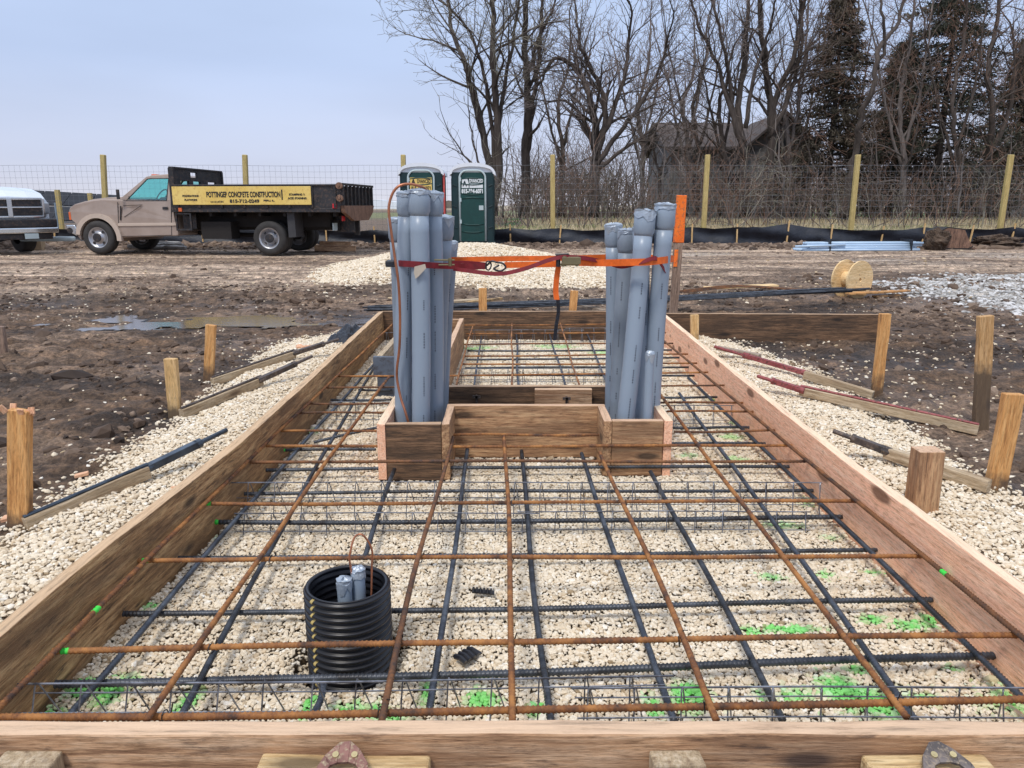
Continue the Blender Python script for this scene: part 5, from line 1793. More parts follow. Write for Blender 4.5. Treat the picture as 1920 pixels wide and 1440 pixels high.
# headboard with openings: built as bars and plates round the holes
mb = MB()
zt1 = zt_
mb.box(hx, hx + .06, bw0, bw1, hz - .26, hz - .19).box(hx, hx + .06, bw0, bw1, hz - .06, hz).box(hx, hx + .06, bw0, bw1, zt1, hz - .55)
mb.box(hx, hx + .06, bw0, bw0 + .32, hz - .19, hz - .06).box(hx, hx + .06, 1.05, bw1, hz - .19, hz - .06).box(hx, hx + .06, bw0 + .32, .72, hz - .19, hz - .06)
for a, b in ((bw0, .22), (.62, .82), (1.18, 1.55), (1.98, bw1)):
    mb.box(hx, hx + .06, a, b, hz - .55, hz - .26)
mb.box(hx - .03, hx + .09, bw0 - .01, bw0 + .06, zb_, hz + .01).box(hx - .03, hx + .09, bw1 - .06, bw1 + .01, zb_, hz + .01).box(hx - .02, hx + .08, bw0, bw1, hz, hz + .04)
mb.build('headboard', BLACKP, truck, .004)
# tailgate
tz1, tz0 = Z8(1280, 270)[1], Z8(1300, 600)[1]
tg = MB().box(bl1, bl1 + .04, bw0, bw1, zt_ + .04, ztop_ + .0)
for k in range(9):
    yy = bw0 + .04 + (bw1 - bw0 - .08) * k / 8
    tg.box(bl1 + .04, bl1 + .09, yy - .03, yy + .03, zt_ + .05, ztop_ + .02)
tg.box(bl1 + .03, bl1 + .1, bw0 - .02, bw1 + .02, ztop_ + .01, ztop_ + .06)
tg.build('tailgate', BLACKP, truck, .004)
MB().prism([(bw0, zt_ + .05), (bw1, zt_ + .05), (bw1 - .1, zt_ - .12), (bw1 - .5, zt_ - .30), (bw0 + .75, zt_ - .30), (bw0 + .05, zt_ - .10)], lambda a, b: (bl1 + .01, a, b), lambda a, b: (bl1 + .10, a, b)).build('rear_apron', RUSTP, truck, .005)
for zz in (ztop_ - .0, ztop_ - .27):
    MB().tube([(bl1 + .02, bw0 - .08, zz), (bl1 + .02, bw0 + .0, zz)], .075, 12).tube([(bl1 + .02, bw0 - .09, zz), (bl1 + .02, bw0 - .08, zz)], .03, 10).build('tailgate_latch', RUSTP, truck, .005)
q = Z8(1222, 552)
MB().box(q[0] - .05, q[0] + .05, bw0 - .02, bw0 - .0, q[1] - .05, q[1] + .05).build('marker_lamp', REDL, truck, .005)
q = Z7(1300, 497)
MB().box(q[0] - .04, q[0] + .04, bw0 - .03, bw0 - .0, q[1] - .04, q[1] + .04).build('marker_lamp', AMBER, truck, .005)
# step frame
q0, q1 = Z7(1236, 530), Z7(1412, 705)
mb = MB().ring([(q0[0], q0[1]), (q1[0], q0[1]), (q1[0], q1[1]), (q0[0], q1[1])], [(q0[0] + .04, q0[1] - .03), (q1[0] - .04, q0[1] - .03), (q1[0] - .04, q1[1] + .04), (q0[0] + .04, q1[1] + .04)], lambda a, b: (a, bw0 + .02, b), lambda a, b: (a, bw0 + .07, b))
mb.box(q0[0] + .03, q1[0] - .03, bw0 + .3, bw0 + .34, q1[1] + .03, q0[1])
mb.build('step_frame', BLACKP, truck, .004)
# chassis
ch = MB().box(Z7(200, 600)[0], bl1 - .3, .65, .78, .55, .78).box(Z7(200, 600)[0], bl1 - .3, 1.25, 1.38, .55, .78)
ch.box(Z7(480, 600)[0], Z7(900, 600)[0], .3, 1.7, .42, .75)
for k in range(7):
    X = bl0 + .2 + (bl1 - bl0 - .4) * k / 6
    ch.box(X, X + .06, bw0 + .1, bw1 - .1, zb_ - .09, zb_)
ch.box(bl0 + .1, bl1 - .45, .5, 1.5, .62, zb_)
ch.tube([(rc[0], .2, Rw), (rc[0], 1.9, Rw)], .09, 10).tube([(rc[0], 1.05, Rw), (rc[0], 1.06, Rw)], .18, 12).tube([(wc[0], .2, Rw), (wc[0], 1.9, Rw)], .07, 8)
ch.tube([(rc[0], 1.02, Rw), (wc[0] + .9, 1.02, .5)], .05, 8)
ch.box(Z7(1450, 600)[0], Z7(1750, 600)[0], .1, .55, .36, .75)
ch.build('chassis', UNDER, truck)
q = Z8(660, 640)
MB().prism([Z8(625, 628), Z8(712, 632), Z8(738, 925), Z8(650, 930)], lambda a, b: (a, .0, b), lambda a, b: (a, .5, b)).build('mud_flap', flat('mud_flap_rubber', (.05, .05, .055), .7), truck)
q = Z8(1000, 838, 1.0)
MB().box(bl1 - .35, bl1 - .33, .35, .7, .55, .72).build('licence_plate', LGREY, truck)
q0 = Z8(1385, 610)
MB().box(bl1 - .1, bl1 + .02, 1.2, 1.3, .42, zb_).box(bl1 - .4, bl1 + .02, .8, .9, .5, zb_).build('hitch_post', BLACKP, truck)
for k in (.2, 1.9):
    MB().box(bl1 - .08, bl1 - .05, k, k + .18, zb_ - .2, zb_ - .08).build('tail_lamp', REDL, truck, .01)

# ------------------------------------------------------------ white pickup, cut by the left edge
ph = R(38)
fx = Vector((math.cos(ph) * 0 + math.sin(R(52)), -math.cos(R(52)), 0))      # heading: to the right and towards the camera
fx = Vector((0.80, -0.60, 0)).normalized()
sx_ = Vector((0, 0, 1)).cross(fx)
p = dp(27, 465, 18.3)
WMW = Matrix(((fx.x, sx_.x, 0, p.x), (fx.y, sx_.y, 0, p.y), (0, 0, 1, 0.0), (0, 0, 0, 1)))
wt = thing('pickup_truck', 'white pickup with a chrome cross grille, cut off by the left edge of the picture', 'truck', mw=WMW)
hw = 0.92
prof_ = [(-6.0, .75), (-6.0, 1.35), (-4.3, 1.42), (-4.15, 2.0), (-3.4, 2.05), (-2.6, 1.62), (-.75, 1.56), (-.2, 1.46), (0.0, 1.32), (0.02, .75)]
vs = []
mb = MB()
NP = len(prof_)
secs = [(-hw, -.10), (-hw * .93, -.02), (-hw * .5, .01), (0, .03), (hw * .5, .01), (hw * .93, -.02), (hw, -.10)]
for yy, dz_ in secs:
    for X, Z in prof_:
        ins = (-.16 * (abs(yy) / hw) ** 3) if X > -.3 else 0
        vs.append((X + ins, yy * (1 - .12 * max(0, Z - 1.5)), Z + (dz_ if Z > 1.2 else 0)))
fs = []
for i in range(len(secs) - 1):
    for k in range(NP):
        k2 = (k + 1) % NP
        fs.append((i * NP + k, i * NP + k2, (i + 1) * NP + k2, (i + 1) * NP + k))
fs += [tuple(range(NP)), tuple((len(secs) - 1) * NP + k for k in range(NP))[::-1]]
mb.add(vs, fs).build('body', WPAINT, wt, .02, smooth=False)
MB().box(.0, .04, -.70, .70, .90, 1.30).build('grille', BLACKP, wt, .02)
gb_ = MB().box(.02, .07, -.75, .75, .86, .91).box(.02, .07, -.72, .72, 1.27, 1.33).box(.03, .08, -.055, .055, .88, 1.31).box(.03, .075, -.7, .7, 1.085, 1.12)
gb_.box(.02, .07, -.76, -.70, .88, 1.31).box(.02, .07, .70, .76, .88, 1.31)
gb_.build('grille_cross', CHROME, wt, .012)
for s_ in (-1, 1):
    MB().box(-.12, .0, *(sorted((s_ * .77, s_ * .9))), .95, 1.22).build('headlight', flat('headlight_glass', (.35, .38, .42), .1, .3), wt, .03)
MB().box(-.1, .14, -.97, .97, .64, .84).build('bumper_pad', BLACKP, wt, .03)
MB().box(-.1, .16, -.98, .98, .50, .64).build('bumper', CHROME, wt, .03)
MB().box(-.1, .1, -.85, .85, .36, .50).build('air_dam', BLACKP, wt, .02)
MB().box(.155, .165, .2, .5, .38, .50).build('licence_plate', LGREY, wt)
for cx__ in (-1.45, -5.0):
    for s_ in (-1, 1):
        o = wheel((0, 0), -.13, .50, .30, wt, SILVER)
        o.matrix_local = Matrix.Translation((cx__, s_ * .80, .50)) @ Matrix.Rotation(R(0 if s_ < 0 else 180), 4, 'Z')
MB().prism([(-4.1, 1.55), (-4.05, 1.94), (-3.4, 1.97), (-2.8, 1.6)], lambda a, b: (a, -hw * .95, b), lambda a, b: (a, hw * .95, b)).build('side_windows', TEAL, wt)
MB().prism([(-2.62, 1.62), (-3.35, 2.0), (-3.33, 2.03), (-2.6, 1.65)], lambda a, b: (a, -.8, b), lambda a, b: (a, .8, b)).build('windshield', TEAL, wt)

a, b = dp(67, 448, 19.2), dp(142, 448, 19.6)
o = beam('light_pipe', a - Vector((.4, 0, 0)), b, .12, .12, flat('pale_blue_pipe', (.45, .55, .6), .4), bevel=.04)
tag(o, 'pale blue pipe lying level between the white pickup and the flatbed truck', 'pipe')
p = dp(71, 446, 20.6)
tag(MB().box(-.12, .12, -.1, .1, 0, .27).build('cardboard_box', flat('kraft_cardboard', (.5, .36, .22), .8), None, .005), 'small tan carton behind the white pickup', 'box').location = (p.x, 20.6, gz(p.x, 20.6))
for i, (x0, x1, Y, zz, hh, wd, mt, lb) in enumerate(((240, 345, 20.4, .04, .10, .5, flat('grey_sacks', (.33, .32, .31), .8, scale=3), 'grey weathered sacks lying under the flatbed truck'),
                                                 (590, 665, 19.6, .02, .14, .3, W_FRONT, 'rusty brown timbers stacked behind the tail of the flatbed truck'))):
    a, b = dp(x0, 455, Y), dp(x1, 455, Y)
    n_ = 3
    for k in range(n_):
        if i == 0 or k < 2:
            o = beam('ground_sack' if i == 0 else 'timber', (a.x + .1 * k, Y + wd * k * .4, gz(a.x, Y) + hh * .5 + .02 + (.1 * k if i else .05 * k)), (b.x - .15 * k, Y + wd * k * .4 + .1, gz(b.x, Y) + hh * .5 + (.1 * k if i else .04 * k)), .2, hh, mt, bevel=.03 if i == 0 else .005, rough=.02 if i == 0 else .003)
            tag(o, lb, 'sack' if i == 0 else 'timber', 'sacks under the truck' if i == 0 else 'timbers behind the truck')

# ------------------------------------------------------------ portable toilets
def toilet(px, lb, yellow):
    Y = 21.2
    c = dp(px, 440, Y)
    z0 = gz(c.x, Y) - .02
    o = thing('portable_toilet', lb, 'portable toilet', (c.x, Y, z0), 'portable toilets behind the gravel heap')
    W = .565
    ho = 2.33
    zs = dp(px, 323, Y).z - z0
    zt0 = dp(px, 305, Y).z - z0
    body_ = MB().box(-W, W, 0, 1.12, .12, zs)
    body_.box(-W - .02, W + .02, -.02, 1.14, .0, .14)
    for s_ in (-1, 1):
        body_.box(min(s_ * W, s_ * (W + .015)), max(s_ * W, s_ * (W + .015)), .1, 1.0, .3, zs - .15)
        for zz in (.55, 1.1, 1.65):
            body_.bar((s_ * .54, -.012, zz), (s_ * .42, -.012, zz - .05), .02, .03)
        body_.box(min(s_ * .56, s_ * .535), max(s_ * .56, s_ * .535), -.02, 0, .12, zs)
    body_.build('cabin', GREEND, o, .012)
    n_ = 18
    arc = [(W * 1.09 * math.sin(R(-90 + 180 * k / n_)), zs - .08 + (zt0 - zs + .08) * math.cos(R(-90 + 180 * k / n_)) ** .75) for k in range(n_ + 1)]
    inn_ = [(a * .88, zs - .03 + (b - (zs - .08)) * .55) for a, b in arc]
    mb = MB()
    for i in range(n_):
        mb.prism([arc[i], arc[i + 1], inn_[i + 1], inn_[i]], lambda a, b: (a, -.05, b), lambda a, b: (a, 1.18, b))
    mb.prism([(a * .97, b - .01) for a, b in arc], lambda a, b: (a, .02, b), lambda a, b: (a, 1.1, b))
    mb.build('roof', WHITE, o)
    dw, dtop = .345, zs + .045
    fr = [(-dw, .16), (-dw, dtop - .22)] + [(-dw + .2 - .2 * math.cos(R(a)), dtop - .2 + .2 * math.sin(R(a))) for a in range(0, 91, 15)] + [(dw - .2 + .2 * math.sin(R(a)), dtop - .2 + .2 * math.cos(R(a))) for a in range(0, 91, 15)] + [(dw, dtop - .22), (dw, .16)]
    MB().tube([(a, -.035, b) for a, b in fr], .026, 8).build('door_frame', LGREY, o, smooth=True)
    d = MB().prism([(-dw + .02, .16), (dw - .02, .16), (dw - .02, dtop - .2), (dw - .12, dtop - .05), (-dw + .12, dtop - .05), (-dw + .02, dtop - .2)], lambda a, b: (a, -.03, b), lambda a, b: (a, .01, b)).build('door', GREEN, o)
    mb = MB()
    for zz, dd in ((.42, -.03), (.62, -.03), (1.28, .03), (1.42, -.03), (dtop - .22, .03), (dtop - .34, -.03)):
        mb.tube([(-.30, -.03, zz), (-.15, -.036, zz + dd * .7), (0, -.037, zz + dd), (.15, -.036, zz + dd * .7), (.30, -.03, zz)], .016, 6)
    mb.build('moulding', GREEN, d, smooth=True)
    mb = MB()
    for zz in (1.78, 1.25, .68):
        mb.box(-dw - .005, -dw + .045, -.06, -.03, zz - .05, zz + .05)
    mb.build('hinge', LGREY, d)
    MB().box(.17, .29, -.045, -.03, .98, 1.1).build('latch', LGREY, d, .005)

    def tt(s, x, z, sz, fit, mt, par, bold=.004):
        text('lettering', s, sz, mt, Matrix.Translation((x, -.044, z)) @ Matrix.Rotation(R(90), 4, 'X'), par, 'LEFT', .001, bold, fit)
    if yellow:
        s = MB().box(-.29, .29, -.04, -.03, 1.48, 1.83).build('sign', SIGNY, o)
        tt('A', -.25, 1.66, .19, .12, TBLACK, s, .008)
        tt('DVANCED', -.10, 1.69, .14, .36, TBLACK, s)
        tt('815-334-6071', -.26, 1.52, .12, .52, TBLACK, s)
        MB().box(W + .02, W + .07, .0, .06, .1, zs - .03).build('red_strap', PINKMET, o)
    else:
        s = MB().prism([(-.29, 1.56), (-.27, 1.80), (-.14, 1.82), (-.10, 1.68), (-.10, 1.56)], lambda a, b: (a, -.036, b), lambda a, b: (a, -.031, b)).build('sign', TWHITE, o)
        tt('A', -.26, 1.61, .19, .12, GREEND, s, .006)
        tt('DVANCED', -.09, 1.70, .13, .37, TWHITE, s, .005)
        MB().box(-.08, .28, -.036, -.031, 1.56, 1.67).build('sign_panel', TWHITE, s)
        tt('815-334-6071', -.29, 1.43, .14, .57, TWHITE, s, .008)
    return o


toilet(887, 'dark green portable toilet with white roof and white lettering, the one standing clear', False)
toilet(792, 'dark green portable toilet with a yellow sign, partly hidden by the left conduits', True)

# ------------------------------------------------------------ woven wire fence and silt fence
YW = 22.9
fe = thing('wire_fence', 'tall woven wire fence on yellow timber posts running behind the whole site', 'fence', (0, YW, 0))
xsP = [(-101, -101), (193, 199), (459, 464), (756, 758), (1036, 1037), (1327, 1318), (1609, 1594), (1896, 1872), (2170, 2140)]
posts = []
for a, b in xsP:
    t_ = dp(a, 290, YW)
    b_ = dp(b, 447, YW)
    pw = .135
    o = beam('post', (b_.x, 0, gz(b_.x, YW) - .2), (t_.x, 0, t_.z), pw, pw, W_POST, up=(0, 1, 0), bevel=.02, parent=None)
    o.matrix_world = Matrix.Translation((0, YW, 0)) @ o.matrix_world
    mw_ = o.matrix_world.copy()
    o.parent = fe
    o.matrix_local = Matrix.Translation((0, -YW, 0)) @ mw_
    posts.append((b_.x, t_.x, t_.z))
wm = MB()
x0, x1 = posts[0][0], posts[-1][0]
zz = [0.12 + .165 * k for k in range(14)]
for k, z_ in enumerate(zz):
    pts = [(x, .08 + .01 * math.sin(x), z_ + .012 * math.sin(x * 1.3 + k)) for x in np.linspace(x0, x1, 60)]
    wm.tube(pts, .0028 if k not in (0, 13) else .004, 3, caps=False)
X = x0
while X < x1:
    wm.tube([(X, .08, zz[0] - .05), (X, .08, zz[-1])], .0024, 3, caps=False)
    X += .16
kn = MB()
wm.build('woven_wire', GALV, fe)
del kn

sf = thing('silt_fence', 'low black silt fence on thin wooden stakes running along the back of the site', 'silt fence', (0, 22.55, 0))
xsS = [-1150, -960, -780, -590, -400, -200, -40, 100, 240, 380, 500, 612, 703, 825, 958, 1048, 1136, 1298, 1383, 1475, 1558, 1652, 1730, 1818, 1896, 1990, 2100]
sp = []
for k, px in enumerate(xsS):
    q = dp(px, 445, 22.5)
    lean = random.uniform(-.03, .06) + (.05 if px > 1400 else 0)
    h_ = random.uniform(.55, .68)
    g_ = gz(q.x, 22.5)
    o = beam('stake', (q.x, -.02, g_ - .2), (q.x + lean, -.02, g_ + h_), .04, .04, W_STAKEY, up=(0, 1, 0), bevel=.004)
    o.parent = fe if False else sf
    o.matrix_parent_inverse.identity()
    sp.append((q.x, g_ + h_ - .1))
N_ = 900
Xs = np.linspace(sp[0][0], sp[-1][0], N_)
top = np.interp(Xs, [a for a, b in sp], [b for a, b in sp])
dist = np.min(np.abs(Xs[:, None] - np.array([a for a, b in sp])[None, :]), 1)
top = top - .06 * np.clip(dist / .8, 0, 1) + .04 * (fbm(Xs * 2, Xs * 0, 3, 7) - .5)
rows = 7
bot = np.array([gz(x_, 22.55) for x_ in Xs[::9]])
bot = np.interp(Xs, Xs[::9], bot) - .05
Vv, Ff = [], []
for r_ in range(rows):
    t = r_ / (rows - 1)
    zf = bot + (top - bot) * t
    yf_ = .05 * np.sin(t * 6 + Xs * 1.7) + .10 * (fbm(Xs * 1.8, Xs * 0 + t * 4.5, 3, 13) - .5)
    Vv.append(np.stack([Xs, yf_, zf], 1))
Vv = np.concatenate(Vv)
ia = (np.arange(rows - 1)[:, None] * N_ + np.arange(N_ - 1)[None, :]).ravel()
SILT = rough_mat('black_silt_fabric', (0.008, 0.010, 0.016), (0.02, 0.024, 0.036), 3, 0.5, bs=.4, bd=.03)
np_mesh('fabric', Vv, np.stack([ia, ia + 1, ia + N_ + 1, ia + N_], 1), SILT, sf, True)

# ------------------------------------------------------------ things on the right and behind the form
a = dp(1490, 452, 20.4)
b = dp(1725, 450, 20.4)
cb = thing('conduit_bundle', 'pale blue bundle of long conduits lying by the silt fence', 'conduit bundle', (a.x, 20.4, 0))
PB = rough_mat('pale_blue_conduit', (0.38, 0.52, 0.68), (0.48, 0.62, 0.78), 2, .35)
rnd = random.Random(9)
for r_ in range(4):
    for c_2 in range(9 - r_):
        z_ = gz(a.x + 1, 20.4) + .03 + r_ * .055
        y_ = -.28 + c_2 * .066 + r_ * .033
        o0, o1 = rnd.uniform(0, .25) + (.2 if r_ else 0), (b.x - a.x) - rnd.uniform(0, .35)
        MB().tube([(o0, y_, z_), (o1, y_, z_ + .01)], .033, 8).build('pipe', PB, cb, smooth=True)
MB().tube([(-.1, -.35, .12 + gz(a.x, 20.4)), (1.2, -.3, .16 + gz(a.x, 20.4))], .03, 8).build('pipe', PB, cb, smooth=True)
for k in (.8, 2.9):
    MB().box(k, k + .03, -.33, .3, .0, .30 + gz(a.x, 20.4)).build('band', TARP, cb)

# digger bucket beside a lump of earth
bk = dp(1770, 452, 20.9)
bo = thing('digger_bucket', 'muddy rusty digger bucket lying by the silt fence at the right', 'bucket', (bk.x, 20.9, gz(bk.x, 20.9)))
pr_ = [(-.35, .05), (-.2, .0), (.5, .0), (.62, .06), (.5, .22), (.35, .50), (-.1, .55), (-.35, .42)]
MB().prism(pr_, lambda a, b: (a, -.3, b), lambda a, b: (a, -.26, b)).prism(pr_, lambda a, b: (a, .26, b), lambda a, b: (a, .3, b)).build('side_plate', RUSTP, bo, .01)
mb = MB()
for i in range(len(pr_) - 1):
    if i in (3, 4):
        continue
    (a1_, b1_), (a2_, b2_) = pr_[i], pr_[i + 1]
    mb.bar((a1_, 0, b1_), (a2_, 0, b2_), .6, .03, up=(0, 0, 1) if abs(a2_ - a1_) > .1 else (1, 0, 0))
mb.build('shell', flat('muddy_black_steel', (.03, .026, .024), .6), bo)
mb = MB()
for k in range(5):
    mb.bar((.5, -.24 + .12 * k, .02), (.74, -.24 + .12 * k, .0), .06, .03)
mb.build('teeth', RUSTP, bo)


def lump(name, c, s, mat, label, cat, seed, n_=26):
    vs, fs = [], []
    for i in range(n_ + 1):
        for j in range(n_):
            th, ph_ = math.pi * i / n_, 2 * math.pi * j / n_
            d = np.array([math.sin(th) * math.cos(ph_), math.sin(th) * math.sin(ph_), math.cos(th)])
            q = 1 + .5 * (float(fbm(np.array([d[0] * 2.5 + seed]), np.array([d[1] * 2.5 + d[2] * 3]), 4, seed)[0]) - .5) * 2
            vs.append((d[0] * q * s[0], d[1] * q * s[1], d[2] * q * s[2]))
    for i in range(n_):
        for j in range(n_):
            j2 = (j + 1) % n_
            fs.append((i * n_ + j, i * n_ + j2, (i + 1) * n_ + j2, (i + 1) * n_ + j))
    o = MB().add(vs, fs).build(name, mat, None, smooth=False)
    o.location = c
    return tag(o, label, cat)


EARTH = rough_mat('brown_earth', (0.03, 0.02, 0.014), (0.11, 0.072, 0.048), 6, .95, c3=(.18, .13, .09), bs=.8, bd=.05)
q = dp(1752, 452, 20.6)
lump('earth_clod', (q.x, 20.5, gz(q.x, 20.5) + .18), (.30, .28, .34), EARTH, 'big lump of root filled earth between the blue conduits and the digger bucket', 'earth lump', 3)
q = dp(1862, 452, 21)
lump('earth_clod', (q.x + .3, 21.3, gz(q.x, 21) + .08), (.6, .35, .20), EARTH, 'low heap of brown earth right of the digger bucket', 'earth heap', 6)

# cable reel
RY = 9.55
cr_ = at(1588, 562, 0)
RY = cr_.y
rr_ = 0.235
ct = dp(1597, 528, RY)
zf = gz(ct.x, RY)
reel = thing('cable_reel', 'empty plywood cable reel standing on its rims in the mud', 'cable reel', mw=Matrix.Translation((ct.x, RY, zf + rr_ - .01)) @ Matrix.Rotation(R(28), 4, 'Z'))


def disc(mb, y0, y1, r, hole, n_=48):
    o_ = [(r * math.cos(2 * math.pi * k / n_), r * math.sin(2 * math.pi * k / n_)) for k in range(n_)]
    i_ = [(hole * math.cos(2 * math.pi * k / n_), hole * math.sin(2 * math.pi * k / n_)) for k in range(n_)]
    mb.ring(o_, i_, lambda a, b: (a, y0, b), lambda a, b: (a, y1, b))


mb = MB()
disc(mb, -.12, -.10, rr_, .022)
o = mb.build('flange', W_REEL, reel, .002)
mb = MB()
for k in range(4):
    a = R(20 + 90 * k)
    mb.tube([(.07 * math.cos(a), -.123, .07 * math.sin(a)), (.07 * math.cos(a), -.12, .07 * math.sin(a))], .008, 8)
mb.build('bolt_heads', W_BRACE, o)
mb = MB()
disc(mb, .10, .12, rr_, .022)
mb.build('flange', W_REEL, reel, .002)
MB().tube([(0, -.099, 0), (0, .099, 0)], .09, 24).build('drum', W_REEL, reel)

# long bundle of bars resting behind the form, pallet, planks
rbn = thing('rebar_bundle', 'long black reinforcing bars bundled on the ground behind the far form board', 'rebar bundle', (0, 0, 0))
rnd = random.Random(12)
A0, A1 = at(836, 577, .12), at(1625, 545, .17)
A0 = A0 - (A1 - A0) * .12
for k in range(16):
    off = Vector((rnd.uniform(-.25, .1), rnd.uniform(-.10, .22), rnd.uniform(-.02, .045)))
    off2 = Vector((rnd.uniform(-.3, .05), rnd.uniform(-.05, .07), rnd.uniform(-.01, .03)))
    mid = (A0 + A1) / 2 + (off + off2) / 2 + Vector((0, 0, -.02))
    MB().tube(spline([A0 + off, mid, A1 + off2], 6), .0085, 6).build('bar', BLACKBAR if k % 4 else BLUEBAR, rbn, smooth=True)
for k in range(3):
    off = Vector((0, .25 + .1 * k, .02))
    MB().tube(spline([at(1290, 556, .08) + off, at(1400, 545, .12) + off, at(1530, 548, .06) + off * .4], 6), .008, 5).build('bar', RUST2, rbn, smooth=True)


def pallet(c, rz, label, nb=5, L=1.0, Wd=.8, z=.0):
    o = thing('pallet', label, 'pallet', mw=Matrix.Translation(c) @ Matrix.Rotation(rz, 4, 'Z'), group='pallets behind the form')
    for k in range(nb):
        x_ = -Wd / 2 + Wd * k / (nb - 1)
        beam('deck_board', (-L / 2, x_, .115), (L / 2, x_, .115), .09, .018, W_PALLET, parent=o)
    for k in (-1, 0, 1):
        beam('runner', (k * L * .46, -Wd / 2, .06), (k * L * .46, Wd / 2, .06), .04, .085, W_PALLET, parent=o)
    for k in (-1, 1):
        beam('bottom_board', (-L / 2, k * Wd * .48, .01), (L / 2, k * Wd * .48, .01), .09, .016, W_PALLET, parent=o)
    return o


p = at(1455, 572, 0.03)
pallet((p.x, p.y + .25, gz(p.x, p.y) + .01), R(6), 'grey pallet under the black bars near the cable reel', L=1.05)
p = at(1430, 549, .08)
o = beam('plank', (p.x - .6, p.y + .5, .09), (p.x + .35, p.y + .55, .12), .2, .02, W_REEL)
tag(o, 'pale thin plank under the bars left of the cable reel', 'plank')
for i, (a, b, lb) in enumerate((((1590, 551), (1702, 545), 'rusty orange plank sticking out right of the cable reel'), ((1640, 556), (1690, 553), 'short orange brown batten in the mud right of the cable reel'))):
    P_, Q_ = at(*a, .10 - .05 * i), at(*b, .10 - .05 * i)
    tag(beam('plank', P_, Q_, .09, .022, W_STAKE), lb, 'plank')
for i, (a, b, wdd, lb) in enumerate((((845, 566), (900, 562), .12, 'pale board scrap behind the far board next to the left conduits'), ((872, 568), (940, 560), .05, 'narrow board scrap behind the left rear stake'), ((1085, 572), (1135, 583), .1, 'grey timber lying by the leaning rear stake'))):
    P_, Q_ = at(*a, .05), at(*b, .05)
    tag(beam('board_scrap', P_, Q_, wdd, .03, (W_BRACE, W_STAKEY, W_PALLET)[i]), lb, 'board scrap')

# ------------------------------------------------------------ solar rack far left
sr_ = thing('solar_rack', 'long dark rack of solar panels seen from behind beyond the fence at the left', 'solar rack', (0, 0, 0))
PL = [dp(-220, 348, 24.5), dp(30, 357, 26.0), dp(225, 368, 30.0)]
PLb = [dp(-220, 382, 23.9), dp(30, 383, 25.6), dp(225, 385, 29.6)]
mb = MB()
fr = MB()
for i in range(2):
    for r0, r1 in ((0.0, .46), (.54, 1.0)):
        for k in range(4):
            t0, t1 = k / 4 + .004, (k + 1) / 4 - .004

            def pt(t, r):
                a = PL[i].lerp(PL[i + 1], t)
                b = PLb[i].lerp(PLb[i + 1], t) + Vector((0, -1.4, -.55))
                return a.lerp(b, r)
            c4 = [pt(t0, r0), pt(t1, r0), pt(t1, r1), pt(t0, r1)]
            mb.add(c4 + [c + Vector((0, .02, .04)) for c in c4], [(0, 1, 2, 3), (7, 6, 5, 4), (0, 4, 5, 1), (1, 5, 6, 2), (2, 6, 7, 3), (3, 7, 4, 0)])
            for j in range(5):
                a = pt(t0 + (t1 - t0) * j / 4, r0) + Vector((0, -.02, -.02))
                b = pt(t0 + (t1 - t0) * j / 4, r1) + Vector((0, -.02, -.02))
                fr.tube([a, b], .012, 4)
mb.build('panel', PANELM, sr_)
for r in (.0, .46, .54, 1.0):
    for i in range(2):
        fr.tube([pt(0, r) if False else (PL[i].lerp(PLb[i] + Vector((0, -1.4, -.55)), r) + Vector((0, -.03, -.03))), PL[i + 1].lerp(PLb[i + 1] + Vector((0, -1.4, -.55)), r) + Vector((0, -.03, -.03))], .02, 4)
fr.build('rail', flat('galvanised_steel', (.22, .23, .25), .5, .3), sr_)
for px in (-100, 31, 107, 168):
    t_ = dp(px, 356 if px < 150 else 362, 25.2 if px < 120 else 27)
    o = beam('post', (t_.x, t_.y, -.2), (t_.x, t_.y, t_.z), .12, .12, W_POST, up=(0, 1, 0))
    o.parent = sr_
for px in (103,):
    t_ = dp(px, 380, 26)
    MB().tube([(t_.x, 26, 0), (t_.x, 26, t_.z)], .04, 6).build('steel_leg', flat('steel_leg_blue', (.3, .38, .45), .4, .3), sr_)

# far greenhouses, fields on the horizon
fa = dp(655, 381, 260)
tag(MB().box(0, dp(755, 381, 260).x - fa.x, 0, 18, 0, 1.9).prism([(0, 1.9), (100, 1.9), (50, 3.0)], lambda a, b: (a * (dp(755, 381, 260).x - fa.x) / 100, 0, b), lambda a, b: (a * (dp(755, 381, 260).x - fa.x) / 100, 18, b)).build('far_shed', FARW), 'long low white shed on the horizon left of the portable toilets', 'shed').location = (fa.x, 260, 0)
fa = dp(838, 381, 300)
tag(MB().box(0, 9, 0, 10, 0, 1.5).prism([(0, 1.5), (9, 1.5), (4.5, 3)], lambda a, b: (a, 0, b), lambda a, b: (a, 10, b)).build('far_shed', flat('far_brown', (.2, .17, .14), .9)), 'tiny brown shed on the horizon between the two toilets', 'shed').location = (fa.x - 4, 300, 0)

# ------------------------------------------------------------ trees
trn = random.Random(21)


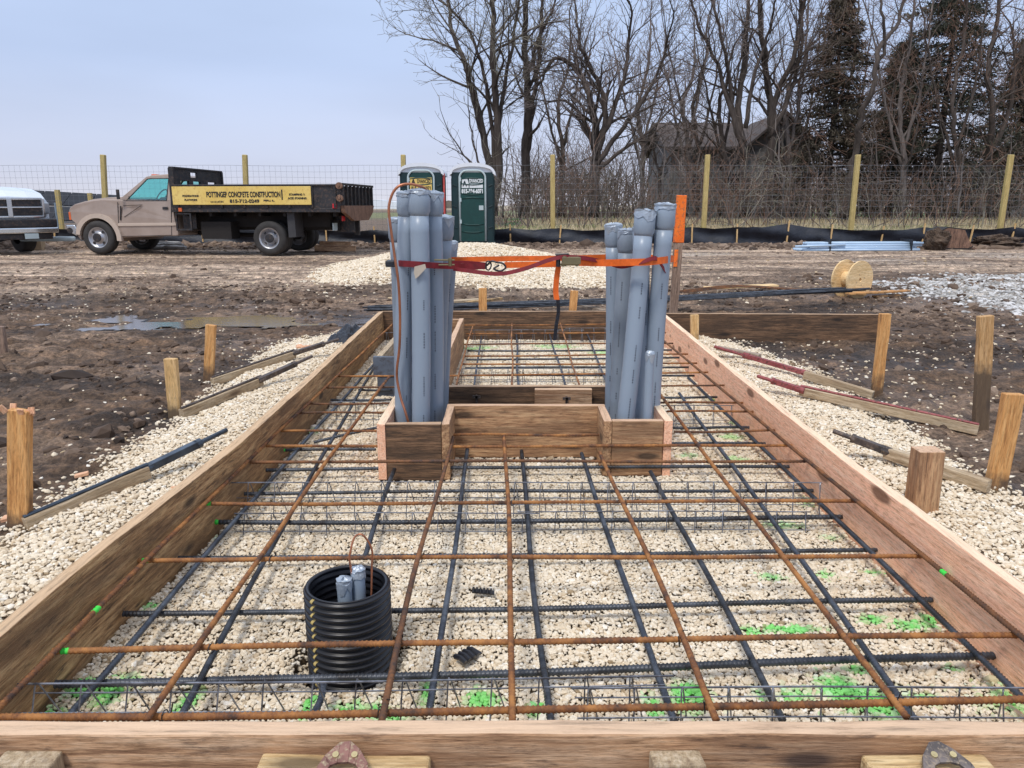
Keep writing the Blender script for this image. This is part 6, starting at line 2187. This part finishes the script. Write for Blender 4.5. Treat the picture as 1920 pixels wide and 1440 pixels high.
def segs_mesh(name, segs, n_, mat, parent, into=None):
    """many tapered twig segments as one branching mesh"""
    A = np.array([s_[0] for s_ in segs], float)
    B = np.array([s_[1] for s_ in segs], float)
    ra = np.array([s_[2] for s_ in segs])[:, None, None]
    rb_ = np.array([s_[3] for s_ in segs])[:, None, None]
    D = B - A
    D /= np.maximum(np.linalg.norm(D, axis=1, keepdims=True), 1e-9)
    ref = np.where(np.abs(D[:, 2:3]) < 0.9, np.array([[0, 0, 1.0]]), np.array([[1.0, 0, 0]]))
    U = np.cross(D, ref)
    U /= np.linalg.norm(U, axis=1, keepdims=True)
    W_ = np.cross(D, U)
    ph_ = np.arange(n_) * 2 * np.pi / n_
    ring = U[:, None, :] * np.cos(ph_)[None, :, None] + W_[:, None, :] * np.sin(ph_)[None, :, None]
    VA = A[:, None, :] + ring * ra
    VB = B[:, None, :] + ring * rb_
    V_ = np.concatenate([VA, VB], 1).reshape(-1, 3)
    base = (np.arange(len(segs)) * 2 * n_)[:, None]
    k = np.arange(n_)[None, :]
    k2 = (k + 1) % n_
    F_ = np.stack([base + k, base + k2, base + n_ + k2, base + n_ + k], 2).reshape(-1, 4)
    if into is not None:
        into.add(V_.tolist(), F_.tolist())
        return None
    return np_mesh(name, V_, F_, mat, parent, smooth=False)


def rot_dir(d, ang, rnd):
    a = d.orthogonal().normalized()
    a = Matrix.Rotation(rnd.uniform(0, 6.283), 3, d) @ a
    return (d * math.cos(ang) + a * math.sin(ang)).normalized()


def grow(p, d, L, r, lvl, maxl, out, rnd, dens, trop, wander=.16, ang=(.45, .95)):
    step = (.55, .42, .30, .22)[min(lvl, 3)]
    n_ = max(2, int(L / step))
    q = p
    for i in range(n_):
        t = i / n_
        d = (d + Vector((rnd.gauss(0, wander), rnd.gauss(0, wander), rnd.gauss(0, wander) + trop))).normalized()
        q2 = q + d * (L / n_)
        r0, r1 = r * (1 - .78 * t), r * (1 - .78 * (t + 1 / n_))
        out[min(lvl, 3)].append((tuple(q), tuple(q2), max(r0, .0075), max(r1, .0065)))
        if lvl < maxl and t > .12:
            c = dens[lvl] * (L / n_)
            m_ = int(c) + (rnd.random() < c - int(c))
            for _ in range(m_):
                grow(q2, rot_dir(d, rnd.uniform(*ang), rnd), L * rnd.uniform(.28, .52) * (1 - .5 * t), r1 * .5, lvl + 1, maxl, out, rnd, dens, trop, wander, ang)
        q = q2


def bare_tree(name, stems, label, seed, maxl=3, dens=(1.6, 2.6, 3.0), trop=.03, bark=BARK, twig=TWIG, group=None, L1=3.2, wander=.16, ang=(.4, .9), cat='tree', low=.35):
    """stems: list of (points, base radius, top radius) in world space"""
    rnd = random.Random(seed)
    b0 = Vector(stems[0][0][0])
    o = thing(name, label, cat, b0, group)
    tr = MB()
    out = [[], [], [], []]
    for pts, r0, r1 in stems:
        pts = spline([Vector(p) - b0 for p in pts], 5)
        n_ = len(pts)
        jit = [p + Vector((rnd.gauss(0, .03), rnd.gauss(0, .03), 0)) for p in pts]
        rad = [r0 + (r1 - r0) * (i / (n_ - 1)) ** .8 for i in range(n_)]
        tr.tube(jit, rad, 8)
        tot = sum((jit[i + 1] - jit[i]).length for i in range(n_ - 1))
        acc = 0
        for i in range(n_ - 1):
            sl = (jit[i + 1] - jit[i]).length
            acc += sl
            t = acc / tot
            if t < low * .6:
                continue
            c = dens[0] * sl * (1 if t > low else .35)
            for _ in range(int(c) + (rnd.random() < c - int(c))):
                d = rot_dir((jit[i + 1] - jit[i]).normalized(), rnd.uniform(ang[0], ang[1] + .1), rnd)
                grow(jit[i + 1], d, L1 * rnd.uniform(.5, 1.15) * (1.15 - .55 * t), rad[i] * rnd.uniform(.28, .5), 1, maxl, out, rnd, dens, trop, wander, ang)
        grow(jit[-1], (jit[-1] - jit[-2]).normalized(), L1 * .9, r1, 1, maxl, out, rnd, dens, trop, wander, ang)
    if out[1]:
        segs_mesh('limbs', out[1], 5, bark, o, tr)
    tr.build('trunk', bark, o, smooth=True)
    tw = out[2] + out[3]
    if tw:
        segs_mesh('crown', tw, 3, twig, o)
    return o


def S_(pix, Y, r0, r1, jy=.4):
    k = 0
    pts = []
    for i, (a, b) in enumerate(pix):
        pts.append(dp(a, b, Y + (i * jy * trn.uniform(-.5, .6))))
    return (pts, r0, r1)


Y1 = 34
bare_tree('bare_tree', [S_([(925, 405), (922, 330), (908, 260), (890, 180), (868, 110), (845, 40), (835, -60)], Y1, .20, .06),
                        S_([(925, 405), (935, 300), (930, 200), (925, 120), (923, 30), (920, -90)], Y1, .20, .08),
                        S_([(930, 330), (918, 210), (905, 130), (880, 60), (830, 5), (770, -20)], Y1, .10, .03),
                        S_([(934, 240), (950, 140), (965, 60), (975, -40)], Y1, .10, .04)],
          'tall bare tree at the left end of the tree line above the toilets', 3, dens=(2.6, 5.4, 5.6), L1=3.9, twig=TWIGG)
bare_tree('bare_tree', [S_([(985, 405), (985, 300), (990, 210), (985, 120), (985, 40), (990, -90)], Y1 + 1.5, .24, .09),
                        S_([(985, 300), (1000, 190), (1010, 110), (1015, 40), (1030, -70)], Y1 + 1.5, .13, .05),
                        S_([(988, 150), (1010, 70), (1040, 10), (1060, -60)], Y1 + 1.5, .08, .03)],
          'bare tree with one straight dark trunk just right of the leftmost tree', 5, dens=(2.4, 5.4, 5.6), L1=3.2, twig=TWIG)
bare_tree('bare_tree', [S_([(1112, 405), (1115, 330), (1118, 260), (1108, 190), (1080, 130), (1040, 110), (1010, 160)], Y1, .26, .05),
                        S_([(1116, 300), (1135, 220), (1120, 150), (1090, 90), (1080, 30)], Y1, .16, .04),
                        S_([(1116, 290), (1145, 220), (1170, 150), (1180, 80), (1185, 10)], Y1, .14, .04),
                        S_([(1118, 310), (1160, 250), (1205, 190), (1240, 120), (1255, 60)], Y1, .13, .04),
                        S_([(1118, 320), (1170, 280), (1225, 240), (1270, 190)], Y1, .10, .03),
                        S_([(1116, 280), (1090, 220), (1060, 190), (1030, 190)], Y1, .09, .03)],
          'wide bushy bare tree with a dense rounded crown standing left of the old house', 8, dens=(5.0, 7.0, 6.4), L1=3.0, ang=(.35, .85), twig=TWIG, low=.3)
bare_tree('bare_tree', [S_([(1432, 405), (1440, 320), (1446, 240), (1440, 150), (1428, 70), (1420, -40)], Y1 + 2, .26, .08),
                        S_([(1444, 250), (1460, 170), (1490, 100), (1505, 30), (1515, -60)], Y1 + 2, .16, .06),
                        S_([(1442, 260), (1475, 190), (1502, 90), (1500, 10), (1510, -60)], Y1 + 2, .12, .05)],
          'tall bare tree with dark upright stems in front of the narrow conifer', 11, dens=(2.8, 5.4, 5.4), L1=3.0, twig=TWIGD)
bare_tree('bare_tree', [S_([(1400, 405), (1395, 300), (1385, 200), (1395, 110), (1402, 20), (1405, -60)], Y1 + .5, .20, .06),
                        S_([(1397, 300), (1370, 210), (1345, 120), (1310, 50), (1290, -20)], Y1 + .5, .13, .04),
                        S_([(1396, 270), (1372, 190), (1360, 100), (1340, 20), (1330, -50)], Y1 + .5, .11, .04),
                        S_([(1398, 240), (1412, 150), (1440, 70), (1455, -10)], Y1 + .5, .11, .04)],
          'bare tree fanning out in many upright stems in front of the old house', 14, dens=(2.6, 5.4, 5.4), L1=3.2, twig=TWIG)
bare_tree('bare_tree', [S_([(1582, 410), (1590, 350), (1605, 280), (1615, 220), (1640, 150), (1650, 90), (1685, 40), (1700, -40)], Y1 - 2, .17, .06),
                        S_([(1645, 130), (1660, 80), (1650, 20), (1655, -50)], Y1 - 2, .08, .04)],
          'slim leaning bare tree in the gap between the two conifers', 17, dens=(1.6, 4.2, 4.2), L1=2.6, twig=TWIG)
bare_tree('bare_tree', [S_([(1835, 405), (1850, 320), (1862, 220), (1850, 130), (1870, 40), (1880, -60)], Y1, .18, .06),
                        S_([(1852, 300), (1890, 210), (1905, 130), (1930, 60), (1940, -30)], Y1, .12, .05)],
          'bare tree right of the wide conifer near the right edge', 19, dens=(2.6, 4.6, 4.4), L1=3.0, twig=VINE)
bare_tree('bare_tree', [S_([(1955, 405), (1945, 300), (1960, 200), (1975, 100), (1985, 0)], Y1 + 1, .2, .07),
                        S_([(1948, 320), (1925, 230), (1910, 150), (1900, 60)], Y1 + 1, .12, .04)],
          'bare tree partly beyond the right edge of the picture', 23, dens=(2.6, 4.6, 4.4), L1=3.0, twig=TWIGD)
bare_tree('bare_tree', [S_([(1240, 405), (1235, 330), (1225, 270), (1240, 210)], Y1 + 1, .09, .03), S_([(1236, 330), (1265, 270), (1275, 220)], Y1 + 1, .07, .03)],
          'low brown tree at the left gable of the old house', 27, dens=(3.4, 3.6, 3.2), L1=1.7, twig=VINE, low=.15)
bare_tree('bare_tree', [S_([(880, 408), (900, 340), (870, 290), (845, 250)], Y1 - 1.5, .06, .02), S_([(910, 405), (905, 330), (885, 260), (880, 200)], Y1 - 1, .07, .02), S_([(905, 340), (880, 300), (850, 280)], Y1 - 1, .04, .015)],
          'small twiggy tree leaning left beside the leftmost tall tree', 29, dens=(2.0, 3.0, 3.2), L1=1.6, twig=TWIGG, low=.15)


def conifer(pxb, top, halfw, Y, label, seed, mat, vine=False):
    rnd = np.random.default_rng(seed)
    pr = random.Random(seed)
    b = dp(pxb, 405, Y)
    t = dp(pxb, top, Y)
    Ht = t.z - .3
    W0 = halfw / 1440 * Y
    o = thing('conifer', label, 'conifer', (b.x, Y, .35))
    MB().tube([(0, 0, -.2), (.05, 0, Ht * .5), (0, 0, Ht)], [.22, .12, .03], 8).build('trunk', BARK, o, smooth=True)
    br = []
    tips = []
    z = .9
    while z < Ht - .1:
        u = z / Ht
        wid = W0 * (1 - u) ** .8 * (.72 + .5 * pr.random()) * (1 if u > .12 else .8)
        for k in range(7):
            a = pr.uniform(0, 6.283)
            L = wid * pr.uniform(.6, 1.12) + .12
            pp = Vector((0, 0, z))
            d = Vector((math.cos(a), math.sin(a), pr.uniform(.0, .35)))
            n_ = 6
            for i in range(n_):
                d = (d + Vector((pr.gauss(0, .1), pr.gauss(0, .1), -.10 + (.14 if i > 3 else 0)))).normalized()
                q = pp + d * (L / n_)
                br.append((tuple(pp), tuple(q), .03 * (1 - i / n_) + .006, .03 * (1 - (i + 1) / n_) + .005))
                if i >= 1:
                    tips.append((q, d, .2 + .35 * (1 - i / n_)))
                pp = q
        z += .17 + .1 * pr.random()
    segs_mesh('boughs', br, 4, BARK, o)
    T_ = np.array([tuple(a[0]) for a in tips])
    D_ = np.array([tuple(a[1]) for a in tips])
    s_ = np.array([a[2] for a in tips])
    m_ = 19
    P = np.repeat(T_, m_, 0) + rnd.normal(0, 1, (len(T_) * m_, 3)) * np.repeat(s_, m_)[:, None] * np.array([.42, .42, .26])
    dd = np.repeat(D_, m_, 0) * .6 + rnd.normal(0, .6, P.shape) + np.array([0, 0, -.25])
    dd /= np.linalg.norm(dd, axis=1, keepdims=True)
    sd = np.cross(dd, rnd.normal(0, 1, P.shape))
    sd /= np.linalg.norm(sd, axis=1, keepdims=True)
    ln = rnd.uniform(.10, .24, (len(P), 1))
    A = P + sd * ln * .16
    B = P - sd * ln * .16
    Cc = P + dd * ln
    V_ = np.stack([A, B, Cc], 1).reshape(-1, 3)
    np_mesh('crown', V_, np.arange(len(V_)).reshape(-1, 3), mat, o)
    if vine:
        out = [[], [], [], []]
        for k in range(200):
            a, u = pr.uniform(0, 6.28), pr.uniform(.1, .95)
            rr = W0 * (1 - u) ** .8 * pr.uniform(.5, 1.05)
            grow(Vector((rr * math.cos(a), rr * math.sin(a), u * Ht)), Vector((math.cos(a) * .5, math.sin(a) * .5, pr.uniform(-.6, .7))).normalized(), pr.uniform(1.0, 2.4), .014, 2, 3, out, pr, (0, 0, 5.5), -.05, .3, (.4, 1.2))
        segs_mesh('vines', out[2] + out[3], 3, VINE, o)
    return o


for i_, (px_, top_, w_x, yy_, tw_, lb_) in enumerate(((1305, 30, 55, 40, TWIG, 'thin bare tree rising behind the left half of the old house roof'), (1500, -40, 40, 44, TWIGD, 'bare tree far back between the house and the narrow conifer'), (1590, 20, 45, 43, TWIG, 'bare tree far back right of the narrow conifer'),
                                                       (1690, -60, 60, 34, VINE, 'brown twiggy bare tree in front of the wide conifer, left side'), (1790, -50, 60, 33.5, VINE, 'brown twiggy bare tree in front of the wide conifer, right side'), (1200, 60, 50, 41, TWIG, 'bare tree far back behind the wide bushy tree'), (1050, 60, 50, 41, TWIG, 'bare tree far back left of the wide bushy tree'),
                                                       (1285, 90, 45, 38, VINE, 'brown twiggy tree screening the left gable of the old house'), (1352, 110, 40, 36, TWIG, 'slim twiggy tree before the middle of the old house roof'), (1475, 60, 45, 37, VINE, 'brown twiggy tree screening the right gable of the old house'))):
    bare_tree('bare_tree', [S_([(px_, 405), (px_ + 6, 300), (px_ - 4, 200), (px_ + w_x * .3, (top_ + 200) / 2), (px_ + w_x * .4, top_)], yy_, .15, .04), S_([(px_ + 3, 320), (px_ - w_x * .5, 200), (px_ - w_x, 60 + top_ * .5)], yy_, .08, .03),
                            S_([(px_ + 5, 280), (px_ + w_x * .6, 170), (px_ + w_x, 40 + top_ * .5)], yy_, .08, .03)], lb_, 300 + i_, dens=(2.4, 4.4, 4.4), L1=2.6, twig=tw_, bark=BARKG if i_ % 2 else BARK, low=.2)
conifer(1545, -20, 128, 38, 'narrow dark conifer behind the upright bare stems right of the old house', 41, NEEDLEB, True)
conifer(1745, -120, 210, 37, 'wide dark conifer overgrown with brown vines', 43, NEEDLE, True)
conifer(1665, 80, 95, 39.5, 'shorter dark conifer behind the slim leaning tree', 47, NEEDLE, True)
conifer(1885, 70, 95, 40, 'dark conifer far back at the right edge', 49, NEEDLEB, True)

# saplings and brush under the trees
srn = random.Random(77)
for i in range(26):
    px = 935 + i * 38 + srn.uniform(-12, 12)
    topy = srn.uniform(215, 320)
    Y = srn.uniform(28.5, 33)
    ln = srn.uniform(-22, 22)
    bare_tree('sapling', [S_([(px, 408), (px + ln * .4, (408 + topy) / 2), (px + ln, topy)], Y, srn.uniform(.03, .065), .012)],
              f'thin bare sapling, number {i + 1} from the left among the brush behind the wire fence', 200 + i, maxl=3, dens=(2.2, 2.6, 3.0), L1=1.3, bark=BARKG if i % 3 else BARK, twig=(TWIG, TWIGD, VINE)[i % 3], low=.1, group='saplings among the brush behind the fence', cat='sapling')
def clump(px):
    return float(fbm(np.array([px / 70.0]), np.array([3.3]), 3, 19)[0])


for nm_, cnt_, tm_, lb_ in (('brush', 520, TWIGD, 'tangled dark leafless brush and brambles filling the space under the trees'), ('pale_brush', 260, VINE, 'paler reddish brown brambles mixed into the brush behind the fence'), ('dead_canes', 160, TWIGG, 'pale dead canes standing among the brush behind the fence')):
    out = [[], [], [], []]
    for k in range(cnt_):
        px = srn.uniform(905, 2010)
        Y = srn.uniform(28, 41)
        b = dp(px, 405, Y)
        c_l = clump(px + cnt_)
        hmax = (0.9 if px < 940 else (2.4 if px < 1250 else 2.9)) * (.25 + 1.7 * max(0, c_l - .15))
        grow(Vector((b.x, Y, .35)), Vector((srn.gauss(0, .3), srn.gauss(0, .3), 1)).normalized(), srn.uniform(.4, 1.25) * hmax, .018, 1, 3, out, srn, (0, 4.0, 4.2), .0, .26, (.3, 1.1))
    b_o = segs_mesh(nm_, out[1] + out[2] + out[3], 3, tm_, None)
    tag(b_o, lb_, 'brush', None, 'stuff')
# distant thicket closing the view between the trunks
out = [[], [], [], []]
for k in range(620):
    px = srn.uniform(960, 2050)
    Y = srn.uniform(44, 58)
    b = dp(px, 400, Y)
    grow(Vector((b.x, Y, .3)), Vector((srn.gauss(0, .15), srn.gauss(0, .15), 1)).normalized(), srn.uniform(2.5, 5.6), .05, 1, 3, out, srn, (0, 2.4, 2.4), .02, .16, (.3, .9))
b_o = segs_mesh('far_thicket', out[1] + out[2] + out[3], 3, TWIGD, None)
tag(b_o, 'dark thicket of bare growth far back behind the trees', 'thicket', None, 'stuff')

# grasses


def blades(name, x0, x1, y0, y1, n_, h, wd, mat, label, mask=None, lean=.35):
    X = rng.uniform(x0, x1, n_)
    Yb = rng.uniform(y0, y1, n_)
    if mask is not None:
        k = mask(X, Yb)
        X, Yb = X[k], Yb[k]
    Z = ground_h(X, Yb)
    n2 = len(X)
    hh = h * rng.uniform(.4, 1.2, n2)
    a = rng.uniform(0, 6.283, n2)
    B = np.stack([X, Yb, Z - .02], 1)
    sd = np.stack([np.cos(a), np.sin(a), 0 * a], 1) * wd
    l1 = rng.normal(0, lean, (n2, 2))
    M1 = B + np.stack([l1[:, 0] * hh * .4, l1[:, 1] * hh * .4, hh * .6], 1)
    T_ = B + np.stack([l1[:, 0] * hh * 1.1, l1[:, 1] * hh * 1.1, hh], 1)
    V_ = np.stack([B - sd, B + sd, M1 + sd * .7, M1 - sd * .7, T_ + sd * .1, T_ - sd * .1], 1).reshape(-1, 3)
    i_ = np.arange(n2) * 6
    F_ = np.concatenate([np.stack([i_, i_ + 1, i_ + 2, i_ + 3], 1), np.stack([i_ + 3, i_ + 2, i_ + 4, i_ + 5], 1)])
    return tag(np_mesh(name, V_, F_, mat), label, 'grass', None, 'stuff')


blades('green_grass', -1.3, 22, 23.6, 31, 90000, .20, .014, GRASS, 'strip of short green grass between the wire fence and the brush', lambda x, y: (fbm(x * .35, y * .5, 3, 80) > .42) & ((x < 5) | (fbm(x * .35, y * .5, 3, 80) > .56)))
blades('dry_grass', -1.3, 24, 24.6, 33, 52000, .34, .009, DRYG, 'dry straw coloured grass in front of the brush', lambda x, y: fbm(x * .5, y * .4, 3, 85) + .02 * (y - 26) + .008 * x > .5)

# ------------------------------------------------------------ old house behind the brush
HY = 43.0
hl, hr_ = dp(1258, 300, HY).x, dp(1500, 300, HY).x
ez, rz_ = dp(1300, 276, HY).z, dp(1300, 236, HY + 3.5).z
ho = thing('old_house', 'grey weathered wooden house with a dark roof, half hidden by the bare trees', 'house', (hl, HY, .3))
W_ = hr_ - hl
mb = MB().box(0, W_ * .62, 0, 7, 0, ez - .3)
mb.prism([(0, ez - .3), (7, ez - .3), (3.5, rz_ - .35)], lambda a, b: (0.02, a, b), lambda a, b: (W_ * .62 - .02, a, b))
mb.build('wall', SIDING, ho)
mb = MB().prism([(-.5, ez - .45), (3.5, rz_ - .3), (7.5, ez - .45), (7.5, ez - .3), (3.5, rz_ - .12), (-.5, ez - .3)], lambda a, b: (-.5, a, b), lambda a, b: (W_ * .62 + .4, a, b))
ro = mb.build('roof', ROOFM, ho)
# gabled wing facing the site
wx0, wx1 = W_ * .56, W_ * 1.0
MB().prism([(wx0, 0), (wx1, 0), (wx1, ez - .2), ((wx0 + wx1) / 2, rz_ - .35), (wx0, ez - .2)], lambda a, b: (a, -1.5, b), lambda a, b: (a, 4, b)).build('wing_wall', SIDING, ho)
c_ = (wx0 + wx1) / 2
MB().prism([(wx0 - .4, ez - .45), (c_, rz_ - .25), (wx1 + .4, ez - .45), (wx1 + .4, ez - .32), (c_, rz_ - .1), (wx0 - .4, ez - .32)], lambda a, b: (a, -1.9, b), lambda a, b: (a, 4.2, b)).build('wing_roof', ROOFM, ho)
DARKW = flat('dark_window_opening', (.02, .022, .026), .3)
for (x_, z_, y_) in ((1.2, 1.2, -.02), (3.0, 1.2, -.02), (c_ - .4, 1.4, -1.52), (c_ - .3, 3.4, -1.52)):
    w_o = MB().ring([(x_ - .08, z_ - .08), (x_ + .88, z_ - .08), (x_ + .88, z_ + 1.38), (x_ - .08, z_ + 1.38)], [(x_, z_), (x_ + .8, z_), (x_ + .8, z_ + 1.3), (x_, z_ + 1.3)], lambda a, b: (a, y_ - .04, b), lambda a, b: (a, y_ + .0, b)).build('window', SIDING, ho)
    MB().box(x_, x_ + .8, y_ - .02, y_ - .005, z_, z_ + 1.3).build('pane', DARKW, w_o)
sg_ = dp(1895, 275, 46)
o = thing('old_shed', 'dark old shed roof showing between the trees at the right edge', 'shed', (sg_.x, 46, .3))
MB().box(0, 5, 0, 4, 0, dp(1895, 330, 46).z - .3).build('wall', SIDING, o)
MB().prism([(-.3, dp(1895, 330, 46).z - .4), (2.5, dp(1895, 262, 46).z - .3), (5.3, dp(1895, 330, 46).z - .4)], lambda a, b: (a, -.3, b), lambda a, b: (a, 4.3, b)).build('roof', ROOFM, o)
